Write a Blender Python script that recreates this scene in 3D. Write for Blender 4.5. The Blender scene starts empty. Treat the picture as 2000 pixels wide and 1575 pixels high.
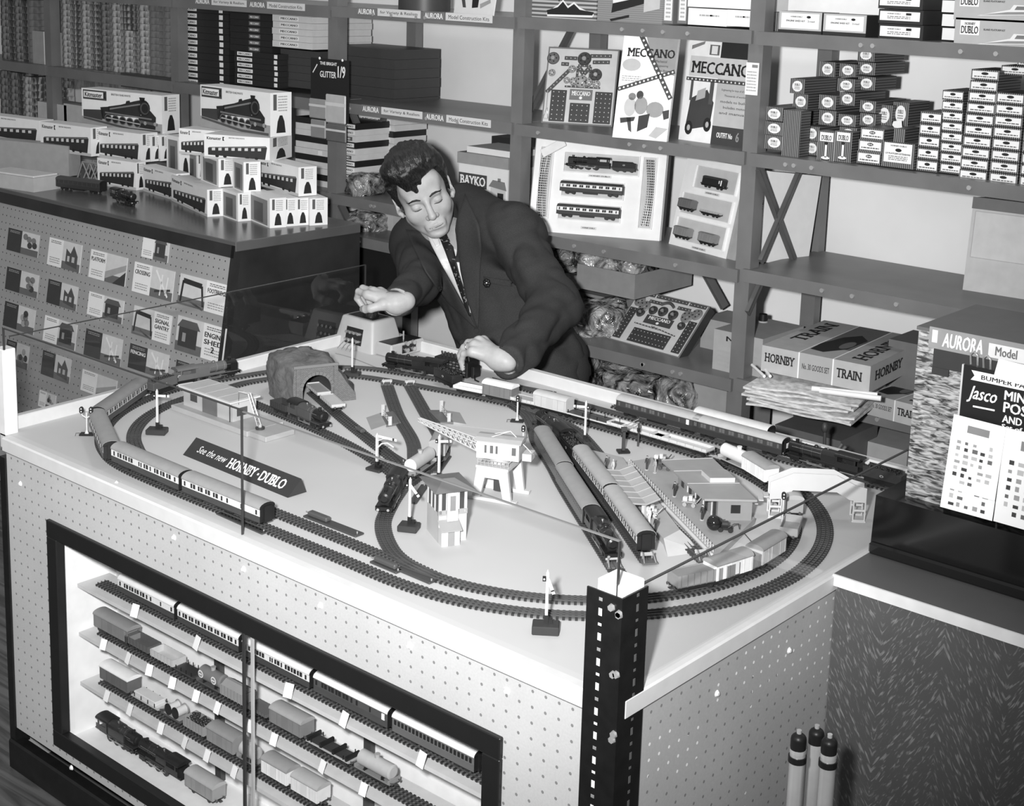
import bpy, math, random
import numpy as np
from mathutils import Vector, Matrix
random.seed(7)
SC = bpy.context.scene
COL = SC.collection
# ---------------------------------------------------------------- camera (calibrated from the photograph's vanishing points)
CAM = np.array([0.0, 0.0, 1.77])
FPX, PPX, PPY = 2816.2, 1071.6, 475.24
def _rot(yaw, pitch, roll):
    cy, sy, cp, sp, cr, sr = math.cos(yaw), math.sin(yaw), math.cos(pitch), math.sin(pitch), math.cos(roll), math.sin(roll)
    f = np.array([sy*cp, cy*cp, -sp]); r = np.array([cy, -sy, 0.0]); d = np.cross(f, r)
    return np.array([cr*r + sr*d, -sr*r + cr*d, f])
RM = _rot(-0.69211405, 0.18666915, -0.03378888)
cd = bpy.data.cameras.new('camera'); cam = bpy.data.objects.new('camera', cd); COL.objects.link(cam)
cd.sensor_width = 36.0; cd.lens = FPX/2000*36
cd.shift_x = (1000-PPX)/2000; cd.shift_y = (PPY-787.5)/2000
cd.clip_start = 0.05; cd.clip_end = 60
mw = Matrix.Identity(4)
for i in range(3):
    mw[i][0] = RM[0][i]; mw[i][1] = -RM[1][i]; mw[i][2] = -RM[2][i]; mw[i][3] = CAM[i]
cam.matrix_world = mw
SC.camera = cam
# ---------------------------------------------------------------- light: a flash held beside the camera, soft room light, an added overhead fill
SC.view_settings.view_transform = 'Standard'; SC.view_settings.look = 'None'
SC.view_settings.gamma = 1.0; SC.view_settings.use_curve_mapping = False
SC.view_settings.exposure = 0.0
W = bpy.data.worlds.new('world'); SC.world = W; W.use_nodes = True
W.node_tree.nodes['Background'].inputs[0].default_value = (1, 1, 1, 1)
W.node_tree.nodes['Background'].inputs[1].default_value = 0.31
def lamp(name, kind, loc, energy, size=0.06, target=None, **kw):
    l = bpy.data.lights.new(name, kind); l.energy = energy
    o = bpy.data.objects.new(name, l); COL.objects.link(o); o.location = loc
    if kind in ('POINT', 'SPOT'): l.shadow_soft_size = size
    for k, v in kw.items(): setattr(l, k, v)
    if target is not None: o.rotation_euler = (Vector(target)-Vector(loc)).to_track_quat('-Z', 'Y').to_euler()
    return o
lamp('camera_flash', 'SPOT', (-0.31, 0.12, 1.76), 690, 0.05, (-3.1, 2.55, 1.6), spot_size=math.radians(97), spot_blend=1.0)
lamp('overhead_fill', 'AREA', (-2.4, 2.6, 2.95), 7, target=(-2.2, 2.6, 0), shape='RECTANGLE', size=3.2, size_y=0.5)  # added unseen fill without a fixture, lifts the back shelves
SC.cycles.use_denoising = True
SC.cycles.max_bounces = 8; SC.cycles.transparent_max_bounces = 24
SC.cycles.caustics_reflective = False; SC.cycles.caustics_refractive = False
# ---------------------------------------------------------------- where a pixel of the photograph (2000 x 1575) lies on a plane of the room
def ray(px, py): return RM.T @ np.array([(px-PPX)/FPX, (py-PPY)/FPX, 1.0])
def PZ(px, py, z): d = ray(px, py); return Vector(CAM + d*((z-CAM[2])/d[2]))
def PY(px, py, y): d = ray(px, py); return Vector(CAM + d*((y-CAM[1])/d[1]))
def PX(px, py, x): d = ray(px, py); return Vector(CAM + d*((x-CAM[0])/d[0]))
# ---------------------------------------------------------------- materials: everything is grey, as in the photograph
_mats = {}
def G(v, rough=0.55, metal=0.0, var=0.06, scale=30.0, spec=0.4):
    k = (round(v, 3), rough, metal, var, scale, spec)
    if k in _mats: return _mats[k]
    m = bpy.data.materials.new('grey_%03d' % int(v*1000)); m.use_nodes = True
    nt = m.node_tree; b = nt.nodes['Principled BSDF']
    b.inputs['Roughness'].default_value = rough; b.inputs['Metallic'].default_value = metal
    b.inputs['Specular IOR Level'].default_value = spec
    if var:
        tc = nt.nodes.new('ShaderNodeTexCoord'); n = nt.nodes.new('ShaderNodeTexNoise'); n.inputs['Scale'].default_value = scale
        n.inputs['Detail'].default_value = 4
        nt.links.new(tc.outputs['Object'], n.inputs['Vector'])
        r = nt.nodes.new('ShaderNodeMapRange'); r.inputs[1].default_value = 0.3; r.inputs[2].default_value = 0.7
        r.inputs[3].default_value = v*(1-var); r.inputs[4].default_value = min(1, v*(1+var))
        nt.links.new(n.outputs['Fac'], r.inputs[0]); nt.links.new(r.outputs[0], b.inputs['Base Color'])
    else:
        b.inputs['Base Color'].default_value = (v, v, v, 1)
    _mats[k] = m
    return m
def node_mat(name, build, rough=0.6, metal=0.0, spec=0.4):
    if name in _mats: return _mats[name]
    m = bpy.data.materials.new(name); m.use_nodes = True
    nt = m.node_tree; b = nt.nodes['Principled BSDF']
    b.inputs['Roughness'].default_value = rough; b.inputs['Metallic'].default_value = metal
    b.inputs['Specular IOR Level'].default_value = spec
    build(nt, b); _mats[name] = m
    return m
def _math(nt, op, a, b=None):
    n = nt.nodes.new('ShaderNodeMath'); n.operation = op
    for i, x in enumerate((a, b)):
        if x is None: continue
        if isinstance(x, (int, float)): n.inputs[i].default_value = x
        else: nt.links.new(x, n.inputs[i])
    return n.outputs[0]
def _noise(nt, scale, detail=4, vec=None, dist=0.0, coord='Object', sc3=None):
    tc = nt.nodes.new('ShaderNodeTexCoord'); n = nt.nodes.new('ShaderNodeTexNoise')
    n.inputs['Scale'].default_value = scale; n.inputs['Detail'].default_value = detail; n.inputs['Distortion'].default_value = dist
    v = tc.outputs[coord]
    if sc3:
        mp = nt.nodes.new('ShaderNodeMapping'); mp.inputs['Scale'].default_value = sc3; nt.links.new(v, mp.inputs[0]); v = mp.outputs[0]
    nt.links.new(v, n.inputs['Vector'])
    return n.outputs['Fac']
def _range(nt, x, a, b, c, d):
    r = nt.nodes.new('ShaderNodeMapRange'); nt.links.new(x, r.inputs[0])
    for i, q in enumerate((a, b, c, d)): r.inputs[i+1].default_value = q
    return r.outputs[0]
def pegboard(name, ax, base, hole, bright=None, rad=0.0026, pitch=0.0254):
    def build(nt, b):
        tc = nt.nodes.new('ShaderNodeTexCoord'); s = nt.nodes.new('ShaderNodeSeparateXYZ'); nt.links.new(tc.outputs['Object'], s.inputs[0])
        u = s.outputs[ax]; v = s.outputs[2]
        cu = _math(nt, 'SUBTRACT', _math(nt, 'FRACT', _math(nt, 'DIVIDE', u, pitch)), 0.5)
        cv = _math(nt, 'SUBTRACT', _math(nt, 'FRACT', _math(nt, 'DIVIDE', v, pitch)), 0.5)
        d = _math(nt, 'SQRT', _math(nt, 'ADD', _math(nt, 'MULTIPLY', cu, cu), _math(nt, 'MULTIPLY', cv, cv)))
        mask = _math(nt, 'LESS_THAN', d, rad/pitch)
        big = _noise(nt, 4.0); fine = _noise(nt, 260.0, 2)
        col = _math(nt, 'ADD', _range(nt, big, 0.3, 0.7, base*0.93, base*1.07), _range(nt, fine, 0.35, 0.65, -0.03*base, 0.03*base))
        if bright:
            pick = _math(nt, 'GREATER_THAN', _noise(nt, 7.0, 3), 0.5)
            hv = _math(nt, 'ADD', _math(nt, 'MULTIPLY', pick, bright-hole), hole)
        else: hv = hole
        mx = nt.nodes.new('ShaderNodeMix'); nt.links.new(mask, mx.inputs[0]); nt.links.new(col, mx.inputs[2])
        if isinstance(hv, (int, float)): mx.inputs[3].default_value = hv
        else: nt.links.new(hv, mx.inputs[3])
        nt.links.new(mx.outputs[0], b.inputs['Base Color'])
        bp = nt.nodes.new('ShaderNodeBump'); bp.inputs['Strength'].default_value = 0.5; bp.inputs['Distance'].default_value = 0.002
        nt.links.new(_math(nt, 'SUBTRACT', 1.0, mask), bp.inputs['Height']); nt.links.new(bp.outputs[0], b.inputs['Normal'])
    return node_mat(name, build, 0.6)
def wood(name, lo, hi, sc3, scale=1.0, rough=0.45, dist=3.0, p0=0.4, p1=0.62):
    def build(nt, b):
        f = _noise(nt, scale, 6, dist=dist, sc3=sc3)
        nt.links.new(_range(nt, f, p0, p1, lo, hi), b.inputs['Base Color'])
    return node_mat(name, build, rough)
def glass():
    if 'glass' in _mats: return _mats['glass']
    m = bpy.data.materials.new('plate_glass'); m.use_nodes = True; nt = m.node_tree; nt.nodes.clear()
    out = nt.nodes.new('ShaderNodeOutputMaterial'); mix = nt.nodes.new('ShaderNodeMixShader')
    t = nt.nodes.new('ShaderNodeBsdfTransparent'); t.inputs[0].default_value = (0.985, 0.985, 0.985, 1)
    g = nt.nodes.new('ShaderNodeBsdfGlossy'); g.inputs['Roughness'].default_value = 0.02; g.inputs[0].default_value = (0.9, 0.9, 0.9, 1)
    fr = nt.nodes.new('ShaderNodeFresnel'); geo = nt.nodes.new('ShaderNodeNewGeometry')
    nt.links.new(_range(nt, geo.outputs['Backfacing'], 0, 1, 1.45, 1/1.45), fr.inputs[0])      # the same sheet from either side
    nt.links.new(fr.outputs[0], mix.inputs[0]); nt.links.new(t.outputs[0], mix.inputs[1]); nt.links.new(g.outputs[0], mix.inputs[2])
    nt.links.new(mix.outputs[0], out.inputs[0]); _mats['glass'] = m
    return m
# ---------------------------------------------------------------- mesh building
X3, Y3, Z3 = Vector((1, 0, 0)), Vector((0, 1, 0)), Vector((0, 0, 1))
class MB:
    def __init__(s): s.v = []; s.f = []; s.m = []; s.sm = []; s.mats = []
    def mi(s, mat):
        if mat not in s.mats: s.mats.append(mat)
        return s.mats.index(mat)
    def add(s, vs, fs, mat, T=None, smooth=False):
        o = len(s.v); i = s.mi(mat)
        s.v += [tuple(T @ Vector(v)) if T is not None else tuple(v) for v in vs]
        for f in fs: s.f.append(tuple(o+k for k in f)); s.m.append(i); s.sm.append(smooth)
        return s
    def box(s, x0, x1, y0, y1, z0, z1, mat, T=None, b=0.0):
        if x0 > x1: x0, x1 = x1, x0
        if y0 > y1: y0, y1 = y1, y0
        if z0 > z1: z0, z1 = z1, z0
        if b <= 0:
            vs = [(x, y, z) for z in (z0, z1) for y in (y0, y1) for x in (x0, x1)]
            return s.add(vs, [(0, 2, 3, 1), (4, 5, 7, 6), (0, 1, 5, 4), (2, 6, 7, 3), (0, 4, 6, 2), (1, 3, 7, 5)], mat, T)
        b = min(b, (x1-x0)/2.01, (y1-y0)/2.01, (z1-z0)/2.01)
        lo, hi = (x0, y0, z0), (x1, y1, z1); vs = []; ix = {}
        for c in range(8):
            sg = [(c >> k) & 1 for k in range(3)]
            for a in range(3):
                p = [(hi[k] if sg[k] else lo[k]) for k in range(3)]
                for k in range(3):
                    if k != a: p[k] += -b if sg[k] else b
                ix[(c, a)] = len(vs); vs.append(p)
        fs = []
        for a in range(3):
            u, w = [k for k in range(3) if k != a]
            for sd in (0, 1):
                q = [ix[((sd << a) | (i << u) | (j << w), a)] for i, j in ((0, 0), (1, 0), (1, 1), (0, 1))]
                fs.append(q)
        for a in range(3):
            u, w = [k for k in range(3) if k != a]
            for i in (0, 1):
                for j in (0, 1):
                    c0 = (i << u) | (j << w); c1 = c0 | (1 << a)
                    fs.append([ix[(c0, u)], ix[(c1, u)], ix[(c1, w)], ix[(c0, w)]])
        for c in range(8): fs.append([ix[(c, 0)], ix[(c, 1)], ix[(c, 2)]])
        ctr = Vector([(lo[k]+hi[k])/2 for k in range(3)]); out = []
        for f in fs:
            P = [Vector(vs[k]) for k in f]; n = (P[1]-P[0]).cross(P[2]-P[0])
            out.append(f if n.dot(sum(P, Vector())/len(P)-ctr) > 0 else f[::-1])
        return s.add(vs, out, mat, T)
    def cyl(s, p0, p1, r0, mat, r1=None, n=12, T=None, caps=True, smooth=True):
        p0 = Vector(p0); p1 = Vector(p1); r1 = r0 if r1 is None else r1
        d = (p1-p0).normalized(); a = d.orthogonal().normalized(); b = d.cross(a)
        vs = []
        for p, r in ((p0, r0), (p1, r1)):
            vs += [p + (a*math.cos(2*math.pi*k/n)+b*math.sin(2*math.pi*k/n))*r for k in range(n)]
        s.add(vs, [(k, (k+1) % n, n+(k+1) % n, n+k) for k in range(n)], mat, T, smooth)
        if caps:
            s.add(vs, [tuple(range(n))[::-1], tuple(range(n, 2*n))], mat, T)
        return s
    def tube(s, pts, r, mat, n=6, T=None, closed=False):
        pts = [Vector(p) for p in pts]; N = len(pts); vs = []
        rr = r if isinstance(r, (list, tuple)) else [r]*N
        up = None
        for i, p in enumerate(pts):
            t = (pts[min(i+1, N-1)]-pts[max(i-1, 0)]).normalized()
            if up is None: up = t.orthogonal().normalized()
            up = (up - t*up.dot(t)).normalized(); b = t.cross(up)
            vs += [p+(up*math.cos(2*math.pi*k/n)+b*math.sin(2*math.pi*k/n))*rr[i] for k in range(n)]
        fs = [(i*n+k, i*n+(k+1) % n, (i+1)*n+(k+1) % n, (i+1)*n+k) for i in range(N-1) for k in range(n)]
        s.add(vs, fs, mat, T, True)
        s.add(vs, [tuple(range(n))[::-1], tuple(range((N-1)*n, N*n))], mat, T)
        return s
    def prism(s, poly, a, b, mat, axis='y', T=None, smooth=False, caps=True):
        """poly: 2D outline counter-clockwise; extruded along axis from a to b. y: (x,z), x: (y,z), z: (x,y)"""
        mk = {'y': lambda p, q: (p[0], q, p[1]), 'x': lambda p, q: (q, p[0], p[1]), 'z': lambda p, q: (p[0], p[1], q)}[axis]
        n = len(poly); vs = [mk(p, a) for p in poly]+[mk(p, b) for p in poly]
        side = [(k, (k+1) % n, n+(k+1) % n, n+k) for k in range(n)]
        cap = [tuple(range(n))[::-1], tuple(range(n, 2*n))]
        if axis == 'y': side = [f[::-1] for f in side]; cap = [f[::-1] for f in cap]
        if a > b: side = [f[::-1] for f in side]; cap = [f[::-1] for f in cap]
        s.add(vs, side, mat, T, smooth)
        if caps: s.add(vs, cap, mat, T)
        return s
    def ell(s, c, r, mat, nu=12, nv=8, T=None):
        vs = [(c[0], c[1], c[2]-r[2])]
        for j in range(1, nv):
            t = math.pi*j/nv-math.pi/2
            vs += [(c[0]+r[0]*math.cos(t)*math.cos(2*math.pi*i/nu), c[1]+r[1]*math.cos(t)*math.sin(2*math.pi*i/nu), c[2]+r[2]*math.sin(t)) for i in range(nu)]
        vs.append((c[0], c[1], c[2]+r[2])); fs = []
        for i in range(nu):
            fs.append((0, 1+(i+1) % nu, 1+i)); e = len(vs)-1; o = 1+(nv-2)*nu
            fs.append((o+i, o+(i+1) % nu, e))
            for j in range(nv-2):
                fs.append((1+j*nu+i, 1+j*nu+(i+1) % nu, 1+(j+1)*nu+(i+1) % nu, 1+(j+1)*nu+i))
        return s.add(vs, fs, mat, T, True)
    def mesh(s, name):
        me = bpy.data.meshes.new(name); me.from_pydata(s.v, [], s.f)
        for m in s.mats: me.materials.append(m)
        me.polygons.foreach_set('material_index', s.m); me.polygons.foreach_set('use_smooth', s.sm)
        me.update()
        return me
    def obj(s, name, parent=None):
        return link(name, s.mesh(name), parent)
def link(name, me, parent=None):
    o = bpy.data.objects.new(name, me); COL.objects.link(o)
    if parent is not None: o.parent = parent
    return o
def tag(o, label, cat, group=None, kind=None):
    o['label'] = label; o['category'] = cat
    if group: o['group'] = group
    if kind: o['kind'] = kind
    return o
def thing(name, label, cat, loc=(0, 0, 0), rz=0.0, group=None):
    o = bpy.data.objects.new(name, None); COL.objects.link(o); o.empty_display_size = 0.02
    o.location = loc; o.rotation_euler = (0, 0, rz)
    return tag(o, label, cat, group)
def dup(root, loc=None, rz=None, label=None, group=None):
    r = root.copy(); COL.objects.link(r)
    if loc is not None: r.location = loc
    if rz is not None: r.rotation_euler = (root.rotation_euler[0], root.rotation_euler[1], rz)
    if label: r['label'] = label
    if group: r['group'] = group
    for ch in root.children:
        c = ch.copy(); COL.objects.link(c); c.parent = r
        for g in ch.children:
            d = g.copy(); COL.objects.link(d); d.parent = c
    return r
def struct(mb, name, parent=None):
    o = mb.obj(name, parent)
    if parent is None: o['kind'] = 'structure'
    return o
ORD = ['bottom', 'second from the bottom', 'third from the bottom', 'fourth from the bottom', 'fifth from the bottom', 'sixth from the bottom', 'seventh from the bottom', 'eighth from the bottom', 'ninth from the bottom', 'tenth from the bottom', 'eleventh from the bottom', 'twelfth from the bottom', 'thirteenth from the bottom', 'fourteenth from the bottom', 'fifteenth from the bottom']
NTH = ['first', 'second', 'third', 'fourth', 'fifth', 'sixth', 'seventh', 'eighth', 'ninth', 'tenth', 'eleventh', 'twelfth', 'thirteenth', 'fourteenth']
# ---------------------------------------------------------------- flat print: lettering and simple pictures lying on a face
_txt = {}
SLAB = {'MECCANO', 'HORNBY', 'DUBLO', 'BAYKO', 'TRAIN'}
def text_geo(s, bold=0.0, shear=0.0, spacing=1.0):
    bold = min(bold, 0.03); k = (s, bold, shear, spacing)
    if k in _txt: return _txt[k]
    c = bpy.data.curves.new('t', 'FONT'); c.body = s; c.size = 1.0; c.shear = shear; c.space_character = spacing
    c.resolution_u = 2; c.align_x = 'LEFT'
    o = bpy.data.objects.new('t', c); COL.objects.link(o)
    bpy.context.view_layer.update()
    me = bpy.data.meshes.new_from_object(o.evaluated_get(bpy.context.evaluated_depsgraph_get()))
    vs = [tuple(v.co) for v in me.vertices]; fs = [tuple(p.vertices) for p in me.polygons]
    bpy.data.objects.remove(o); bpy.data.curves.remove(c); bpy.data.meshes.remove(me)
    if vs:
        x0 = min(v[0] for v in vs); x1 = max(v[0] for v in vs); y0 = min(v[1] for v in vs); y1 = max(v[1] for v in vs)
    else: x0 = y0 = 0; x1 = y1 = 1
    if s in SLAB and vs:                                           # thick serifs on the free stem ends of the large names
        H = y1-y0; cnt = {}
        for f in fs:
            for a, b in zip(f, f[1:]+f[:1]): e = (min(a, b), max(a, b)); cnt[e] = cnt.get(e, 0)+1
        for (a, b), n in cnt.items():
            (xa, ya, _), (xb, yb, _) = vs[a], vs[b]; L = abs(xb-xa)
            if n != 1 or abs(ya-yb) > 1e-3 or not 0.08*H < L < 0.36*H: continue
            lo = abs(ya-y0) < 0.03*H
            if not lo and abs(ya-y1) > 0.03*H: continue
            q = len(vs); h = 0.12*H*(1 if lo else -1); xl, xr = min(xa, xb)-0.085*H, max(xa, xb)+0.085*H
            vs += [(xl, ya, 0.02), (xr, ya, 0.02), (xr, ya+h, 0.02), (xl, ya+h, 0.02)]; fs.append((q, q+1, q+2, q+3) if lo else (q+3, q+2, q+1, q))
    if bold > 0.004 and vs:                                         # heavier strokes: the same letters laid side by side
        n = len(vs); base, bf = list(vs), list(fs)
        for i_, (dx, dy) in enumerate(((bold, bold*0.4), (-bold, -bold*0.4), (bold, -bold*0.4))):
            q = len(vs); vs = vs+[(x+dx, y+dy, z+0.006*(i_+1)) for x, y, z in base]; fs = fs+[tuple(i+q for i in f) for f in bf]
    if vs: x0, x1 = min(v[0] for v in vs), max(v[0] for v in vs)
    _txt[k] = (vs, fs, x0, x1, y0, y1)
    return _txt[k]
class Print(MB):
    """print on a face: origin o, axes u (right) and v (up), normal n"""
    def __init__(s, o, u, v):
        super().__init__(); s.o = Vector(o); s.u = Vector(u).normalized(); s.w = Vector(v).normalized(); s.n = s.u.cross(s.w); s.lift = 0.0004
    def P(s, a, b, l): return s.o + s.u*a + s.w*b + s.n*(s.lift*l)
    def poly(s, pts, mat, l=1): return s.add([s.P(a, b, l) for a, b in pts], [tuple(range(len(pts)))], mat)
    def rect(s, a0, b0, a1, b1, mat, l=1): return s.poly([(a0, b0), (a1, b0), (a1, b1), (a0, b1)], mat, l)
    def oval(s, a, b, ra, rb, mat, l=1, n=16): return s.poly([(a+ra*math.cos(2*math.pi*k/n), b+rb*math.sin(2*math.pi*k/n)) for k in range(n)], mat, l)
    def line(s, a0, b0, a1, b1, w, mat, l=1):
        d = Vector((a1-a0, b1-b0)).normalized(); q = Vector((-d.y, d.x))*w/2
        return s.poly([(a0-q.x, b0-q.y), (a1-q.x, b1-q.y), (a1+q.x, b1+q.y), (a0+q.x, b0+q.y)], mat, l)
    def text(s, t, a0, b0, a1, b1, mat, l=2, bold=0.03, shear=0.0, keep=False, rot=0.0):
        """fills the rectangle a0,b0 - a1,b1 with the words (keep: same letter shape, left-aligned)"""
        vs, fs, x0, x1, y0, y1 = text_geo(t, bold, shear)
        if not vs: return s
        sx = (a1-a0)/(x1-x0); sy = (b1-b0)/(y1-y0)
        if keep: sx = min(sx, sy)
        if rot:
            c, q = math.cos(rot), math.sin(rot)
            return s.add([s.P(a0+(x-x0)*sx*c-(y-y0)*sy*q, b0+(x-x0)*sx*q+(y-y0)*sy*c, l+z*20) for x, y, z in vs], fs, mat)
        return s.add([s.P(a0+(x-x0)*sx, b0+(y-y0)*sy, l+z*20) for x, y, z in vs], fs, mat)
    def lines(s, a0, b0, a1, b1, n, mat, l=2, fill=0.45, seed=1):
        """n rows of illegible small print"""
        r = random.Random(seed); h = (b1-b0)/n
        for k in range(n):
            a = a0; b = b1-(k+0.75)*h
            while a < a1-0.0005:
                e = min(a1, a+r.uniform(0.06, 0.2)*(a1-a0)); s.rect(a, b, e, b+h*fill, mat, l); a = e+0.03*(a1-a0)
        return s
BLACK, DARK, MID, LIGHT, WHITE = G(0.012, 0.4), G(0.05, 0.5), G(0.17), G(0.42), G(0.82)
INK = G(0.015, 0.7, var=0); PAPER = G(0.8, 0.8, var=0.03); GREYINK = G(0.12, 0.7, var=0); PALEINK = G(0.35, 0.7, var=0)
# ================================================================ the room
TZ = 0.77                                                          # height of the layout table
mb = MB(); mb.box(-7.2, 2.5, -1.2, 3.9, -0.05, 0, wood('floor_boards', 0.05, 0.12, (0.5, 6, 1), 3.0, 0.4)); struct(mb, 'floor')
PLASTER = G(0.80, 0.85, var=0.07, scale=3.0)
mb = MB(); mb.box(-7.2, 2.5, 3.78, 3.9, 0, 3.0, PLASTER); struct(mb, 'wall_back')
mb = MB(); mb.box(-7.2, -7.08, -1.2, 3.78, 0, 3.0, G(0.3, 0.85)); struct(mb, 'wall_left')
# ---------------------------------------------------------------- shelving of painted slotted steel
SY0, SY1 = 3.30, 3.70
STEEL = G(0.155, 0.38, 0.0, 0.12, 8.0); STEELD = G(0.10, 0.45, 0.0, 0.15, 8.0); BOLT = G(0.55, 0.35, 0.6)
PX0 = [-5.50, -4.625, -3.736, -2.902, -2.070, -1.234]             # front posts
rack = thing('shelving_rack', 'grey painted steel shelving rack standing along the back wall', 'shelves')
def shz(py, px=None, Y=SY0): return PY(px, py, Y).z
Z = {('L', 1): shz(23, 832), ('L', 2): shz(220, 839), ('L', 3): shz(388, 711), ('L', 4): shz(470, 745),
     ('M', 1): shz(46, 1244), ('M', 2): shz(270, 1244), ('M', 3): shz(491, 1252), ('M', 4): shz(703, 1278),
     ('R', 1): shz(76, 1725), ('R', 2): shz(330, 1725), ('R', 3): shz(564, 1672), ('R', 4): shz(808, 1735)}
for x in PX0:
    for y0, y1 in ((SY0, SY0+0.045), (SY1-0.03, SY1+0.005)):
        mb = MB(); w = 0.046
        mb.box(x, x+w, y0, y0+0.004, 0, 2.25, STEEL); mb.box(x+w-0.004, x+w, y0+0.004, y1, 0, 2.25, STEEL)
        o = mb.obj('post', rack)
def shelf_board(x0, x1, z, lip=0.04, bolts=()):
    mb = MB(); mb.box(x0, x1, SY0-0.002, SY1-0.005, z-0.014, z, STEEL); mb.box(x0, x1, SY0-0.012, SY0-0.002, z-lip, z, STEEL)
    o = mb.obj('shelf_board', rack)
    for bxx, bz in bolts:
        b = MB(); b.cyl((bxx, SY0-0.012, z-bz), (bxx, SY0-0.016, z-bz), 0.006, BOLT, n=8); b.obj('bolt', o)
rnd = random.Random(3)
for key, i0 in (('L', 2), ('M', 3), ('R', 4)):
    for k in range(1, 5):
        x0, x1 = PX0[i0]+0.03, (PX0[i0+1]+0.015 if i0 < 4 else -0.35)
        shelf_board(x0, x1, Z[(key, k)], 0.035, [(x0+rnd.uniform(0.05, 0.7), 0.018) for _ in range(4)])
for k, z in ((1, Z[('L', 1)]), (2, Z[('L', 2)]+0.0), (3, Z[('L', 3)]), (4, Z[('L', 4)]-0.2)):
    shelf_board(PX0[1]+0.03, PX0[2]+0.015, z); shelf_board(PX0[0]+0.03, PX0[1]+0.015, z); shelf_board(-6.2, PX0[0]+0.015, z)
for x0, x1 in ((PX0[2], PX0[3]), (PX0[3], PX0[4]), (PX0[4], -0.35)): shelf_board(x0+0.03, x1, 0.28)
def brace(x, za, zb, ya=SY0+0.02, yb=SY1-0.02):
    mb = MB(); d = Vector((0, yb-ya, zb-za)); L = d.length; d.normalize(); up = Vector((0, -d.z, d.y))
    T = Matrix((( 1, 0, 0, x), (0, d.y, up.y, ya), (0, d.z, up.z, za), (0, 0, 0, 1)))
    mb.box(0, 0.004, 0, L, -0.014, 0.014, STEELD, T); mb.box(0.004, 0.012, 0, L, 0.010, 0.014, STEELD, T)
    mb.obj('brace', rack)
def brace_px(x, p0, p1, plane='x'):
    a, b = (PX(*p0, x), PX(*p1, x)) if plane == 'x' else (PY(*p0, x), PY(*p1, x))
    d = b-a; L = d.length; d.normalize(); n = X3 if plane == 'x' else -Y3; s_ = d.cross(n)
    T = Matrix(((d.x, s_.x, n.x, a.x), (d.y, s_.y, n.y, a.y), (d.z, s_.z, n.z, a.z), (0, 0, 0, 1))); mb = MB()
    mb.box(0, L, -0.014, 0.014, 0, 0.004, STEELD, T); mb.box(0, L, 0.010, 0.014, 0.004, 0.012, STEELD, T); mb.obj('brace', rack)
brace_px(PX0[4]+0.050, (1480, 326), (1550, 510)); brace_px(PX0[4]+0.056, (1562, 330), (1484, 512)); brace_px(PX0[4]+0.050, (1490, 540), (1458, 612))
brace_px(PX0[2]+0.050, (686, 216), (745, 366)); brace_px(PX0[2]+0.056, (754, 222), (678, 372)); brace_px(PX0[2]+0.050, (664, 398), (684, 440))
brace_px(PX0[3]+0.000, (1117, 54), (1034, 214)); brace_px(SY1-0.03, (1377, 526), (1418, 600), 'y'); brace_px(SY1-0.12, (1700, 822), (1628, 900), 'y')
# ================================================================ the layout table
TX0, TX1, TY0, TY1 = -2.746, -1.094, 1.515, 2.635
BOARD = G(0.53, 0.62, var=0.05, scale=2.5, spec=0.3); RIM = G(0.60, 0.5, var=0.04)
table = thing('layout_table', 'pale painted display table carrying the model railway, with pegboard sides', 'table')
mb = MB(); z = TZ
mb.add([(TX0, TY0, z), (TX1, TY0, z), (TX1, TY1, z), (TX0-0.06, TY1, z), (TX0, TY0, z-0.03), (TX1, TY0, z-0.03), (TX1, TY1, z-0.03), (TX0-0.06, TY1, z-0.03)],
       [(0, 1, 2, 3), (7, 6, 5, 4), (0, 4, 5, 1), (1, 5, 6, 2), (2, 6, 7, 3), (3, 7, 4, 0)], BOARD)
mb.obj('table_top', table)
def rim(a, b, w, h, name='rim', m=RIM):
    a, b = Vector(a), Vector(b); d = b-a; L = d.length; ang = math.atan2(d.y, d.x)
    T = Matrix.Translation((a.x, a.y, 0)) @ Matrix.Rotation(ang, 4, 'Z')
    mb = MB(); mb.box(0, L, -w/2, w/2, z-0.03, z+h, m, T, b=0.003); return mb.obj(name, table)
rim((TX0+0.03, TY0-0.004), (TX1-0.01, TY0-0.004), 0.022, 0.0015, 'front_rim')
rim((TX1-0.006, TY0), (TX1-0.006, TY1), 0.022, 0.0015, 'right_rim')
rim((TX0-0.008, TY0+0.02), (TX0-0.066, TY1), 0.02, 0.028, 'left_rim')
rim((TX0-0.07, TY1+0.006), (TX1, TY1+0.006), 0.022, 0.028, 'back_rim')
FZ1, FZ0, FX0, FX1 = TZ-0.141, TZ-0.645, -2.565, -1.312             # the glazed opening in the front
PEG = pegboard('pegboard_front', 0, 0.47, 0.20); PEGR = pegboard('pegboard_right', 1, 0.40, 0.20, 0.85)
mb = MB(); y0, y1 = TY0, TY0+0.012
mb.box(TX0+0.022, TX1, y0, y1, FZ1-0.006, TZ-0.005, PEG); mb.box(TX0+0.022, FX0+0.006, y0, y1, 0.10, FZ1-0.006, PEG)
mb.box(FX1-0.006, TX1, y0, y1, 0.10, FZ1-0.006, PEG); mb.box(FX0+0.006, FX1-0.006, y0, y1, 0.10, FZ0+0.006, PEG)
mb.obj('front_panel', table)
mb = MB(); mb.box(TX1-0.012, TX1, TY0+0.03, TY1, 0.0, TZ-0.005, PEGR); mb.obj('side_panel', table)
mb = MB(); mb.box(TX0-0.005, TX0+0.01, TY0+0.03, TY1, 0.0, TZ-0.03, G(0.3)); mb.obj('side_panel', table)
mb = MB(); mb.box(TX0-0.05, TX1, TY1-0.012, TY1, 0.0, TZ-0.03, G(0.3)); mb.obj('back_panel', table)
SLOT = G(0.010, 0.28, var=0.2, scale=40)
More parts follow.
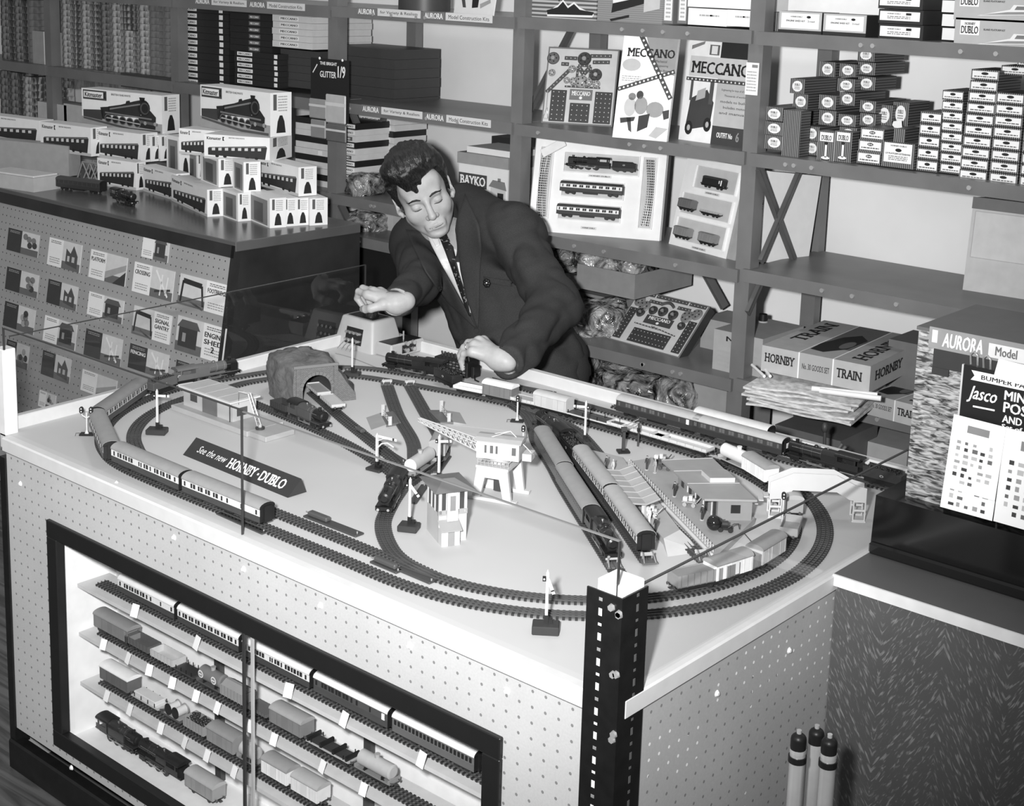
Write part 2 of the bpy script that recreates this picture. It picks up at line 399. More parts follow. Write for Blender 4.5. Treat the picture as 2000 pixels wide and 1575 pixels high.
mb = MB(); mb.box(TX0, TX0+0.022, TY0-0.004, TY0+0.03, 0.06, TZ-0.05, SLOT); mb.obj('edge_angle', table)
mb = MB(); mb.box(TX0, TX1+0.004, TY0-0.010, TY0+0.02, 0.0, 0.07, SLOT, b=0.004); mb.obj('plinth', table)
rnd = random.Random(5)
for px, py in ((40, 845+100), (228, 945), (340, 1050), (476, 1112), (626, 1183), (990, 1350), (140, 1500), (800, 1262)):
    p = PY(px, py, TY0); b = MB(); b.cyl(p, p-Y3*0.004, 0.006, G(0.8, 0.4), n=8, r1=0.003); b.obj('screw', table)
for px, py in ((1400, 1355), (1541, 1271), (1570, 1460)):
    p = PX(px, py, TX1); b = MB(); b.cyl(p, p+X3*0.004, 0.006, G(0.8, 0.4), n=8, r1=0.003); b.obj('screw', table)
# corner posts, slotted angle and the glass fence
mb = MB(); mb.box(TX0-0.012, TX0+0.022, TY0, TY0+0.03, TZ-0.005, TZ+0.185, G(0.75, 0.5), b=0.002)
mb.obj('corner_post', table)
mb = MB(); mb.box(TX1-0.056, TX1-0.006, TY0+0.004, TY0+0.05, 0.0, TZ+0.165, G(0.85, 0.5), b=0.002)
mb.obj('corner_post', table)
def slotted(parent):
    hole = G(0.75, 0.5); t = 0.003
    mb = MB(); mb.box(TX1-0.058, TX1+0.004, TY0-0.016, TY0-0.013, 0.0, TZ+0.158, SLOT)
    mb.box(TX1+0.001, TX1+0.004, TY0-0.013, TY0+0.045, 0.0, TZ+0.158, SLOT)
    a = mb.obj('slotted_angle', parent)
    zz = 0.03; k = 0
    while zz < TZ+0.15:
        h = (0.011, 0.004, 0.011, 0.005)[k % 4]
        b = MB(); b.box(TX1-0.036, TX1-0.030, TY0-0.0164, TY0-0.0155, zz, zz+h, hole if k % 4 < 3 else BOLT, b=0.0002); b.obj('slot', a)
        b = MB(); b.box(TX1+0.0036, TX1+0.0044, TY0+0.018, TY0+0.023, zz+0.006, zz+0.006+h, G(0.10, 0.4), b=0.0002); b.obj('slot', a)
        zz += h+0.011; k += 1
    for px, py in ((1195, 1187), (1250, 1215), (1262, 1222), (1196, 1445), (1244, 1455), (1198, 1318), (1238, 1332)):
        p = PY(px, py, TY0-0.016); p.x = min(p.x, TX1)
        b = MB(); b.cyl(p, p-Y3*0.004, 0.006, BOLT, n=6, r1=0.005); b.obj('bolt', a)
slotted(table)
GE = G(0.035, 0.3, var=0)
def pane(name, label, a, b, z0, z1, ends=(1, 1), em=None):
    """upright sheet of glass from a to b (plan), polished edges dark"""
    a, b = Vector(a), Vector(b); d = (b-a); L = d.length; ang = math.atan2(d.y, d.x); t = 0.0022
    T = Matrix.Rotation(ang, 4, 'Z')
    o = thing(name, label, 'glass', (a.x, a.y, z0), ang)
    mb = MB(); h = z1-z0
    mb.add([(0, -t, 0), (L, -t, 0), (L, -t, h), (0, -t, h)], [(0, 1, 2, 3)], glass()); mb.obj('glass_sheet', o)
    mb = MB(); mb.box(0, L, -t-0.0002, t, h-0.0004, h+0.0012, em or GE)
    for e, x in zip(ends, (0, L)):
        if e: mb.box(x-0.0009, x+0.0009, -t-0.0002, t, 0, h, GE)
    mb.obj('polished_edge', o)
XM = PY(470, 920, TY0).x
pane('glass_pane', 'front glass pane, left of the two along the near table edge', (TX0+0.02, TY0+0.005), (XM-0.002, TY0+0.005), TZ+0.002, TZ+0.231)
pane('glass_pane', 'front glass pane, right of the two, ending at the black slotted corner post', (XM+0.002, TY0+0.005), (TX1-0.02, TY0+0.005), TZ+0.002, TZ+0.229, (0, 1), G(0.15, 0.3, var=0))
pane('glass_pane', 'upright glass pane on the left end of the layout table', (TX0-0.002, TY0+0.03), (TX0-0.06, TY1-0.02), TZ+0.002, TZ+0.205, (0, 1))
pane('glass_pane', 'upright glass pane on the right end of the table beside the black slotted post', (TX1-0.010, TY0+0.03), (TX1-0.010, TY1-0.12), TZ+0.002, TZ+0.155, (0, 1))
# the glazed recess with its shelves
mb = MB(); fw = 0.036
for q in ((FX0, FX1, FZ1-fw, FZ1), (FX0, FX1, FZ0, FZ0+fw), (FX0, FX0+fw, FZ0+fw, FZ1-fw), (FX1-fw, FX1, FZ0+fw, FZ1-fw)):
    m2 = MB(); m2.box(q[0], q[1], TY0-0.008, TY0+0.012, q[2], q[3], BLACK, b=0.0015); m2.obj('window_frame', table)
CY1 = TY0+0.145; CASE = G(0.85, 0.7, var=0.05)
mb = MB(); mb.box(FX0+0.01, FX1-0.01, CY1, CY1+0.01, FZ0, FZ1, CASE); mb.box(FX0+0.006, FX0+0.014, TY0+0.012, CY1, FZ0, FZ1, CASE)
mb.box(FX1-0.014, FX1-0.006, TY0+0.012, CY1, FZ0, FZ1, CASE); mb.box(FX0+0.006, FX1-0.006, TY0+0.012, CY1, FZ1-0.005, FZ1+0.004, CASE); mb.box(FX0+0.006, FX1-0.006, TY0+0.012, CY1, FZ0, FZ0+0.01, CASE)
mb.obj('case_lining', table)
CS = []                                                             # shelf heights in the case
for px, py in ((300, 1218), (300, 1317), (300, 1417)):
    CS.append(PY(px, py, TY0+0.048).z)
CS.append(CS[2]-0.127)
for zc in CS:
    m2 = MB(); m2.box(FX0+0.02, FX1-0.016, TY0+0.048, TY0+0.125, zc-0.008, zc, G(0.62, 0.6)); m2.obj('case_shelf', table)
for px in (417, 712):
    p = PY(px, 1300, CY1-0.02); m2 = MB(); m2.box(p.x-0.009, p.x+0.009, CY1-0.012, CY1, FZ0, FZ1, G(0.05)); m2.obj('shelf_upright', table)
# two sliding panes of the case
xs = PY(482, 1350, TY0+0.004).x
for nm, lab, x0, x1, yy, dk in (('case_glass', 'left sliding glass pane closing the train display case', FX0+0.03, xs+0.012, TY0+0.008, 0), ('case_glass', 'right sliding glass pane closing the train display case', xs-0.006, FX1-0.03, TY0+0.003, 1)):
    o = thing(nm, lab, 'glass', (x0, yy, FZ0+fw)); h = FZ1-FZ0-2*fw
    m2 = MB(); m2.add([(0, 0, 0), (x1-x0, 0, 0), (x1-x0, 0, h), (0, 0, h)], [(0, 1, 2, 3)], glass()); m2.obj('glass_sheet', o)
    m2 = MB(); e = x1-x0 if not dk else 0.0; m2.box(e-0.003, e+0.003, -0.002, 0.002, 0, h, GE if dk else G(0.45, 0.3)); m2.obj('polished_edge', o)
# ================================================================ counters
# left counter with sloping pegboard front
ctop = TZ+0.20; LX1 = -3.30
pA = PX(462, 472, LX1); ctop = pA.z; ly0 = pA.y; ly1 = PX(703, 432, LX1).y
slope = (PX(462, 472, LX1).y-PX(432, 720, LX1).y)/(PX(462, 472, LX1).z-PX(432, 720, LX1).z)
counter = thing('shop_counter', 'dark shop counter at left with sloping pegboard front full of printed cards', 'counter')
POL = G(0.030, 0.16, var=0.3, scale=6, spec=0.5); CTOP = G(0.10, 0.22, var=0.15, scale=5)
mb = MB(); mb.box(-6.3, LX1+0.004, ly0-0.006, ly1, ctop-0.03, ctop, CTOP, b=0.002); mb.obj('counter_top', counter)
yb = ly0-slope*ctop                                                 # foot of the sloping front
mb = MB(); mb.add([(LX1, ly0, ctop-0.03), (LX1, yb, 0), (LX1, ly1, 0), (LX1, ly1, ctop-0.03), (LX1-0.02, ly0, ctop-0.03), (LX1-0.02, yb, 0), (LX1-0.02, ly1, 0), (LX1-0.02, ly1, ctop-0.03)],
       [(0, 1, 2, 3), (7, 6, 5, 4), (0, 4, 5, 1), (1, 5, 6, 2), (2, 6, 7, 3), (3, 7, 4, 0)], POL); mb.obj('end_panel', counter)
sl = math.atan(slope)
T = Matrix.Translation((0, ly0, ctop)) @ Matrix.Rotation(-sl, 4, 'X')
SLOPE_T = T
mb = MB(); mb.box(-6.3, LX1-0.012, 0, 0.012, -ctop*1.01, -0.045, pegboard('pegboard_counter', 0, 0.34, 0.06))
o = mb.obj('front_panel', counter); o.matrix_local = T
mb = MB(); mb.box(-6.3, LX1, -0.004, 0.012, -0.05, -0.001, POL); o = mb.obj('front_edge', counter); o.matrix_local = T
mb = MB(); mb.box(LX1-0.014, LX1+0.002, -0.004, 0.02, -ctop*1.005, -0.001, POL); o = mb.obj('corner_strip', counter); o.matrix_local = T
# right counter, grey top, figured veneer front
RY0 = 2.116; RX0 = TX1+0.002
def veneer(nt, b):
    tc = nt.nodes.new('ShaderNodeTexCoord'); s = nt.nodes.new('ShaderNodeSeparateXYZ'); nt.links.new(tc.outputs['Object'], s.inputs[0])
    # quarter-sawn flecks that meet in a chevron at every veneer leaf
    leaf = _math(nt, 'PINGPONG', _math(nt, 'ADD', s.outputs[0], 1.0), 0.11)
    cmb = nt.nodes.new('ShaderNodeCombineXYZ')
    lin = lambda a, b: _math(nt, 'ADD', _math(nt, 'MULTIPLY', leaf, a), _math(nt, 'MULTIPLY', s.outputs[2], b))
    nt.links.new(lin(25.0, 42.0), cmb.inputs[0]); nt.links.new(lin(230.0, -130.0), cmb.inputs[1])
    n = nt.nodes.new('ShaderNodeTexNoise'); n.inputs['Scale'].default_value = 1.0; n.inputs['Detail'].default_value = 2.5; n.inputs['Distortion'].default_value = 0.6
    nt.links.new(cmb.outputs[0], n.inputs['Vector'])
    fl = _range(nt, n.outputs['Fac'], 0.55, 0.70, 0.0, 0.16)
    base = _range(nt, _noise(nt, 3.0), 0.3, 0.7, 0.075, 0.11)
    nt.links.new(_math(nt, 'ADD', base, fl), b.inputs['Base Color'])
rc = thing('veneer_counter', 'wooden counter at right with figured veneer front and grey top', 'counter')
mb = MB(); mb.box(RX0, 1.2, RY0+0.006, 2.75, 0.0, TZ-0.018, node_mat('figured_veneer', veneer, 0.35)); mb.obj('counter_body', rc)
mb = MB(); mb.box(RX0, 1.2, RY0-0.004, 2.75, TZ-0.018, TZ+0.003, G(0.10, 0.5, var=0.12, scale=5)); mb.obj('counter_top', rc)
mb = MB(); mb.box(RX0, 1.2, RY0-0.008, RY0-0.004, TZ-0.017, TZ+0.003, G(0.75, 0.5)); mb.obj('edge_strip', rc)
# black glossy stand on it
BX0 = TX1+0.003; BY0 = 2.232; BZ = TZ+0.003
bh = PY(1690, 962, BY0+0.012).z
stand = thing('display_stand', 'black glossy display stand on the grey counter top at right', 'stand')
BLK = G(0.006, 0.12, var=0, spec=0.5)
mb = MB(); mb.prism([(BY0+0.006, BZ), (BY0+0.5, BZ), (BY0+0.5, bh), (BY0+0.014, bh)], BX0, 1.1, BLK, 'x'); mb.obj('stand_body', stand)
mb = MB(); mb.box(BX0-0.001, 1.1, BY0, BY0+0.012, BZ, BZ+0.022, G(0.012, 0.10, var=0), b=0.004); mb.obj('base_moulding', stand)
# ================================================================ the model railway: track
def smooth(pts, closed=False, step=0.004):
    P = [Vector((p[0], p[1], 0)) for p in pts]; N = len(P); out = []
    rng = range(N) if closed else range(N-1)
    for i in rng:
        a = P[(i-1) % N] if closed or i > 0 else P[0]*2-P[1]
        b, c = P[i], P[(i+1) % N]
        d = P[(i+2) % N] if closed or i+2 < N else P[-1]*2-P[-2]
        n = max(2, int((c-b).length/step))
        for k in range(n):
            t = k/n
            out.append(0.5*((2*b)+(c-a)*t+(2*a-5*b+4*c-d)*t*t+(3*b-a-3*c+d)*t**3))
    out.append(P[0].copy() if closed else P[-1].copy())
    return out
class Path:
    def __init__(s, pts, closed=False):
        s.p = smooth(pts, closed); s.closed = closed; s.c = [0.0]
        for a, b in zip(s.p, s.p[1:]): s.c.append(s.c[-1]+(b-a).length)
        s.L = s.c[-1]
    def at(s, d):
        if s.closed: d %= s.L
        d = max(0, min(s.L-1e-6, d)); lo = int(np.searchsorted(s.c, d, 'right'))-1
        lo = min(lo, len(s.p)-2); t = (d-s.c[lo])/max(1e-9, s.c[lo+1]-s.c[lo])
        return s.p[lo].lerp(s.p[lo+1], t)
    def near(s, q):
        q = Vector((q[0], q[1], 0)); i = min(range(len(s.p)), key=lambda k: (s.p[k]-q).length_squared); return s.c[i]
    def px(s, x, y, z=None): return s.near(PZ(x, y, TZ+0.008 if z is None else z))
    def tan(s, d):
        return (s.at(d+0.003)-s.at(d-0.003)).normalized() if not s.closed else (s.at(d+0.003)-s.at(d-0.003)).normalized()
def arc(cx, cy, r, a0, a1, n=9): return [(cx+r*math.cos(math.radians(a0+(a1-a0)*k/n)), cy+r*math.sin(math.radians(a0+(a1-a0)*k/n))) for k in range(n+1)]
OUT = Path([(-2.2, 1.566), (-1.9, 1.567), (-1.72, 1.568)]+arc(-1.61, 2.04, 0.472, -88, 80, 12)+[(-1.75, 2.512), (-2.04, 2.512), (-2.25, 2.495), (-2.45, 2.455), (-2.60, 2.395), (-2.70, 2.265)]+arc(-2.322, 2.0, 0.432, 165, 262, 7), True)
INN = Path([(-2.2, 1.626), (-1.9, 1.627), (-1.72, 1.626)]+arc(-1.61, 2.04, 0.415, -88, 84, 12)+[(-1.75, 2.459), (-1.95, 2.458), (-2.11, 2.445), (-2.262, 2.420), (-2.461, 2.373), (-2.555, 2.335), (-2.635, 2.255), (-2.680, 2.135)]+arc(-2.31, 1.997, 0.372, 172, 258, 6), True)
REAR = Path([(-2.30, 2.565), (-2.0, 2.565), (-1.6, 2.565), (-1.115, 2.565)])
BACK = Path([(-1.95, 2.612), (-1.55, 2.612), (-1.2, 2.612)])
BR = Path([(-1.56, 1.627), (-1.655, 1.637), (-1.724, 1.668), (-1.800, 1.727), (-1.858, 1.802), (-1.905, 1.875), (-1.955, 1.955), (-2.03, 2.035), (-2.105, 2.101), (-2.25, 2.200), (-2.436, 2.345)])
B2 = Path([(-1.905, 1.875), (-1.935, 1.955), (-1.965, 2.04), (-2.03, 2.12), (-2.15, 2.21), (-2.200, 2.243), (-2.395, 2.382)])
SHED = Path([(-1.90, 1.868), (-1.965, 1.918), (-2.07, 1.955), (-2.2, 1.985), (-2.33, 2.004), (-2.52, 2.022), (-2.60, 2.03)])
TUN = Path([(-1.965, 1.930), (-2.03, 1.98), (-2.159, 2.032), (-2.30, 2.087), (-2.42, 2.138), (-2.515, 2.178)])
PL1 = Path([(-2.118, 2.444), (-2.046, 2.410), (-1.968, 2.345), (-1.905, 2.282), (-1.78, 2.185), (-1.663, 2.089), (-1.35, 1.846)])
PL2 = Path([(-1.965, 2.345), (-1.90, 2.318), (-1.80, 2.262), (-1.62, 2.134), (-1.35, 1.928)])
PL3 = Path([(-2.10, 2.442), (-2.0, 2.436), (-1.93, 2.418), (-1.86, 2.382), (-1.685, 2.258), (-1.5, 2.140), (-1.272, 1.995)])
TBASE, TSLP, TRAIL = G(0.15, 0.6, var=0.12), G(0.022, 0.5), G(0.09, 0.35, 0.3, var=0)
def offset(P, d, w):
    t = P.tan(d); q = P.at(d); return q+Vector((-t.y, t.x, 0))*w
def railway(path, name, label, plain=False, zoff=0.0, x_only=None):
    o = thing(name, label, 'model railway track'); z0 = TZ+0.0004+zoff; n = max(3, int(path.L/0.012)); ds = [path.L*k/n for k in range(n+1)]
    def ribbon(w0, w1, za, zb, mat, nm):
        vs = []; fs = []
        for d in ds:
            a, b = offset(path, d, w0), offset(path, d, w1)
            vs += [(a.x, a.y, za), (a.x, a.y, zb), (b.x, b.y, zb), (b.x, b.y, za)]
        for i in range(n):
            for k in range(4): fs.append((4*i+k, 4*i+4+k, 4*i+4+(k+1) % 4, 4*i+(k+1) % 4))
        fs += [(3, 2, 1, 0), tuple(4*n+k for k in range(4))]
        m = MB(); m.add(vs, [f[::-1] for f in fs], mat); return m.obj(nm, o)
    ribbon(0.0135, -0.0135, z0, z0+0.0026, TBASE if not plain else G(0.055, 0.55), 'track_base')
    for w in (0.0083, 0.0, -0.0083): ribbon(w+0.0005, w-0.0005, z0+0.0026, z0+0.0058, TRAIL if not plain else G(0.09, 0.4), 'rail')
    m = MB(); k = int(path.L/0.0098)
    for i in range(k):
        d = path.L*(i+0.5)/k; q = path.at(d); t = path.tan(d); T = Matrix.Translation((q.x, q.y, z0)) @ Matrix.Rotation(math.atan2(t.y, t.x), 4, 'Z')
        m.box(-0.0022, 0.0022, -0.0152, 0.0152, 0, 0.0034, TSLP if not plain else G(0.045, 0.55), T)
    s = m.obj('sleeper_bed', o); s['kind'] = 'stuff'
    return o
railway(OUT, 'railway_track', 'outer loop of dark three-rail track running round the table edge')
railway(INN, 'railway_track', 'inner loop of dark three-rail track just inside the outer loop', zoff=0.00005)
railway(REAR, 'railway_track', 'straight track under the dark coaches near the back rim')
railway(BACK, 'railway_track', 'rearmost straight track under the lone railcar along the back rim')
railway(BR, 'railway_track', 'branch track curving from the inner loop up to the left buffer stop', True, 0.0001)
railway(B2, 'railway_track', 'siding passing the right level crossing half up to its buffer stop', True, 0.00015)
railway(SHED, 'railway_track', 'siding under the green tank engine beside the goods depot', zoff=0.0002)
railway(TUN, 'railway_track', 'siding leading out of the tunnel mouth under flat wagons', zoff=0.00025)
railway(PL1, 'railway_track', 'left platform track under the engine facing the viewer', True, 0.0001)
railway(PL2, 'railway_track', 'platform track beside the island platform under cream windowed coaches', True, 0.0002)
railway(PL3, 'railway_track', 'platform track running between the two station platforms', True, 0.00015)
VZ = TZ+0.0066
# ---------------------------------------------------------------- rolling stock
TYRE = G(0.03, 0.35, 0.3, var=0)
_wm = {}
def wheel(parent, x, y, r):
    k = round(r, 4)
    if k not in _wm:
        m = MB(); m.cyl((0, -0.0012, 0), (0, 0.0012, 0), r, TYRE, n=12); m.cyl((0, -0.0016, 0), (0, 0.0016, 0), r*0.35, G(0.12, 0.4, 0.4, var=0), n=8); _wm[k] = m.mesh('wheel')
    o = link('wheel', _wm[k], parent); o.location = (x, y, r); return o
def wheels4(parent, xs, r=0.006, y=0.0085):
    for x in xs:
        for sy in (-1, 1): wheel(parent, x, sy*y, r)
def buffers(parent, L, W=0.03, z=0.0125):
    for sx in (-1, 1):
        for sy in (-1, 1):
            m = MB(); m.cyl((sx*L/2, sy*W*0.29, z), (sx*(L/2+0.004), sy*W*0.29, z), 0.0011, DARK, n=6); m.cyl((sx*(L/2+0.004), sy*W*0.29, z), (sx*(L/2+0.0048), sy*W*0.29, z), 0.0024, G(0.08, 0.4), n=8); m.obj('buffer', parent)
        m = MB(); m.box(sx*L/2, sx*(L/2+0.007), -0.003, 0.003, 0.008, 0.0095, DARK); m.obj('coupling', parent)
def roof_poly(W, z0, rise, n=8, over=0.0012):
    w = W/2+over; pts = [(-w, z0-0.0012), (w, z0-0.0012)]
    return pts+[(w*math.cos(math.pi*k/n), z0+rise*math.sin(math.pi*k/n)) for k in range(n+1)]
_win = {}
def win(parent, x, y, z, w, h, mat):
    k = (w, h, mat.name)
    if k not in _win:
        m = MB(); m.box(-w/2, w/2, -0.0006, 0.0006, -h/2, h/2, mat); _win[k] = m.mesh('window')
    o = link('window', _win[k], parent); o.location = (x, y, z); return o
def bogie(parent, x):
    m = MB(); m.box(x-0.016, x+0.016, -0.0115, -0.0095, 0.004, 0.0095, BLACK); m.box(x-0.016, x+0.016, 0.0095, 0.0115, 0.004, 0.0095, BLACK); m.box(x-0.004, x+0.004, -0.0115, 0.0115, 0.007, 0.0105, BLACK)
    b = m.obj('bogie', parent); wheels4(b, (x-0.0115, x+0.0115), 0.0062)
def coach(label, low=0.07, up=0.72, roof=0.30, win_c=0.03, L=0.226, W=0.034, lay='corridor', group=None, white_win=False, mir=1):
    o = thing('railway_coach', label, 'model coach', group=group)
    LO, UP, RF, WN = G(low, 0.35), G(up, 0.4), G(roof, 0.5, var=0.05, scale=60), G(win_c, 0.2, var=0)
    m = MB(); m.box(-L/2, L/2, -W/2, W/2, 0.0105, 0.0225, LO); m.box(-L/2, L/2, -W/2, W/2, 0.0225, 0.0355, UP); m.box(-L/2, L/2, -W/2-0.0003, W/2+0.0003, 0.0352, 0.0372, LO if up > 0.3 else UP); m.obj('body', o)
    m = MB(); m.prism(roof_poly(W, 0.0372, 0.0095, 10), -L/2-0.0005, L/2+0.0005, RF, 'x', smooth=True); m.obj('roof', o)
    m = MB(); m.box(-L/2+0.004, L/2-0.004, -W/2+0.004, W/2-0.004, 0.0088, 0.0106, BLACK); m.box(-0.03, 0.02, -0.011, 0.011, 0.004, 0.009, BLACK); m.obj('underframe', o)
    for sx in (-1, 1):
        m = MB(); m.box(sx*L/2, sx*(L/2+0.0006), -W/2+0.0004, W/2-0.0004, 0.0105, 0.0372, BLACK); m.prism(roof_poly(W-0.001, 0.0372, 0.009), sx*L/2, sx*(L/2+0.0006), BLACK, 'x')
        m.box(sx*L/2, sx*(L/2+0.004), -0.0085, 0.0085, 0.010, 0.040, BLACK); m.obj('gangway_end', o)
        bogie(o, sx*(L/2-0.034))
    pat = {'corridor': [(-0.102, 4), (-0.083, 12), (-0.064, 12), (-0.045, 12), (-0.016, 3), (-0.009, 3), (0.007, 12), (0.022, 3), (0.042, 12), (0.062, 12), (0.082, 12), (0.102, 4)],
           'open': [(-0.104, 4), (-0.084, 12), (-0.06, 12), (-0.036, 12), (-0.012, 12), (0.012, 12), (0.036, 12), (0.06, 12), (0.084, 12), (0.104, 4)],
           'brake': [(-0.104, 4), (-0.079, 12), (-0.057, 12), (-0.035, 12), (-0.012, 12), (0.006, 4), (0.022, 4), (0.062, 3), (0.104, 4)],
           'suburb': [(-0.104+0.0104*k, 5) for k in range(21)]}[lay]
    pat = [(x*mir, 13.5 if q == 12 else q) for x, q in pat]
    for x, wmm in pat:
        for sy in (-1, 1):
            win(o, x*L/0.226, sy*(W/2+0.0003), 0.0295 if wmm > 5 else 0.029, wmm/1000.0, 0.0085, WN)
            if wmm > 10:
                m = win(o, x*L/0.226, sy*(W/2+0.0009), 0.0295, 0.0008, 0.0084, UP)
    if white_win: win(o, 0.085, -W/2-0.001, 0.0285, 0.007, 0.011, G(0.85, 0.5))  # a single plain white pane on one side
    return o
def put(o, path, d, rev=False, z=None):
    L = 0.05; a, b = path.at(d-L), path.at(d+L); t = b-a; q = path.at(d)*0.35+(a+b)*0.325
    o.location = (q.x, q.y, VZ if z is None else z); o.rotation_euler = (0, 0, math.atan2(t.y, t.x)+(math.pi if rev else 0)); return o
def span(o, path, pa, pb, rev=False):
    da, db = path.px(*pa), path.px(*pb); return put(o, path, (da+db)/2, rev)
def wagon(kind, label, L=0.082, W=0.031, body=0.3, roof=0.3, group=None, name=None):
    o = thing(name or {'open': 'open_wagon', 'van': 'goods_van', 'tank': 'tank_wagon', 'flat': 'flat_wagon', 'brake': 'brake_van', 'hopper': 'mineral_wagon', 'reel': 'cable_wagon', 'low': 'low_wagon'}[kind], label, 'model wagon', group=group); o.scale = (1, 1.05, 1.12)
    BD, RF = G(body, 0.45, var=0.05, scale=60), G(roof, 0.5, var=0.05, scale=60)
    m = MB(); m.box(-L/2, L/2, -0.0115, 0.0115, 0.0095, 0.0115, BLACK if kind not in ('tank', 'flat') else G(body*0.5, 0.5))
    for sy in (-1, 1): m.box(-L/2+0.006, L/2-0.006, sy*0.0095-0.001, sy*0.0095+0.001, 0.005, 0.0095, BLACK)
    m.obj('underframe', o); buffers(o, L, W)
    if L > 0.1:
        for sx in (-1, 1): bogie(o, sx*(L/2-0.024))
    else: wheels4(o, (-L*0.28, L*0.28), 0.0062)
    z0 = 0.0115; m = MB()
    if kind in ('open', 'hopper', 'low'):
        h = {'open': 0.014, 'hopper': 0.019, 'low': 0.007}[kind]; t = 0.0012
        m.box(-L/2, L/2, -W/2, W/2, z0, z0+0.0015, BD)
        for sy in (-1, 1): m.box(-L/2, L/2, sy*(W/2-t/2)-t/2, sy*(W/2-t/2)+t/2, z0, z0+h, BD)
        for sx in (-1, 1): m.box(sx*(L/2-t/2)-t/2, sx*(L/2-t/2)+t/2, -W/2+t, W/2-t, z0, z0+h, BD)
        m.obj('body', o)
        for k in range(7):
            x = -L/2+L*(k+0.5)/7
            for sy in (-1, 1):
                q = MB(); q.box(x-0.0006, x+0.0006, sy*W/2-0.0005, sy*W/2+0.0005, z0, z0+h, G(body*0.7, 0.5)); q.obj('stanchion', o)
    elif kind in ('van', 'brake'):
        h = 0.024; a = L/2-(0.012 if kind == 'brake' else 0)
        m.box(-a if kind != 'brake' else -L/2, a, -W/2, W/2, z0, z0+h, BD)
        if kind == 'brake': m.box(a, L/2, -W/2, -W/2+0.001, z0, z0+0.012, BD); m.box(a, L/2, W/2-0.001, W/2, z0, z0+0.012, BD); m.box(L/2-0.001, L/2, -W/2, W/2, z0, z0+0.012, BD); m.box(L/2-0.0012, L/2, -W/2, -W/2+0.0012, z0, z0+h, BD); m.box(L/2-0.0012, L/2, W/2-0.0012, W/2, z0, z0+h, BD)
        b = m.obj('body', o)
        q = MB(); q.prism(roof_poly(W, z0+h, 0.0068), -L/2-0.0008, L/2+0.0008, RF, 'x', smooth=True); q.obj('roof', o)
        for sy in (-1, 1):
            q = MB(); q.box(-0.0095, 0.0095, sy*W/2-0.0007, sy*W/2+0.0007, z0+0.002, z0+h-0.002, G(body*0.92, 0.5)); q.obj('door', o)
            for x in (-L/2+0.004, -L/4, L/4, L/2-0.004):
                q = MB(); q.box(x-0.0006, x+0.0006, sy*W/2-0.0006, sy*W/2+0.0006, z0, z0+h, G(body*0.8, 0.5)); q.obj('strap', o)
    elif kind == 'tank':
        r = 0.0125; m.cyl((-L/2+0.005, 0, z0+r+0.002), (L/2-0.005, 0, z0+r+0.002), r, BD, n=20)
        m.cyl((-L/2+0.003, 0, z0+r+0.002), (-L/2+0.005, 0, z0+r+0.002), r*0.7, BD, r1=r, n=20); m.cyl((L/2-0.005, 0, z0+r+0.002), (L/2-0.003, 0, z0+r+0.002), r, BD, r1=r*0.7, n=20)
        m.obj('tank_barrel', o)
        q = MB(); q.cyl((0, 0, z0+2*r), (0, 0, z0+2*r+0.006), 0.0045, RF, n=12); q.cyl((0, 0, z0+2*r+0.006), (0, 0, z0+2*r+0.0075), 0.0052, RF, n=12); q.obj('filler_dome', o)
        for x in (-L/4, L/4):
            q = MB(); q.box(x-0.001, x+0.001, -r*0.85, r*0.85, z0, z0+0.005, BLACK); q.obj('saddle', o)
        for x in (-L/2+0.001, L/2-0.001):
            q = MB(); q.box(x-0.0012, x+0.0012, -W/2+0.002, W/2-0.002, z0, z0+0.006, G(body*0.6, 0.5)); q.obj('end_stay', o)
    elif kind in ('flat', 'reel'):
        m.box(-L/2, L/2, -W/2+0.001, W/2-0.001, z0-0.0005, z0+0.0018, BD); m.obj('deck', o)
        q = MB(); q.box(-L/2+0.006, L/2-0.006, -W/2+0.003, W/2-0.003, z0+0.0018, z0+0.0024, RF); q.obj('deck_boards', o)
        if kind == 'flat':
            for k in range(4):
                for sy in (-1, 1):
                    x = -L/2+L*(k+0.5)/4; q = MB(); q.box(x-0.0007, x+0.0007, sy*(W/2-0.0015)-0.0007, sy*(W/2-0.0015)+0.0007, z0+0.0018, z0+0.009, BLACK); q.obj('stake', o)
        else:
            for sx in (-1, 1):
                q = MB(); x = sx*L*0.18
                q.cyl((x, -0.011, z0+0.0125), (x, 0.011, z0+0.0125), 0.0085, G(0.55, 0.6), n=16)
                for sy in (-1, 1): q.cyl((x, sy*0.011, z0+0.0125), (x, sy*0.0125, z0+0.0125), 0.0108, BLACK if sy < 0 else G(0.3), n=18)
                q.obj('cable_drum', o)
    return o
def side_print(o, draw, L, W=0.031, z0=0.0115, side=-1):
    p = Print((-L/2 if side < 0 else L/2, side*(W/2+0.0009), z0), (1 if side < 0 else -1, 0, 0), (0, 0, 1)); draw(p); return p.obj('lettering', o)
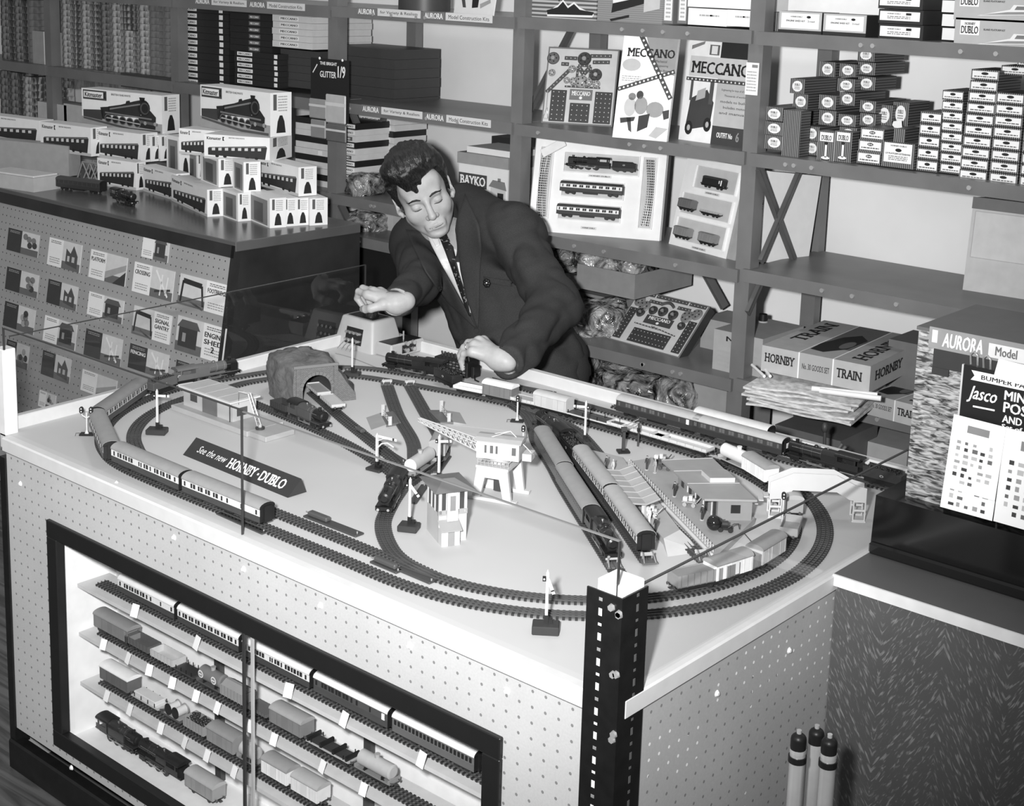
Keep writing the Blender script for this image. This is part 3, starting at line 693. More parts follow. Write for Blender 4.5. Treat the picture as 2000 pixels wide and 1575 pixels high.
def locomotive(label, col=0.03, L=0.165, kind='tender', group=None, stream=False, gloss=0.22):
    """x forward (chimney end)"""
    o = thing('steam_locomotive', label, 'model locomotive', group=group)
    M_, K = G(col, gloss, var=0.05), G(0.012, 0.35, var=0)
    m = MB(); m.box(-L/2, L/2, -0.0155, 0.0155, 0.0165, 0.0180, M_); m.box(-L/2+0.004, L/2-0.004, -0.0085, 0.0085, 0.008, 0.0165, K); m.box(L/2-0.002, L/2, -0.0155, 0.0155, 0.010, 0.018, K); m.obj('running_plate', o)
    zc = 0.0315; bl = L*0.62; x1 = L/2-0.006; x0 = x1-bl
    m = MB(); m.cyl((x0, 0, zc), (x1-0.028, 0, zc), 0.0125, M_, r1=0.0115, n=18)
    for k in range(4): x = x0+0.01+k*(bl-0.045)/3; m.cyl((x, 0, zc), (x+0.0012, 0, zc), 0.0129-0.0002*k, G(col*1.6+0.01, gloss), n=18)
    m.obj('boiler', o)
    m = MB(); m.cyl((x1-0.028, 0, zc), (x1, 0, zc), 0.0120, K, n=18); m.cyl((x1, 0, zc), (x1+0.002, 0, zc), 0.0095, K, r1=0.006, n=16); m.box(x1-0.024, x1-0.004, -0.008, 0.008, 0.018, 0.022, K); m.obj('smokebox', o)
    m = MB(); m.cyl((x1-0.015, 0, zc+0.010), (x1-0.015, 0, zc+0.0175), 0.0036, K, r1=0.0042, n=10); m.obj('chimney', o)
    m = MB(); m.ell((x0+bl*0.45, 0, zc+0.012), (0.005, 0.0045, 0.0045), M_, 10, 6); m.obj('dome', o)
    m = MB(); m.cyl((x0+bl*0.2, 0, zc+0.011), (x0+bl*0.2, 0, zc+0.0165), 0.0018, G(0.5, 0.3, 0.7), n=8); m.obj('safety_valve', o)
    m = MB(); xf = x0-0.0; m.prism([(-0.0135, 0.018), (0.0135, 0.018), (0.0135, 0.036)]+[(0.0135*math.cos(math.pi*k/8), 0.036+0.0095*math.sin(math.pi*k/8)) for k in range(1, 8)]+[(-0.0135, 0.036)], xf-0.004, xf+0.030, M_, 'x'); m.obj('firebox', o)
    xc = -L/2; cabl = xf-0.004-xc
    m = MB()
    for sy in (-1, 1):
        m.box(xc+0.004, xf-0.004, sy*0.0155-0.0006, sy*0.0155+0.0006, 0.018, 0.0295, M_); m.box(xf-0.009, xf-0.004, sy*0.0155-0.0006, sy*0.0155+0.0006, 0.0295, 0.041, M_); m.box(xc+0.010, xc+0.014, sy*0.0155-0.0006, sy*0.0155+0.0006, 0.0295, 0.041, M_)
    m.box(xf-0.005, xf-0.004, -0.0155, 0.0155, 0.018, 0.042, M_); m.obj('cab', o)
    m = MB(); m.prism(roof_poly(0.031, 0.041, 0.0065), xc+0.002, xf-0.002, K if col < 0.1 else M_, 'x', smooth=True); m.obj('cab_roof', o)
    if kind == 'tank':
        m = MB()
        for sy in (-1, 1): m.box(xf, x1-0.03, sy*0.0155-(0.004 if sy > 0 else 0), sy*0.0155+(0.004 if sy < 0 else 0), 0.018, 0.036, M_, b=0.0008)
        m.obj('side_tank', o)
    m = MB()
    for sy in (-1, 1): m.box(x1-0.030, x1-0.008, sy*0.0135-0.003, sy*0.0135+0.003, 0.008, 0.0165, K, b=0.001)
    m.obj('cylinder_block', o)
    rr = 0.0105; xs = [x0+bl*q for q in (0.0, 0.28, 0.56)]
    for x in xs:
        for sy in (-1, 1): wheel(o, x, sy*0.0105, rr)
    for x in (x1-0.012, x1-0.026):
        for sy in (-1, 1): wheel(o, x, sy*0.0085, 0.0055)
    for sy in (-1, 1):
        m = MB(); m.box(xs[0], xs[2], sy*0.0130-0.0004, sy*0.0130+0.0004, 0.0068, 0.0086, G(0.5, 0.3, 0.8)); m.box(xs[1], x1-0.02, sy*0.0140-0.0004, sy*0.0140+0.0004, 0.0100, 0.0114, G(0.45, 0.3, 0.8)); m.obj('coupling_rod', o)
        m = MB(); m.cyl((L/2, sy*0.0095, 0.0135), (L/2+0.0045, sy*0.0095, 0.0135), 0.0012, K, n=6); m.cyl((L/2+0.0045, sy*0.0095, 0.0135), (L/2+0.0052, sy*0.0095, 0.0135), 0.0026, G(0.6, 0.3, 0.7), n=10); m.obj('buffer', o)
        m = MB(); m.tube([(xf+0.03, sy*0.0125, zc+0.004), (x1-0.01, sy*0.0128, zc+0.004)], 0.0004, G(0.5, 0.3, 0.8), 5); m.obj('handrail', o)
        if kind != 'tank':
            m = MB(); m.box(xs[0]-0.012, xs[2]+0.012, sy*0.0130-0.0022, sy*0.0130+0.0022, 0.0180, 0.0215, M_, b=0.0006); m.obj('splasher', o)
            m = MB(); m.box(x1-0.020, x1-0.001, sy*0.0150-0.0004, sy*0.0150+0.0004, 0.018, 0.038, K); 
            if stream: m.obj('smoke_deflector', o)
    return o
def tender(label, col=0.03, L=0.078, group=None, emblem=True):
    o = thing('locomotive_tender', label, 'model tender', group=group); M_, K = G(col, 0.25, var=0.05), G(0.012, 0.4, var=0)
    m = MB(); m.box(-L/2, L/2, -0.015, 0.015, 0.012, 0.0140, K); m.box(-L/2, L/2, -0.015, 0.015, 0.014, 0.032, M_, b=0.0008); m.obj('body', o)
    m = MB()
    for sy in (-1, 1): m.box(-L/2+0.012, L/2, sy*0.0142-0.0006, sy*0.0142+0.0006, 0.032, 0.036, M_)
    m.obj('side_sheet', o)
    m = MB(); r = random.Random(2)
    for k in range(60): x, y = r.uniform(-L/2+0.014, L/2-0.004), r.uniform(-0.011, 0.011); m.ell((x, y, 0.0325+r.uniform(0, 0.002)), (0.003, 0.0028, 0.0022), G(0.02, 0.4, var=0), 5, 4)
    q = m.obj('coal', o); q['kind'] = 'stuff'
    m = MB()
    for sy in (-1, 1): m.box(-L/2+0.003, L/2-0.003, sy*0.0115-0.0012, sy*0.0115+0.0012, 0.004, 0.012, K)
    m.obj('frame', o); buffers(o, L, 0.03)
    for x in (-L*0.3, 0, L*0.3):
        for sy in (-1, 1): wheel(o, x, sy*0.0085, 0.0068)
    if emblem:
        for sy in (-1, 1):
            p = Print((0, sy*0.0152, 0.022), (-sy, 0, 0), (0, 0, 1)); p.oval(0, 0.001, 0.0042, 0.0024, G(0.45), 1); p.oval(0, 0.001, 0.0026, 0.0014, INK, 2); p.obj('emblem', o)
    return o
# ---- outer loop train, coming towards the viewer along the near edge, engine at the far left
CL = 0.236
d4 = (OUT.px(395, 985)+OUT.px(535, 1040))/2
e4 = OUT.near((-2.045, 1.567))
labs = ['cream and dark coach at the rear of the train by the near table edge', 'cream and dark coach second from the rear of the near-edge train', 'dark coach with pale windows third from the rear on the left curve', 'dark roofed coach right behind the engine on the far left curve']
for k, (lay, lab) in enumerate(zip(('brake', 'corridor', 'open', 'open'), labs)):
    c = coach(lab, 0.05, 0.72 if k < 2 else 0.45, 0.30 if k < 3 else 0.22, lay=lay, mir=-1); put(c, OUT, e4-CL*k, rev=True)
td = tender('dark tender behind the engine at the far left corner of the layout', 0.10); put(td, OUT, e4-CL*3-0.165, rev=True)
lo = locomotive('dark express engine at the far left corner heading the near-edge train', 0.11, 0.170, stream=True); put(lo, OUT, e4-CL*3-0.165-0.132, rev=True)
# ---- back straight
cA = coach('dark maroon coach with grey roof and one white window on the rear straight', 0.035, 0.05, 0.42, 0.12, lay='brake', white_win=True); span(cA, REAR, (1210, 815), (1340, 853))
cB = coach('dark coach with row of square windows behind the large black engine', 0.035, 0.05, 0.42, 0.12, lay='open'); span(cB, REAR, (1352, 858), (1500, 900))
dl = REAR.px(1590, 925)
lo = locomotive('large black engine on the rear straight beyond the white footbridge', 0.022, 0.175, stream=False, gloss=0.3); put(lo, REAR, REAR.px(1507, 903)+0.100, rev=True)
p = Print((0.0885, -0.006, 0.024), (0, 1, 0), (0, 0, 1)); p.rect(0, 0, 0.012, 0.011, G(0.85)); p.obj('front_plate', lo)
td = tender('dark tender coupled to the large black engine beside the display stand', 0.035, 0.085); put(td, REAR, REAR.px(1507, 903)+0.236, rev=True)
rc_ = coach('lone railcar with pale roof standing behind the dark coaches', 0.10, 0.12, 0.60, 0.06, L=0.19, lay='open'); put(rc_, BACK, BACK.near((-1.62, 2.612)))
# ---- goods train on the inner loop: the man's engine, then wagons all the way round to the right curve
lo = locomotive('black engine below the transformer with the man reaching behind it', 0.018, 0.172, gloss=0.2)
dM = OUT.px(800, 734); put(lo, OUT, dM-0.0); lo.location.z = VZ
td = tender('black tender with round emblem under the man\'s left hand', 0.022, 0.085)
q = PZ(868, 752, TZ+0.008); td.location = (q.x, q.y+0.012, VZ); td.rotation_euler = (0, 0, math.radians(166))
def at_inn(o, pa, pb, rev=False): return span(o, INN, pa, pb, rev)
w = wagon('low', 'white low open wagon right behind the black tender', 0.080, body=0.75); w2 = w; at_inn(w, (893, 765), (940, 777))
w = wagon('van', 'dark van with rounded white roof behind the low white wagon', 0.082, body=0.16, roof=0.82); at_inn(w, (946, 779), (995, 790))
w = wagon('low', 'pale grey low wagon with flat cover between two vans', 0.080, body=0.55); m = MB(); m.box(-0.038, 0.038, -0.0135, 0.0135, 0.013, 0.0175, G(0.42)); m.obj('sheet', w); at_inn(w, (998, 792), (1040, 802))
w = wagon('van', 'pale grey slab-sided goods van by the colour light signal', 0.092, body=0.50, roof=0.5); at_inn(w, (1045, 803), (1100, 815))
w = wagon('flat', 'long flat bogie wagon with dark planked deck behind the pale grey van', 0.165, body=0.55, roof=0.06); at_inn(w, (1108, 818), (1200, 840))
w = wagon('low', 'pale low wagon with deep well in front of the dark coaches', 0.15, body=0.55); at_inn(w, (1208, 842), (1285, 862))
w = wagon('low', 'pale low sided wagon coupled before the tank wagon', 0.15, body=0.55); at_inn(w, (1292, 864), (1375, 886))
w = wagon('tank', 'white tank wagon behind the pale low wagons near the station roof', 0.100, body=0.72, roof=0.7); at_inn(w, (1430, 905), (1476, 922))
side_print(w, lambda p: (p.rect(0.025, 0.016, 0.085, 0.022, PALEINK), p.text('FUEL OIL', 0.03, 0.0165, 0.08, 0.0212, PAPER, 3)), 0.1, 0.026)
w = wagon('van', 'bright white refrigerator van behind the footbridge stairs', 0.088, body=0.85, roof=0.32); at_inn(w, (1482, 925), (1530, 945))
rs = [('low', 'grey wagon seen through the footbridge arch', 0.25, 0.2), ('van', 'grey roofed goods van half hidden under the footbridge', 0.42, 0.35)]
w = wagon('van', 'large grey roofed van under the footbridge on the right curve', 0.09, body=0.33, roof=0.38); span(w, INN, (1560, 975), (1592, 1020))
w = wagon('open', 'small grey open wagon below the footbridge on the right curve', 0.070, body=0.33); span(w, INN, (1594, 1030), (1580, 1075))
w = wagon('van', 'pale van with white rounded end nearest the footbridge on the right curve', 0.085, body=0.55, roof=0.30); span(w, INN, (1565, 1095), (1510, 1128)); DV = w
w = wagon('hopper', 'grey ribbed mineral wagon between two white ended vans', 0.085, body=0.24); span(w, INN, (1508, 1130), (1440, 1150))
w = wagon('van', 'white van with grey roof in front of the ribbed mineral wagon', 0.085, body=0.85, roof=0.30); span(w, INN, (1478, 1128), (1405, 1155))
w = wagon('hopper', 'grey steel mineral wagon last on the right curve by the slotted post', 0.088, body=0.27); m = MB(); m.box(-0.043, 0.043, -0.0145, 0.0145, 0.0115, 0.029, G(0.24)); m.obj('load', w); span(w, INN, (1415, 1154), (1338, 1170))
# ---- sidings
lo = locomotive('black engine facing the viewer at the throat of the sidings', 0.014, 0.14, gloss=0.3); span(lo, BR, (752, 1015), (790, 950), rev=True)
lo.location.x += 0.0
w = wagon('tank', 'grey tank wagon with white domed end facing the viewer in the sidings', 0.095, body=0.40, roof=0.3); put(w, B2, B2.px(830, 925)); TKW = w
m = MB(); m.cyl((-0.0442, 0, 0.026), (-0.0475, 0, 0.026), 0.0122, G(0.8), r1=0.008, n=20); m.obj('white_end', w)
w = wagon('van', 'grey roofed goods van behind the white ended tank wagon', 0.09, body=0.30, roof=0.30); put(w, B2, B2.px(848, 893)+0.02)
lo = locomotive('dark green tank engine passing the goods depot', 0.06, 0.128, kind='tank', gloss=0.4); span(lo, SHED, (548, 820), (615, 846), rev=True)
td = wagon('open', 'dark open coal wagon behind the green tank engine', 0.06, body=0.04); span(td, SHED, (520, 806), (545, 818))
w = wagon('low', 'pale flat wagon nearest the viewer outside the tunnel mouth', 0.085, body=0.48); m = MB(); m.box(-0.04, 0.04, -0.0135, 0.0135, 0.013, 0.0175, G(0.50)); m.obj('sheet', w); span(w, TUN, (610, 785), (648, 812))
w = wagon('low', 'pale flat wagon half inside the tunnel mouth', 0.085, body=0.48); m = MB(); m.box(-0.04, 0.04, -0.0135, 0.0135, 0.013, 0.0165, G(0.40)); m.obj('sheet', w); span(w, TUN, (580, 765), (612, 782))
# ---- platform trains
def alongp(o, P, pa, pb, rev=False): return span(o, P, pa, pb, rev)
sB = PL2.px(1272, 1088)
c = coach('near cream and dark coach at the island platform, its black end facing the viewer', 0.04, 0.68, 0.36, lay='open'); put(c, PL2, sB-0.125, rev=False)
c = coach('far cream and dark coach at the island platform behind a black engine', 0.04, 0.68, 0.36, lay='open'); put(c, PL2, sB-0.125-CL)
td = tender('black tender between the engine and coaches at the island platform', 0.018, 0.08); put(td, PL2, sB-0.125-CL-0.165, rev=True)
lo = locomotive('black engine at the head of the island platform coaches', 0.02, 0.155, gloss=0.3); put(lo, PL2, sB-0.125-CL-0.165-0.125, rev=True)
sA = PL1.px(1205, 1098)
lo = locomotive('black engine facing the viewer at the left platform track', 0.014, 0.15, gloss=0.28); put(lo, PL1, sA-0.075)
c = coach('grey roofed coach coupled behind the left platform engine', 0.10, 0.12, 0.27, 0.06, lay='suburb'); put(c, PL1, sA-0.15-0.005-0.114-0.002)
c = coach('grey roofed coach at the far end of the left platform train', 0.10, 0.12, 0.27, 0.06, lay='suburb'); put(c, PL1, sA-0.15-0.005-0.114-CL)
# ================================================================ things standing on the layout
WH = G(0.54, 0.45, var=0.03); CREAM = G(0.46, 0.55, var=0.04); LGREY = G(0.40, 0.5, var=0.05); MGREY = G(0.30, 0.5, var=0.05); DG = G(0.045, 0.5, var=0.05)
def hgt(px, py, p, plane='y'):
    """height above the table of a pixel that stands above point p"""
    return (PY(px, py, p.y) if plane == 'y' else PX(px, py, p.x)).z - TZ
def axis(o, a, b):
    d = Vector((b.x-a.x, b.y-a.y, 0)); o.rotation_euler = (0, 0, math.atan2(d.y, d.x)); return d.length
# ---- goods depot with platform and crane
A = PZ(345, 803, TZ); B = PZ(485, 852, TZ); D = PZ(565, 838, TZ)
dl = B.x-A.x+0.02; dd = 0.10
o = thing('goods_depot', 'pale goods depot building with flat ribbed roof on a low platform', 'model building', (A.x-0.015, 1.865, TZ))
m = MB(); m.box(0, dl, 0, dd, 0, 0.012, LGREY, b=0.001); m.box(dl-0.004, dl+0.055, 0.006, 0.085, 0, 0.0115, LGREY, b=0.001); m.obj('platform', o)
bx0, bx1, by0, by1 = 0.020, 0.020+0.175, 0.02, 0.085
m = MB(); m.box(bx0, bx1, by0, by1, 0.012, 0.054, CREAM); m.obj('wall', o)
m = MB(); m.box(bx0-0.006, bx1+0.006, by0-0.010, by1+0.008, 0.054, 0.058, WH, b=0.001); r = m.obj('roof', o)
for k in range(4):
    m = MB(); x0 = bx0+0.0+k*(bx1-bx0)/4; m.box(x0+0.001, x0+(bx1-bx0)/4-0.001, by0-0.005, by1+0.004, 0.058, 0.0586, G(0.42, 0.5, var=0.04)); m.obj('roof_panel', r)
m = MB(); m.box(bx0+0.070, bx0+0.122, by0-0.0012, by0+0.001, 0.012, 0.050, G(0.14, 0.5)); m.obj('sliding_door', o)
m = MB(); m.box(bx0+0.026, bx0+0.050, by0-0.001, by0+0.001, 0.028, 0.044, G(0.07, 0.3)); m.obj('window', o)
m = MB(); m.box(bx1-0.001, bx1+0.001, by0+0.012, by0+0.04, 0.022, 0.040, G(0.07, 0.3)); m.obj('window', o)
m = MB(); m.cyl((bx1-0.004, by0-0.004, 0.012), (bx1-0.004, by0-0.004, 0.054), 0.0012, DG, n=6); m.obj('drainpipe', o)
p = PZ(508, 838, TZ+0.012)
o = thing('yard_crane', 'small white lattice crane on the depot platform', 'model crane', (p.x, p.y, TZ+0.012))
m = MB(); m.cyl((0, 0, 0), (0, 0, 0.004), 0.010, DG, n=16); m.cyl((0, 0, 0.004), (0, 0, 0.01), 0.004, WH, n=10); m.obj('base', o)
tip1 = PY(487, 769, p.y); tip1 = Vector((tip1.x-p.x, 0, tip1.z-p.z)); tip2 = PY(466, 765, p.y); tip2 = Vector((tip2.x-p.x, 0, tip2.z-p.z))
m = MB(); n = 9; d = tip1.normalized(); q = Vector((d.z, 0, -d.x))*0.0065
for sg in (-1, 1):
    m.tube([q*sg+d*0.006, tip1+q*sg*0.6], 0.0015, WH, 5)
    m.tube([tip1+q*sg*0.6, tip2], 0.0010, WH, 5)
for k in range(n):
    a = tip1*(k/n)+d*0.006; b = tip1*((k+1)/n); sg = 1 if k % 2 else -1; m.tube([a+q*sg, b-q*sg], 0.0007, WH, 4)
m.obj('lattice_jib', o)
m = MB(); m.tube([tip2, Vector((tip2.x, 0, tip2.z-0.03))], 0.0004, DG, 4); m.obj('hook_line', o)
# ---- tunnel
FA = PZ(575, 795, TZ); FB = PZ(688, 782, TZ); sd = Vector((FB.x-FA.x, FB.y-FA.y, 0)); FW = sd.length; sd.normalize(); td_ = Vector((-sd.y, sd.x, 0))
o = thing('tunnel', 'grey moulded rock tunnel with brick portal over the siding', 'model tunnel', (FA.x, FA.y, TZ), math.atan2(sd.y, sd.x))
HT = 0.125; LEN = 0.19
def rockmat(nt, b):
    f = _noise(nt, 26.0, 8, dist=1.0); nt.links.new(_range(nt, f, 0.3, 0.7, 0.07, 0.15), b.inputs['Base Color'])
    bp = nt.nodes.new('ShaderNodeBump'); bp.inputs['Strength'].default_value = 0.8; bp.inputs['Distance'].default_value = 0.004
    nt.links.new(_noise(nt, 70.0, 8), bp.inputs['Height']); nt.links.new(bp.outputs[0], b.inputs['Normal'])
ROCK = node_mat('tunnel_rock', rockmat, 0.7)
def portalmat(nt, b):
    tc = nt.nodes.new('ShaderNodeTexCoord'); mp = nt.nodes.new('ShaderNodeMapping'); mp.inputs['Rotation'].default_value = (math.radians(90), 0, 0); nt.links.new(tc.outputs['Object'], mp.inputs[0])
    br = nt.nodes.new('ShaderNodeTexBrick'); br.inputs['Scale'].default_value = 95; br.inputs['Color1'].default_value = (0.13,)*3+(1,); br.inputs['Color2'].default_value = (0.17,)*3+(1,); br.inputs['Mortar'].default_value = (0.08,)*3+(1,)
    br.inputs['Mortar Size'].default_value = 0.03
    nt.links.new(mp.outputs[0], br.inputs['Vector']); nt.links.new(br.outputs['Color'], b.inputs['Base Color'])
PORT = node_mat('portal_brick', portalmat, 0.7)
# outline of the front in (s, z); the hill runs back along +t (local y)
ac, ar, ah = 0.054, 0.034, 0.036                                    # arch centre, radius, springing height
outl = [(0.0, 0.0), (-0.004, 0.05), (0.000, 0.090), (0.018, 0.097), (0.052, 0.099), (0.088, 0.097), (0.102, 0.086), (0.115, 0.072), (0.132, 0.045), (0.150, 0.022), (0.155, 0.0)]
outl = [(s_*FW/0.145, z_*0.95) for s_, z_ in outl]
hole = [(ac+ar, 0.0), (ac+ar, ah)]+[(ac+ar*math.cos(math.pi*k/10), ah+ar*math.sin(math.pi*k/10)) for k in range(1, 10)]+[(ac-ar, ah), (ac-ar, 0.0)]
hole = hole[::-1]
m = MB(); N = 60
def resample(pl, n):
    P = [Vector((a, b)) for a, b in pl]; cum = [0]
    for a, b in zip(P, P[1:]): cum.append(cum[-1]+(b-a).length)
    out = []
    for k in range(n+1):
        t = cum[-1]*k/n; i = max(0, min(len(P)-2, int(np.searchsorted(cum, t, 'right'))-1)); out.append(P[i].lerp(P[i+1], (t-cum[i])/max(1e-9, cum[i+1]-cum[i])))
    return out
oo, hh = resample(outl, N), resample(hole, N)
vs = [(a.x, 0, a.y) for a in oo]+[(a.x, 0, a.y) for a in hh]
m.add(vs, [(k, N+1+k, N+2+k, k+1) for k in range(N)], PORT); m.obj('portal', o)
m = MB()
for k in range(13):                                                  # voussoirs round the arch
    t0, t1 = math.pi*k/13+0.02, math.pi*(k+1)/13-0.02; ri, ro = ar+0.0002, ar+0.008
    pl = [(ac+ro*math.cos(t1), ah+ro*math.sin(t1)), (ac+ri*math.cos(t1), ah+ri*math.sin(t1)), (ac+ri*math.cos(t0), ah+ri*math.sin(t0)), (ac+ro*math.cos(t0), ah+ro*math.sin(t0))]
    q = MB(); q.prism(pl[::-1], -0.0018, 0.001, G(0.15, 0.7), 'y'); q.obj('voussoir', o)
q = MB(); q.box(-0.002, 0.106, -0.003, 0.002, 0.088, 0.095, G(0.16, 0.7), b=0.001); q.obj('parapet', o)
for x in (0.009, 0.099):
    q = MB(); q.box(x-0.005, x+0.005, -0.0025, 0.001, 0.0, 0.088, PORT); q.obj('pilaster', o)
m = MB(); vs = []; rr = random.Random(4); R_ = 14
from mathutils import noise as _mn
for j in range(R_+1):
    t = j/R_; grow = 1.0+0.28*math.sin(math.pi*min(1, t*1.1))
    fall = 1.0 if t < 0.7 else max(0.0, math.cos((t-0.7)/0.3*math.pi/2))**0.6
    for k, a in enumerate(oo):
        sx = (a.x-ac)*grow*(0.75+0.25*fall)+ac-0.010*math.sin(math.pi*t); zz = a.y*(1+0.16*math.sin(math.pi*min(1, t*1.2)))*fall
        nz = _mn.noise(Vector((sx*28, t*6, zz*28)))*0.010*min(1, t*5)+_mn.noise(Vector((sx*90, t*18, zz*90)))*0.003*min(1, t*5)
        e = 0.0 if k in (0, N) else 1.0
        vs.append((sx+nz*(1 if sx > ac else -1), t*LEN, max(0, zz+nz*e*(1 if zz > 0.01 else 0))))
m.add(vs, [(j*(N+1)+k, j*(N+1)+k+1, (j+1)*(N+1)+k+1, (j+1)*(N+1)+k) for j in range(R_) for k in range(N)], ROCK, smooth=True); m.obj('rock_shell', o)
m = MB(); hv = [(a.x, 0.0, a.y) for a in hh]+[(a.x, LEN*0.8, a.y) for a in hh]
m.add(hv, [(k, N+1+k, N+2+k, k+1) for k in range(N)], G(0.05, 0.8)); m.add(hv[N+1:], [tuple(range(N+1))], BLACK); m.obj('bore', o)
# ---- wedge shaped sign
A = PZ(360, 888, TZ); B = PZ(565, 972, TZ); C_ = PZ(594, 960, TZ)
L = B.x-A.x
o = thing('wedge_sign', 'long dark wedge sign with white lettering lying on the layout board', 'sign', (A.x, (A.y+B.y)/2, TZ), math.atan2(B.y-A.y, L))
dpt, hh_ = 0.046, 0.030
m = MB(); m.prism([(0, 0), (dpt, 0), (dpt*0.72, hh_)], 0, L, G(0.035, 0.4, var=0.05), 'x'); m.obj('wedge', o)
sv = Vector((0, dpt*0.72, hh_)); sw = sv.length
p = Print((0, 0, 0), X3, sv)
p.text('See the new', 0.030, sw*0.36, 0.125, sw*0.72, G(0.75, 0.6), 1, 0.0, 0.35)
p.text('HORNBY', 0.134, sw*0.24, 0.222, sw*0.72, G(0.8, 0.6), 1, 0.045); p.text('DUBLO', 0.236, sw*0.24, 0.312, sw*0.72, G(0.8, 0.6), 1, 0.045); p.rect(0.226, sw*0.42, 0.231, sw*0.52, G(0.8, 0.6))
for x0, x1 in ((0.134, 0.222), (0.236, 0.312)):                     # slab feet of the letters
    pass
p.obj('lettering', o)
# ---- signals
def semaphore(base, top, label, arm=1, box=(0.042, 0.028, 0.012), ang=0.0, rot=0.7):
    p = PZ(base[0], base[1], TZ); H = hgt(top[0], top[1], p)
    o = thing('semaphore_signal', label, 'model signal', (p.x, p.y, TZ), rot)
    m = MB(); m.box(-box[0]/2, box[0]/2, -box[1]*0.65, box[1]*0.35, 0, box[2], G(0.03, 0.45), b=0.0015); m.obj('base_box', o)
    m = MB(); m.box(-0.0035, 0.0035, -0.003, 0.003, box[2], box[2]+0.012, BLACK); m.box(0.004, 0.010, -0.004, 0.004, box[2], box[2]+0.006, BLACK); m.obj('socket', o)
    m = MB(); m.box(-0.0022, 0.0022, -0.0022, 0.0022, box[2]+0.010, H, WH); m.cyl((0, 0, H), (0, 0, H+0.004), 0.0024, WH, r1=0.0006, n=6); m.obj('mast', o)
    if arm:
        T = Matrix.Translation((0.001*arm, -0.003, H-0.010)) @ Matrix.Rotation(ang*arm, 4, 'Y')
        m = MB(); m.box(0, 0.026*arm, -0.0005, 0.0005, -0.0025, 0.0025, G(0.6, 0.5), T); m.box(0.019*arm, 0.0215*arm, -0.0007, 0.0007, -0.0025, 0.0025, INK, T); m.obj('arm', o)
        m = MB(); m.box(-0.0075*arm, -0.002*arm, -0.0035, 0.001, H-0.014, H-0.007, BLACK); m.ell((-0.005*arm, -0.004, H-0.0105), (0.0016, 0.001, 0.0016), G(0.7, 0.2), 8, 6); m.obj('spectacle_lamp', o)
    return o, H
semaphore((308, 846), (302, 762), 'tall white semaphore inside the left curve in front of the depot', 1, rot=0.65)
semaphore((688, 735), (687, 662), 'white semaphore with black box base right of the tunnel', 0, rot=0.6)
semaphore((857, 940), (858, 852), 'white semaphore beside the crane jib at the siding throat', 1, (0.026, 0.022, 0.006), -0.15, rot=0.4)
semaphore((800, 1034), (797, 935), 'white semaphore with drooping arm left of the signal box', 1, (0.036, 0.03, 0.012), 0.9, rot=0.5)
semaphore((1142, 865), (1142, 785), 'slim white semaphore behind the black platform engine', -1, (0.026, 0.022, 0.006), 0.0, rot=0.5)
semaphore((1066, 1232), (1065, 1116), 'nearest white semaphore on a dark box by the front rim', 1, (0.042, 0.03, 0.014), 1.2, rot=0.65)
o, H = semaphore((736, 918), (738, 850), 'white junction semaphore with curved bracket arm by the sidings', 0, (0.036, 0.024, 0.006), rot=0.15)
m = MB(); m.tube([(0.002, 0, H-0.026), (0.012, 0, H-0.016), (0.026, 0, H-0.012), (0.042, 0, H-0.018)], 0.0018, WH, 6); m.tube([(0.002, 0, H-0.012), (0.016, 0, H-0.005), (0.042, 0, H-0.002)], 0.0012, WH, 6); m.obj('bracket', o)
m = MB(); m.box(0.004, 0.050, -0.002, -0.001, H-0.004, H+0.001, WH); m.box(0.040, 0.044, -0.0025, -0.0008, H-0.004, H+0.001, INK); m.obj('arm', o)
def colour_light(base, top, label, twin=False, rot=0.6):
    p = PZ(base[0], base[1], TZ); H = hgt(top[0], top[1], p)
    o = thing('colour_light_signal', label, 'model signal', (p.x, p.y, TZ), rot)
    m = MB(); m.box(-0.015, 0.015, -0.009, 0.009, 0, 0.004, BLACK, b=0.001); m.obj('base_plate', o)
    m = MB(); m.cyl((0, 0, 0.004), (0, 0, 0.012), 0.0055, WH, r1=0.0022, n=4); m.cyl((0, 0, 0.010), (0, 0, H-0.010), 0.0019, WH, n=8)
    if twin:
        m.tube([(-0.010, 0, H-0.012), (-0.009, 0, H-0.017), (0, 0, H-0.023), (0.009, 0, H-0.017), (0.010, 0, H-0.012)], 0.0016, WH, 6)
    m.obj('mast', o)
    for x in ((-0.010, 0.010) if twin else (0,)):
        m = MB(); m.cyl((x, 0.001, H-0.008), (x, -0.004, H-0.008), 0.0042, BLACK, n=10); m.cyl((x, 0.001, H-0.002), (x, -0.004, H-0.002), 0.0042, BLACK, n=10); m.box(x-0.0042, x+0.0042, -0.003, 0.001, H-0.008, H-0.002, BLACK); h_ = m.obj('lamp_head', o)
        for zz in (H-0.008, H-0.002):
            m = MB(); m.ell((x, -0.0042, zz), (0.0018, 0.0008, 0.0018), G(0.5, 0.15, var=0), 8, 6); m.obj('lens', h_)
    m = MB(); m.tube([(-0.014, 0.004, 0.004), (-0.020, 0.000, 0.006), (-0.024, -0.006, 0.001)], 0.0007, G(0.4), 5); m.tube([(-0.014, 0, 0.004), (-0.022, -0.004, 0.005), (-0.022, -0.010, 0.001)], 0.0007, G(0.1), 5); m.obj('wire', o)
    return o
colour_light((170, 850), (170, 797), 'twin headed colour light signal in the far left corner of the board', True, 0.75)
colour_light((1010, 824), (1011, 774), 'colour light signal by the pale grey van, behind its twin', False)
colour_light((1021, 884), (1020, 832), 'colour light signal right of the crane cab', False)
colour_light((1526, 1043), (1527, 962), 'colour light signal under the footbridge beside the goods vans', False)
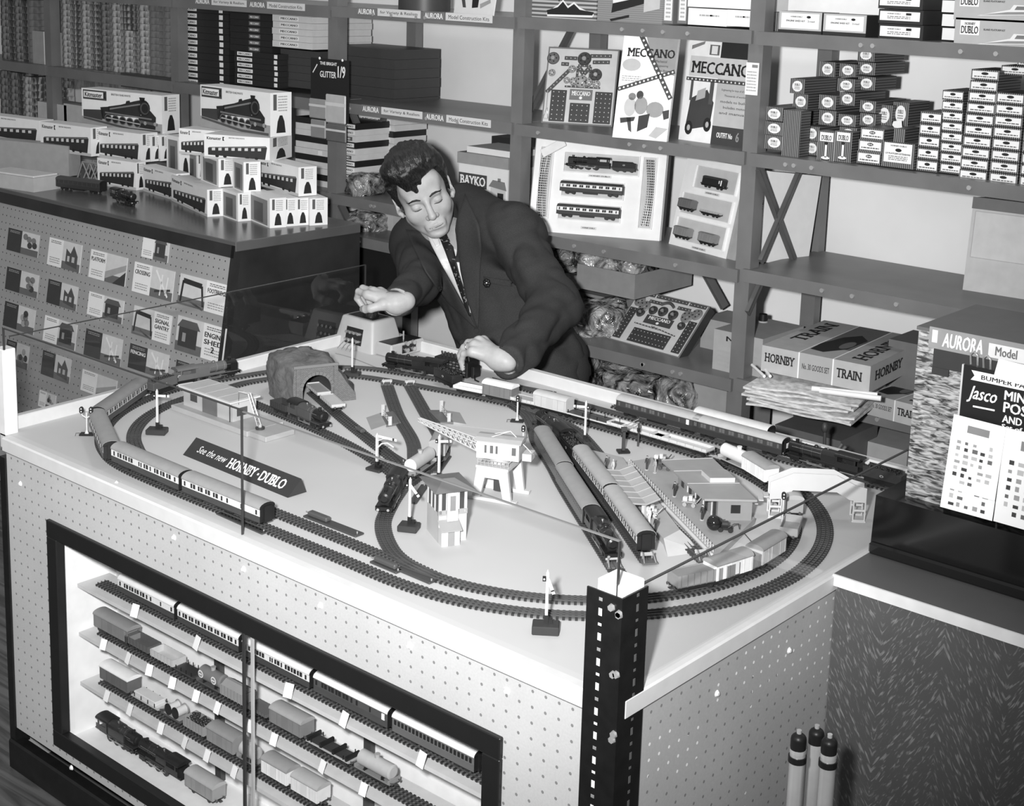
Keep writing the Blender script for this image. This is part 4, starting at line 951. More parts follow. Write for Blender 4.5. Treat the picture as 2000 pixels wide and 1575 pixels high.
p = PZ(1217, 884, TZ); H = hgt(1222, 832, p); o = thing('loading_gantry', 'dark signal gantry of two posts between the platforms and rear tracks', 'model signal', (p.x, p.y, TZ), 0.9)
m = MB(); m.box(-0.013, 0.013, -0.011, 0.011, 0, 0.005, BLACK, b=0.001); m.obj('base_plate', o)
m = MB(); m.box(-0.003, 0.003, -0.003, 0.003, 0.005, H-0.012, DG); m.obj('mast', o)
p2 = PZ(1246, 872, TZ); v = p2-p; v.rotate(Matrix.Rotation(-0.9, 3, 'Z'))
m = MB(); m.box(v.x-0.0018, v.x+0.0018, v.y-0.0018, v.y+0.0018, 0, H-0.006, DG); m.box(v.x-0.003, v.x+0.003, v.y-0.003, v.y+0.003, H*0.55, H*0.68, BLACK); m.obj('second_mast', o)
m = MB(); m.tube([(0, 0, H-0.010), (v.x, v.y, H-0.006)], 0.0012, LGREY, 5); m.tube([(0, 0.004, H-0.004), (v.x, v.y+0.004, H)], 0.0009, LGREY, 5); m.box(-0.006, 0.006, -0.003, 0.003, H-0.014, H-0.004, DG); m.obj('cross_beam', o)
# ---- buffer stops
def buffer_stop(px, py, label, path, end):
    p = PZ(px, py, TZ+0.004); d = path.near(p); t = path.tan(min(max(d, 0.01), path.L-0.01)); q = path.at(d)
    o = thing('buffer_stop', label, 'buffer stop', (q.x, q.y, TZ+0.0034), math.atan2(t.y, t.x)+(math.pi if end else 0))
    for sy in (-1, 1):
        m = MB(); m.tube([(0, sy*0.0085, 0), (0.001, sy*0.0085, 0.012), (-0.002, sy*0.0085, 0.0145), (-0.018, sy*0.0105, 0.001)], 0.0014, G(0.36, 0.4, 0.3), 6); m.obj('bent_rail', o)
        m = MB(); m.cyl((0.001, sy*0.0085, 0.010), (0.006, sy*0.0085, 0.010), 0.0026, G(0.5, 0.4), n=10); m.obj('buffer', o)
    m = MB(); m.box(-0.001, 0.0015, -0.0125, 0.0125, 0.007, 0.0135, G(0.40, 0.5), b=0.0008); m.obj('buffer_beam', o)
    m = MB(); m.box(-0.020, 0.004, -0.014, 0.014, -0.0005, 0.0018, G(0.13, 0.5)); m.obj('base_plate', o)
buffer_stop(757, 750, 'buffer stop at the top of the left siding strip', BR, True)
buffer_stop(800, 750, 'buffer stop at the top of the right siding strip', B2, True)
buffer_stop(1212, 1100, 'buffer stop in front of the black platform engine', PL1, True)
buffer_stop(1266, 1092, 'buffer stop in front of the black coach end', PL2, True)
buffer_stop(1388, 1086, 'buffer stop at the end of the track between the platforms', PL3, True)
# ---- two halves of a level crossing
def crossing(c, gate, label):
    P = [PZ(x, y, TZ) for x, y in c]; o0 = P[0]
    o = thing('level_crossing', label, 'level crossing', (o0.x, o0.y, TZ))
    V = [q-o0 for q in P]; mid = [(V[0]+V[3])*0.5, (V[1]+V[2])*0.5] ; h = 0.006
    g0, g1 = [PZ(x, y, TZ+h)-o0 for x, y in gate]; g0.z = g1.z = h
    far = gate[0][0] < 800                                              # the ramp falls away from the tracks
    e = (0, 1) if far else (3, 2); i = (3, 2) if far else (0, 1)
    e0, e1, i0, i1 = V[e[0]], V[e[1]], V[i[0]], V[i[1]]
    c0, c1 = e0.lerp(i0, 0.5), e1.lerp(i1, 0.5); up = Vector((0, 0, h))
    m = MB(); m.add([e0, e1, c0, c1, c0+up, c1+up], [(0, 1, 5, 4), (0, 4, 2), (1, 3, 5)], MGREY); m.obj('ramp', o)
    m = MB(); m.add([c0, c1, i1, i0, c0+up, c1+up, i1+up, i0+up], [(4, 5, 6, 7), (0, 1, 5, 4), (1, 2, 6, 5), (2, 3, 7, 6), (3, 0, 4, 7)], G(0.12, 0.5)); m.obj('road_deck', o)
    d = (g1-g0); n_ = Vector((-d.y, d.x, 0)).normalized()
    for g in (g0, g1):
        for s_ in (-1, 1):
            m = MB(); q = g+n_*0.002*s_; m.box(q.x-0.0014, q.x+0.0014, q.y-0.0014, q.y+0.0014, h, h+(0.026 if g is g0 else 0.020), WH); m.obj('gate_post', o)
    m = MB()
    for zz in (0.004, 0.009, 0.014): m.tube([g0+Vector((0, 0, zz)), g1+Vector((0, 0, zz))], 0.0008, WH, 4)
    for k in range(5):
        a = g0.lerp(g1, k/4); m.tube([a+Vector((0, 0, 0.003)), a+Vector((0, 0, 0.0145))], 0.0007, WH, 4)
    m.tube([g0+Vector((0, 0, 0.004)), g1+Vector((0, 0, 0.014))], 0.0007, WH, 4); m.obj('gate', o)
crossing([(715, 816), (725, 840), (783, 830), (768, 808)], [(748, 812), (762, 831)], 'left half of the level crossing with white gate and grey ramp')
crossing([(836, 806), (860, 830), (911, 829), (898, 806)], [(862, 804), (877, 824)], 'right half of the level crossing with white gate and grey ramp')
# ---- dockside crane
F = [PZ(x, y, TZ) for x, y in ((930, 975), (1000, 987), (1018, 962), (948, 950))]; cc = sum(F, Vector())/4; ca = math.atan2(F[1].y-F[0].y, F[1].x-F[0].x)
o = thing('dockside_crane', 'large white dockside crane with lattice jib and four legged portal', 'model crane', (cc.x, cc.y, TZ), ca)
w2 = (F[1]-F[0]).length/2; d2 = 0.034; ph = hgt(972, 905, cc)
for sy in (-1, 1):
    m = MB(); m.prism([(-w2-0.004, 0), (-w2+0.012, 0), (-w2*0.40, ph*0.72), (w2*0.40, ph*0.72), (w2-0.012, 0), (w2+0.004, 0), (w2*0.86, ph), (-w2*0.86, ph)], sy*d2-0.0035, sy*d2+0.0035, CREAM, 'y'); m.obj('portal_frame', o)
    m = MB(); m.box(-w2-0.014, w2+0.014, sy*d2-0.006, sy*d2+0.006, 0, 0.007, WH, b=0.001); m.obj('bogie_beam', o)
m = MB(); m.box(-w2*0.90, w2*0.90, -d2-0.004, d2+0.004, ph, ph+0.005, CREAM); m.box(-w2*0.2, w2*0.2, -0.010, 0.010, ph*0.2, ph, DG); m.obj('platform', o)
m = MB()
for sx in (-1, 1): m.tube([(sx*w2*0.86, -d2, ph+0.005), (sx*w2*0.86, -d2, ph+0.016), (sx*w2*0.86, d2, ph+0.016), (sx*w2*0.86, d2, ph+0.005)], 0.0007, LGREY, 4)
for zz in (0.010, 0.016): m.tube([(-w2*0.86, -d2, ph+zz), (w2*0.86, -d2, ph+zz)], 0.0006, LGREY, 4)
for k in range(9): x = -w2*0.86+k*w2*0.215; m.tube([(x, -d2, ph+0.005), (x, -d2, ph+0.016)], 0.0006, LGREY, 4)
m.obj('handrail', o)
m = MB(); m.cyl((0, 0, ph+0.005), (0, 0, ph+0.016), 0.02, LGREY, n=20); m.obj('turntable', o)
cz = ph+0.016; ch = hgt(970, 850, cc)-cz-0.006; cr = 0.12
T = Matrix.Rotation(cr, 4, 'Z')
m = MB(); m.box(-0.040, 0.044, -0.024, 0.024, cz, cz+ch, CREAM, T); m.obj('cabin', o)
m = MB(); m.prism([(a, b+cz+ch) for a, b in ((-0.027, 0), (0.027, 0), (0.027, 0.0015), (0.015, 0.006), (0, 0.0078), (-0.015, 0.006), (-0.027, 0.0015))], -0.044, 0.048, G(0.34, 0.5), 'x', T); m.obj('cabin_roof', o)
for x, w_ in ((-0.022, 0.004), (-0.010, 0.006), (0.0, 0.004), (0.034, 0.008)):
    m = MB(); m.box(x-w_/2, x+w_/2, -0.0247, -0.0235, cz+ch*0.35, cz+ch*0.8, G(0.10, 0.4), T); m.obj('window', o)
tip = PY(819, 823, cc.y+0.0)-Vector((cc.x, cc.y, TZ)); tip.rotate(Matrix.Rotation(-ca, 3, 'Z'))
root_ = T @ Vector((-0.040, 0, cz+0.008)); root2 = T @ Vector((-0.040, 0, cz+0.024)); m = MB()
sidev = Vector((-(tip-root_).y, (tip-root_).x, 0)).normalized()*0.010
for sg in (-1, 1):
    m.tube([root_+sidev*sg, tip+sidev*sg*0.25], 0.0017, CREAM, 5); m.tube([root2+sidev*sg, tip+sidev*sg*0.25+Vector((0, 0, 0.006))], 0.0017, CREAM, 5)
    for k in range(12):
        a = (root_+sidev*sg).lerp(tip+sidev*sg*0.25, k/12); b = (root2+sidev*sg).lerp(tip+sidev*sg*0.25+Vector((0, 0, 0.006)), (k+1)/12); c_ = (root2+sidev*sg).lerp(tip+sidev*sg*0.25+Vector((0, 0, 0.006)), k/12)
        m.tube([a, b], 0.0011, CREAM, 4); m.tube([a, c_], 0.0011, CREAM, 4)
for k in range(12):
    f = 1-0.75*k/12; a = root_.lerp(tip, k/12)+sidev*f; b = root_.lerp(tip, (k+1)/12)-sidev*f; m.tube([a, b], 0.0011, CREAM, 4)
m.obj('lattice_jib', o)
q = MB(); q.add([root2+sidev*1.02, tip+sidev*0.28+Vector((0, 0, 0.006)), tip+sidev*0.28, root_+sidev*1.02], [(0, 1, 2, 3)], CREAM); 
m = MB(); apex = T @ Vector((0.02, 0, cz+ch+0.018)); m.tube([tip, apex], 0.0005, LGREY, 4)
for sg in (-1, 1): m.tube([T @ Vector((-0.02, 0.012*sg, cz+ch+0.004)), apex], 0.0010, CREAM, 5)
m.tube([apex, T @ Vector((0.066, 0, cz+0.010))], 0.0012, CREAM, 5); m.obj('stay', o)
m = MB(); m.box(0.048, 0.066, -0.014, 0.014, cz, cz+0.014, CREAM, T); m.obj('counterweight', o)
# ---- signal box
a, b, c_ = PZ(862, 1069, TZ), PZ(902, 1064, TZ), PZ(850, 1050, TZ); fx = Vector((b.x-a.x, b.y-a.y, 0)); fw_ = max(fx.length, 0.04)
o = thing('signal_box', 'small pale signal box with grey hipped roof near the front of the board', 'model building', (a.x, a.y, TZ), math.atan2(fx.y, fx.x))
SH = hgt(868, 968, a); W_ = 0.052
m = MB(); m.box(0, W_, 0.018, 0.085, 0, SH*0.55, CREAM); m.box(0, 0.034, 0, 0.02, 0, SH*0.30, WH); m.obj('wall', o)
m = MB(); m.box(0.001, W_-0.001, 0.019, 0.084, SH*0.55, SH, G(0.05, 0.3)); m.obj('glazing', o)
for x in (0.0, 0.013, 0.033, W_-0.005):
    m = MB(); m.box(x, x+0.005, 0.017, 0.022, SH*0.55, SH, WH); m.obj('corner_post', o)
for y in (0.04, 0.06, 0.081):
    for x in (-0.0005, W_-0.0035): m = MB(); m.box(x, x+0.004, y, y+0.004, SH*0.55, SH, WH); m.obj('window_bar', o)
m = MB(); m.box(-0.001, W_+0.001, 0.017, 0.022, SH*0.52, SH*0.62, MGREY); m.obj('sill', o)
m = MB(); m.box(0.014, 0.034, 0.012, 0.02, SH*0.42, SH*0.97, WH); m.box(0.019, 0.029, 0.0112, 0.0125, SH*0.62, SH*0.90, G(0.20, 0.4)); m.obj('bay', o)
m = MB(); m.box(0.012, 0.024, -0.001, 0.001, 0, SH*0.26, G(0.25, 0.5)); m.obj('door', o)
m = MB(); m.add([(-0.002, -0.004, SH*0.30), (0.037, -0.004, SH*0.30), (0.037, 0.018, SH*0.44), (-0.002, 0.018, SH*0.44), (-0.002, -0.004, SH*0.28), (0.037, -0.004, SH*0.28)], [(0, 1, 2, 3), (4, 5, 1, 0)], MGREY); m.obj('porch_roof', o)
m = MB(); e = 0.012
m.add([(-e, 0.004, SH), (W_+e, 0.004, SH), (W_+e, 0.10, SH), (-e, 0.10, SH), (W_*0.3, 0.045, SH+0.012), (W_*0.7, 0.045, SH+0.012)], [(0, 1, 5, 4), (1, 2, 5), (2, 3, 4, 5), (3, 0, 4), (3, 2, 1, 0)], G(0.15, 0.6)); m.obj('roof', o)
# ---- station: main platform with fence and building
ph_ = 0.012
def slab(name, pxs, h, mat, parent):
    P = [PZ(x, y, TZ+h) for x, y in pxs]; m = MB(); pl = [(q.x-parent.location.x, q.y-parent.location.y) for q in P]
    area = sum(pl[k][0]*pl[(k+1) % len(pl)][1]-pl[(k+1) % len(pl)][0]*pl[k][1] for k in range(len(pl)))
    if area < 0: pl = pl[::-1]
    m.prism(pl, 0, h, mat, 'z'); return m.obj(name, parent)
o0 = PZ(1310, 985, TZ)
o = thing('station', 'grey station platform with white picket fence and flat roofed station building', 'model building', (o0.x, o0.y, TZ))
slab('platform', [(1222, 903), (1300, 890), (1425, 985), (1475, 1012), (1400, 1086)], ph_, G(0.33, 0.6, var=0.06), o)
f0, f1 = PZ(1228, 909, TZ+ph_)-o.location, PZ(1392, 1078, TZ+ph_)-o.location
n = 38; ddir = (f1-f0).normalized()
for k in range(n):
    q = f0.lerp(f1, k/(n-1)); m = MB(); T = Matrix.Translation((q.x, q.y, ph_)) @ Matrix.Rotation(math.atan2(ddir.y, ddir.x), 4, 'Z')
    m.box(-0.0026, 0.0026, -0.0006, 0.0006, 0, 0.0135, WH, T); m.obj('picket', o)
m = MB()
for zz in (0.004, 0.010): m.tube([f0+Vector((0, 0, zz)), f1+Vector((0, 0, zz))], 0.0008, CREAM, 4)
m.obj('fence_rail', o)
m = MB(); m.tube([f0+Vector((0, -0.002, -ph_*0.5)), f1+Vector((0, -0.002, -ph_*0.5))], 0.005, WH, 4); m.obj('platform_edge', o)
rz_ = 0.056
RP = [PZ(x, y, TZ+rz_)-o.location for x, y in ((1292, 899), (1392, 895), (1479, 977), (1376, 975))]
m = MB(); pl = [(q.x, q.y) for q in RP]; area = sum(pl[k][0]*pl[(k+1) % 4][1]-pl[(k+1) % 4][0]*pl[k][1] for k in range(4)); pl = pl if area > 0 else pl[::-1]
m.prism(pl, rz_-0.004, rz_, MGREY, 'z'); rf = m.obj('roof', o)
for t in (0.0, 0.30, 0.62):
    a, b = RP[0].lerp(RP[3], t), RP[1].lerp(RP[2], t); m = MB(); m.tube([Vector((a.x, a.y, rz_)), Vector((b.x, b.y, rz_))], 0.0012, LGREY, 4); m.obj('roof_joint', rf)
def rl(u, v): return RP[0].lerp(RP[1], u).lerp(RP[3].lerp(RP[2], u), v)
q = [rl(u, v) for u, v in ((0.45, 0.40), (0.93, 0.40), (0.93, 0.60), (0.45, 0.60))]
m = MB(); m.add([Vector((k.x, k.y, rz_)) for k in q]+[Vector((k.x, k.y, rz_+0.009)) for k in q], [(4, 5, 6, 7)], MGREY); m.add([Vector((k.x, k.y, rz_)) for k in q]+[Vector((k.x, k.y, rz_+0.009)) for k in q], [(0, 1, 5, 4), (1, 2, 6, 5), (2, 3, 7, 6), (3, 0, 4, 7)], WH); m.obj('clerestory', rf)
wl = [rl(u, v) for u, v in ((0.30, 0.05), (0.95, 0.05), (0.95, 0.96), (0.30, 0.96))]
m = MB(); m.add([Vector((k.x, k.y, ph_)) for k in wl]+[Vector((k.x, k.y, rz_-0.004)) for k in wl], [(0, 1, 5, 4), (1, 2, 6, 5), (2, 3, 7, 6), (3, 0, 4, 7), (0, 4, 5, 1), (1, 5, 6, 2), (2, 6, 7, 3), (3, 7, 4, 0)], CREAM); m.obj('wall', o)
def wallbit(a, b, u0, u1, z0, z1, mat, nm, outw=0.0009):
    p0, p1 = a.lerp(b, u0), a.lerp(b, u1); d = (p1-p0).normalized(); n_ = Vector((d.y, -d.x, 0)); c0 = sum(wl, Vector())/4
    if n_.dot(p0-c0) < 0: n_ = -n_
    m = MB(); P = [Vector((k.x, k.y, zz))+n_*s_ for s_ in (outw, -0.001) for k, zz in ((p0, z0), (p1, z0), (p1, z1), (p0, z1))]
    m.add(P, [(0, 1, 2, 3), (3, 2, 1, 0), (0, 4, 5, 1), (1, 5, 6, 2), (2, 6, 7, 3), (3, 7, 4, 0)], mat); m.obj(nm, o)
wallbit(wl[3], wl[2], 0.38, 0.66, 0.026, 0.042, G(0.05, 0.3), 'window')
for k in range(5): wallbit(wl[3], wl[0], 0.03+k*0.2, 0.10+k*0.2, ph_, 0.046, G(0.10, 0.3), 'doorway')
for k in range(4): wallbit(wl[3], wl[0], 0.13+k*0.2, 0.16+k*0.2, ph_, 0.050, WH, 'door_post', 0.002)
# hand props of the platform: figures, barrows
def figure(px, py, label, h=0.030, tone=0.06, head=0.45, rot=0.0, z=ph_):
    p = PZ(px, py, TZ+z); o = thing('platform_figure', label, 'figurine', (p.x, p.y, TZ+z), rot); M_ = G(tone, 0.6, var=0)
    m = MB(); m.cyl((0, 0, 0), (0, 0, 0.0010), 0.0042, CREAM, n=10); m.obj('base', o)
    m = MB()
    for sx in (-1, 1): m.cyl((sx*0.0011, 0, 0.001), (sx*0.0012, 0, h*0.48), 0.0011, M_, r1=0.0014, n=7); m.tube([(sx*0.0026, 0, h*0.80), (sx*0.0036, -0.0006, h*0.62), (sx*0.0034, -0.0018, h*0.47)], 0.0009, M_, 6)
    m.ell((0, 0, h*0.66), (0.0029, 0.0019, h*0.21), M_, 10, 8); m.obj('body', o)
    m = MB(); m.ell((0, 0, h*0.92), (0.0016, 0.0017, 0.0021), G(head, 0.6), 8, 6); m.ell((0, 0.0001, h*0.97), (0.0019, 0.0020, 0.0010), M_, 8, 5); m.obj('head', o)
    return o
figure(1263, 918, 'tiny dark porter figure at the far end of the station platform', tone=0.04)
figure(1279, 924, 'tiny pale figure pushing the luggage barrow on the station platform', tone=0.3)
figure(1317, 970, 'tiny dark figure standing mid platform beside the picket fence', tone=0.03)
figure(1371, 1016, 'tiny dark figure next to the black barrel tractor', tone=0.03)
figure(1268, 1022, 'tiny white coated figure near the canopy column', tone=0.75, head=0.6)
figure(1280, 1040, 'tiny dark figure nearest the viewer on the island platform', tone=0.03)
figure(1184, 918, 'tiny dark figure beside the coach at the canopy\'s far end', tone=0.05)
figure(1197, 925, 'tiny pale figure bending at the far end of the canopy', tone=0.45)
def barrow(px, py, label, tone=0.06, load=0.75, s=1.4, z=ph_, rot=0.4):
    p = PZ(px, py, TZ+z); o = thing('luggage_barrow', label, 'barrow', (p.x, p.y, TZ+z), rot); M_ = G(tone, 0.5, var=0)
    m = MB(); m.box(-0.010*s, 0.010*s, -0.006*s, 0.006*s, 0.006*s, 0.0075*s, M_); m.obj('deck', o)
    for x in (-0.006, 0.006):
        for y in (-0.006, 0.006): m = MB(); m.cyl((x*s, (y-0.0006)*s, 0.003*s), (x*s, (y+0.0006)*s, 0.003*s), 0.003*s, M_, n=10); m.obj('wheel', o)
    m = MB(); m.tube([(0.010*s, 0.004*s, 0.007*s), (0.015*s, 0.004*s, 0.014*s), (0.015*s, -0.004*s, 0.014*s), (0.010*s, -0.004*s, 0.007*s)], 0.0007*s, M_, 5); m.obj('handle', o)
    for k, (x, y, w, d, h) in enumerate(((-0.006, -0.002, 0.006, 0.006, 0.005), (0.001, 0.001, 0.005, 0.007, 0.007), (0.006, -0.001, 0.004, 0.005, 0.004))):
        m = MB(); m.box((x-w/2)*s, (x+w/2)*s, (y-d/2)*s, (y+d/2)*s, 0.0075*s, (0.0075+h)*s, G(load*(1-0.25*k), 0.6), b=0.0005); m.obj('parcel', o)
barrow(1290, 905, 'dark luggage barrow with white parcels at the far platform end')
barrow(1298, 917, 'empty looking dark barrow standing by the station wall', load=0.06)
barrow(1347, 988, 'luggage barrow piled with white parcels mid platform', load=0.8, tone=0.3)
barrow(1272, 1008, 'white loaded barrow by the canopy column', load=0.8, tone=0.4)
p = PZ(1394, 1036, TZ+ph_); o = thing('station_tractor', 'black toy tractor with large shiny round drum on the station platform', 'toy vehicle', (p.x, p.y, TZ+ph_), 0.55)
m = MB(); m.ell((0, 0, 0.014), (0.014, 0.014, 0.014), G(0.012, 0.1, var=0, spec=0.6), 20, 14); m.obj('drum', o)
m = MB(); m.box(0.006, 0.034, -0.006, 0.006, 0.004, 0.009, BLACK, b=0.001); m.box(0.014, 0.026, -0.006, 0.006, 0.013, 0.018, DG, b=0.001); m.obj('chassis', o)
for x in (0.012, 0.030):
    for y in (-0.007, 0.007): m = MB(); m.cyl((x, y-0.001, 0.0045), (x, y+0.001, 0.0045), 0.0045, BLACK, n=12); m.obj('wheel', o)
m = MB(); m.tube([(0.026, -0.005, 0.009), (0.036, -0.005, 0.017), (0.044, 0, 0.016), (0.046, 0.004, 0.005)], 0.0011, DG, 6); m.tube([(0.010, 0, 0.009), (0.012, 0, 0.02), (0.02, 0, 0.022)], 0.001, DG, 6); m.obj('handle_frame', o)
# ---- island platform with butterfly canopy
o0 = PZ(1265, 990, TZ)
o = thing('island_platform', 'narrow island platform with pale ribbed canopy beside the cream coaches', 'model building', (o0.x, o0.y, TZ))
slab('platform', [(1150, 878), (1215, 893), (1290, 985), (1328, 1035), (1296, 1052), (1225, 975)], ph_, G(0.36, 0.6, var=0.06), o)
q = [PZ(x, y, TZ+ph_) for x, y in ((1296, 1052), (1328, 1035))]+[PZ(x, y, TZ) for x, y in ((1372, 1078), (1304, 1088))]
m = MB(); m.add([k-o.location for k in q]+[Vector((k.x, k.y, TZ))-o.location for k in q[:2]], [(0, 3, 2, 1), (0, 4, 3), (1, 2, 5), (3, 4, 5, 2)], G(0.55, 0.6)); m.obj('ramp', o)
hc = 0.050; CP = [PZ(x, y, TZ+hc)-o.location for x, y in ((1182, 918), (1236, 910), (1290, 975), (1236, 984))]
def cl(u, v): 
    k = CP[0].lerp(CP[1], u).lerp(CP[3].lerp(CP[2], u), v); return Vector((k.x, k.y, hc-0.006*(1-abs(2*u-1))))
m = MB(); nu, nv = 4, 1; vs = [cl(u/nu, v) for v in (0, 1) for u in range(nu+1)]+[cl(u/nu, v)-Vector((0, 0, 0.002)) for v in (0, 1) for u in range(nu+1)]
k5 = nu+1
fs = [(u, u+1, k5+u+1, k5+u) for u in range(nu)]+[(2*k5+u, 3*k5+u, 3*k5+u+1, 2*k5+u+1) for u in range(nu)]+[(u, 2*k5+u, 2*k5+u+1, u+1) for u in range(nu)]+[(k5+u, k5+u+1, 3*k5+u+1, 3*k5+u) for u in range(nu)]+[(0, k5, 3*k5, 2*k5), (nu, 2*k5+nu, 3*k5+nu, k5+nu)]
m.add(vs, fs, G(0.38, 0.5)); m.add(vs, [f[::-1] for f in fs], G(0.38, 0.5)) if False else None; cn = m.obj('canopy', o)
for k in range(7):
    m = MB(); m.tube([cl(u/4, k/6)+Vector((0, 0, 0.0006)) for u in range(5)], 0.0011, LGREY, 4); m.obj('canopy_rib', cn)
for v in (0.12, 0.5, 0.92):
    a = cl(0.5, v); m = MB(); m.box(a.x-0.003, a.x+0.003, a.y-0.003, a.y+0.003, ph_, a.z-0.001, WH); m.box(a.x-0.007, a.x+0.007, a.y-0.007, a.y+0.007, ph_, ph_+0.004, WH); m.obj('column', o)
# ---- footbridge
A = (PZ(1500, 1007, TZ)+PZ(1522, 1005, TZ))/2; B = (PZ(1663, 1018, TZ)+PZ(1684, 1010, TZ))/2
o = thing('footbridge', 'white footbridge with arched end towers over the right curve', 'model bridge', (A.x, A.y, TZ)); L = axis(o, A, B)
H0 = hgt(1512, 962, A); H1 = hgt(1526, 936, A); dz = H1-H0
BW = 0.030
for sy in (-1, 1):
    y = sy*BW/2
    top = [(-0.012, H1-0.004), (L*0.20, H1+0.016), (L*0.70, H1+0.016), (L*0.93, H1-0.002), (L+0.012, H1-0.008)]
    bot = [(L+0.012, H0-0.006), (L*0.88, H0-0.002), (L*0.72, H0+0.012), (L*0.20, H0+0.012), (0.012, H0-0.006), (-0.012, H0-0.008)]
    m = MB(); m.prism((bot[::-1]+top[::-1]), y-0.0008, y+0.0008, WH, 'y'); m.obj('side_panel', o)
m = MB()
for (xa, za), (xb, zb) in zip([(0.0, H0-0.004), (L*0.20, H0+0.014), (L*0.72, H0+0.014)], [(L*0.20, H0+0.014), (L*0.72, H0+0.014), (L, H0-0.004)]):
    m.add([(xa, -BW/2, za), (xb, -BW/2, zb), (xb, BW/2, zb), (xa, BW/2, za)], [(0, 1, 2, 3)], MGREY)
m.obj('deck', o)
for x in (0, L):
    for sy in (-1, 1):
        y = sy*BW/2
        for xx in (-0.012, 0.0095):
            m = MB(); m.box(x+xx, x+xx+0.0025, y-0.0012, y+0.0012, 0, H0, WH); m.obj('tower_post', o)
        for zz in (0.0, H0*0.46, H0-0.006):
            m = MB(); m.box(x-0.0095, x+0.0095, y-0.001, y+0.001, zz, zz+0.004, WH); m.obj('tower_rail', o)
    m = MB(); m.box(x-0.013, x+0.013, -BW/2-0.003, BW/2+0.003, 0, 0.002, WH); m.obj('tower_foot', o)
A2 = PZ(1478, 1000, TZ); v = A2-A; v.rotate(Matrix.Rotation(-o.rotation_euler[2], 3, 'Z'))
for k in range(6):
    m = MB(); zz = H0*(1-k/6)-0.006; m.box(-0.012-0.010*(k+1), -0.012-0.010*k, -BW/2+0.003, BW/2-0.003, zz, zz+0.002, WH); m.obj('stair_tread', o)
# ---- point motors and dark track plates
def plate(p0, p1, w, h, label, box=None, rot=None):
    a, b = PZ(*p0, TZ), PZ(*p1, TZ); d = b-a; L = d.length; o = thing('point_motor', label, 'point motor', (a.x, a.y, TZ), math.atan2(d.y, d.x))
    m = MB(); m.box(0, L, -w/2, w/2, 0, h, G(0.05, 0.45), b=0.0012); m.obj('base_plate', o)
    if box:
        m = MB(); m.box(L*box[0], L*box[1], -w*0.32, w*0.32, h, h+0.009, G(0.07, 0.4), b=0.0025); m.obj('coil_cover', o)
        m = MB(); m.tube([(L*box[0], 0, h+0.003), (L*box[0]-0.010, 0, h+0.004)], 0.0012, G(0.4, 0.3, 0.6), 6); m.obj('lever', o)
    m = MB(); m.cyl((L*0.95, 0, h), (L*0.95, 0, h+0.003), 0.0016, G(0.5, 0.3, 0.6), n=8); m.obj('terminal', o)
plate((600, 1008), (703, 1048), 0.022, 0.004, 'dark point motor plate behind the rear coach at the front tracks', (0.05, 0.42))
plate((430, 1003), (520, 1043), 0.020, 0.003, 'dark flat point motor plate by the rim in front of the rear coach')
plate((728, 1098), (780, 1120), 0.016, 0.004, 'dark point motor with raised cover between the front tracks', (0.1, 0.9))
plate((782, 1113), (846, 1140), 0.018, 0.004, 'dark flat point motor plate right of the raised one between the front tracks')
plate((698, 843), (738, 868), 0.020, 0.004, 'dark point motor plate behind the junction semaphore', (0.02, 0.3))
plate((748, 880), (790, 906), 0.020, 0.004, 'dark point motor plate right of the junction semaphore')
plate((852, 925), (874, 893), 0.018, 0.004, 'dark point motor plate beside the semaphore under the jib', (0.6, 0.95))
plate((1012, 757), (1084, 770), 0.018, 0.004, 'dark point motor plate near the back rim behind the vans')
plate((806, 985), (830, 950), 0.016, 0.004, 'dark point motor plate right of the engine facing the viewer')
# ---- transformer and speed controller
a, b = PZ(649, 672, TZ), PZ(713, 697, TZ); w_ = b.x-a.x
o = thing('speed_controller', 'grey sloping sided train speed controller with black knob under the man\'s right hand', 'controller', (a.x, a.y, TZ))
CT = G(0.40, 0.45, var=0.04); Hc = 0.082; dp = 0.118; ii = 0.018
def taper(m, x0, x1, y0, y1, z0, z1, i, mat, r=0.008):
    def ring(xa, xb, ya, yb, z):
        out = []
        for cx_, cy_, a0 in ((xb-r, yb-r, 0), (xa+r, yb-r, 90), (xa+r, ya+r, 180), (xb-r, ya+r, 270)):
            out += [(cx_+r*math.cos(math.radians(a0+k*30)), cy_+r*math.sin(math.radians(a0+k*30)), z) for k in range(4)]
        return out
    R = [ring(x0, x1, y0, y1, z0), ring(x0+i*0.9, x1-i*0.9, y0+i*0.9, y1-i*0.9, z1-0.005), ring(x0+i, x1-i, y0+i, y1-i, z1-0.0015), ring(x0+i+0.004, x1-i-0.004, y0+i+0.004, y1-i-0.004, z1)]
    n = 16; vs = [v for q in R for v in q]
    m.add(vs, [(j*n+k, j*n+(k+1) % n, (j+1)*n+(k+1) % n, (j+1)*n+k) for j in range(3) for k in range(n)], mat, smooth=True); m.add(R[3], [tuple(range(n))], mat)
m = MB(); taper(m, 0, w_, 0, dp, 0, Hc, ii, CT); m.obj('case', o)
m = MB(); m.box(ii+0.012, w_-ii-0.012, ii+0.012, dp-ii-0.012, Hc, Hc+0.0015, BLACK); m.obj('dial_plate', o)
KN = Vector((w_*0.56, dp*0.5, Hc))
m = MB(); m.cyl(KN, KN+Z3*0.004, 0.021, BLACK, n=24); m.cyl(KN+Z3*0.004, KN+Z3*0.030, 0.0165, BLACK, r1=0.015, n=24)
for k in range(16): t = 2*math.pi*k/16; m.cyl(KN+Vector((0.0155*math.cos(t), 0.0155*math.sin(t), 0.004)), KN+Vector((0.0145*math.cos(t), 0.0145*math.sin(t), 0.030)), 0.0022, BLACK, n=5)
m.obj('knob', o); KNOB = Vector(o.location)+KN+Z3*0.030
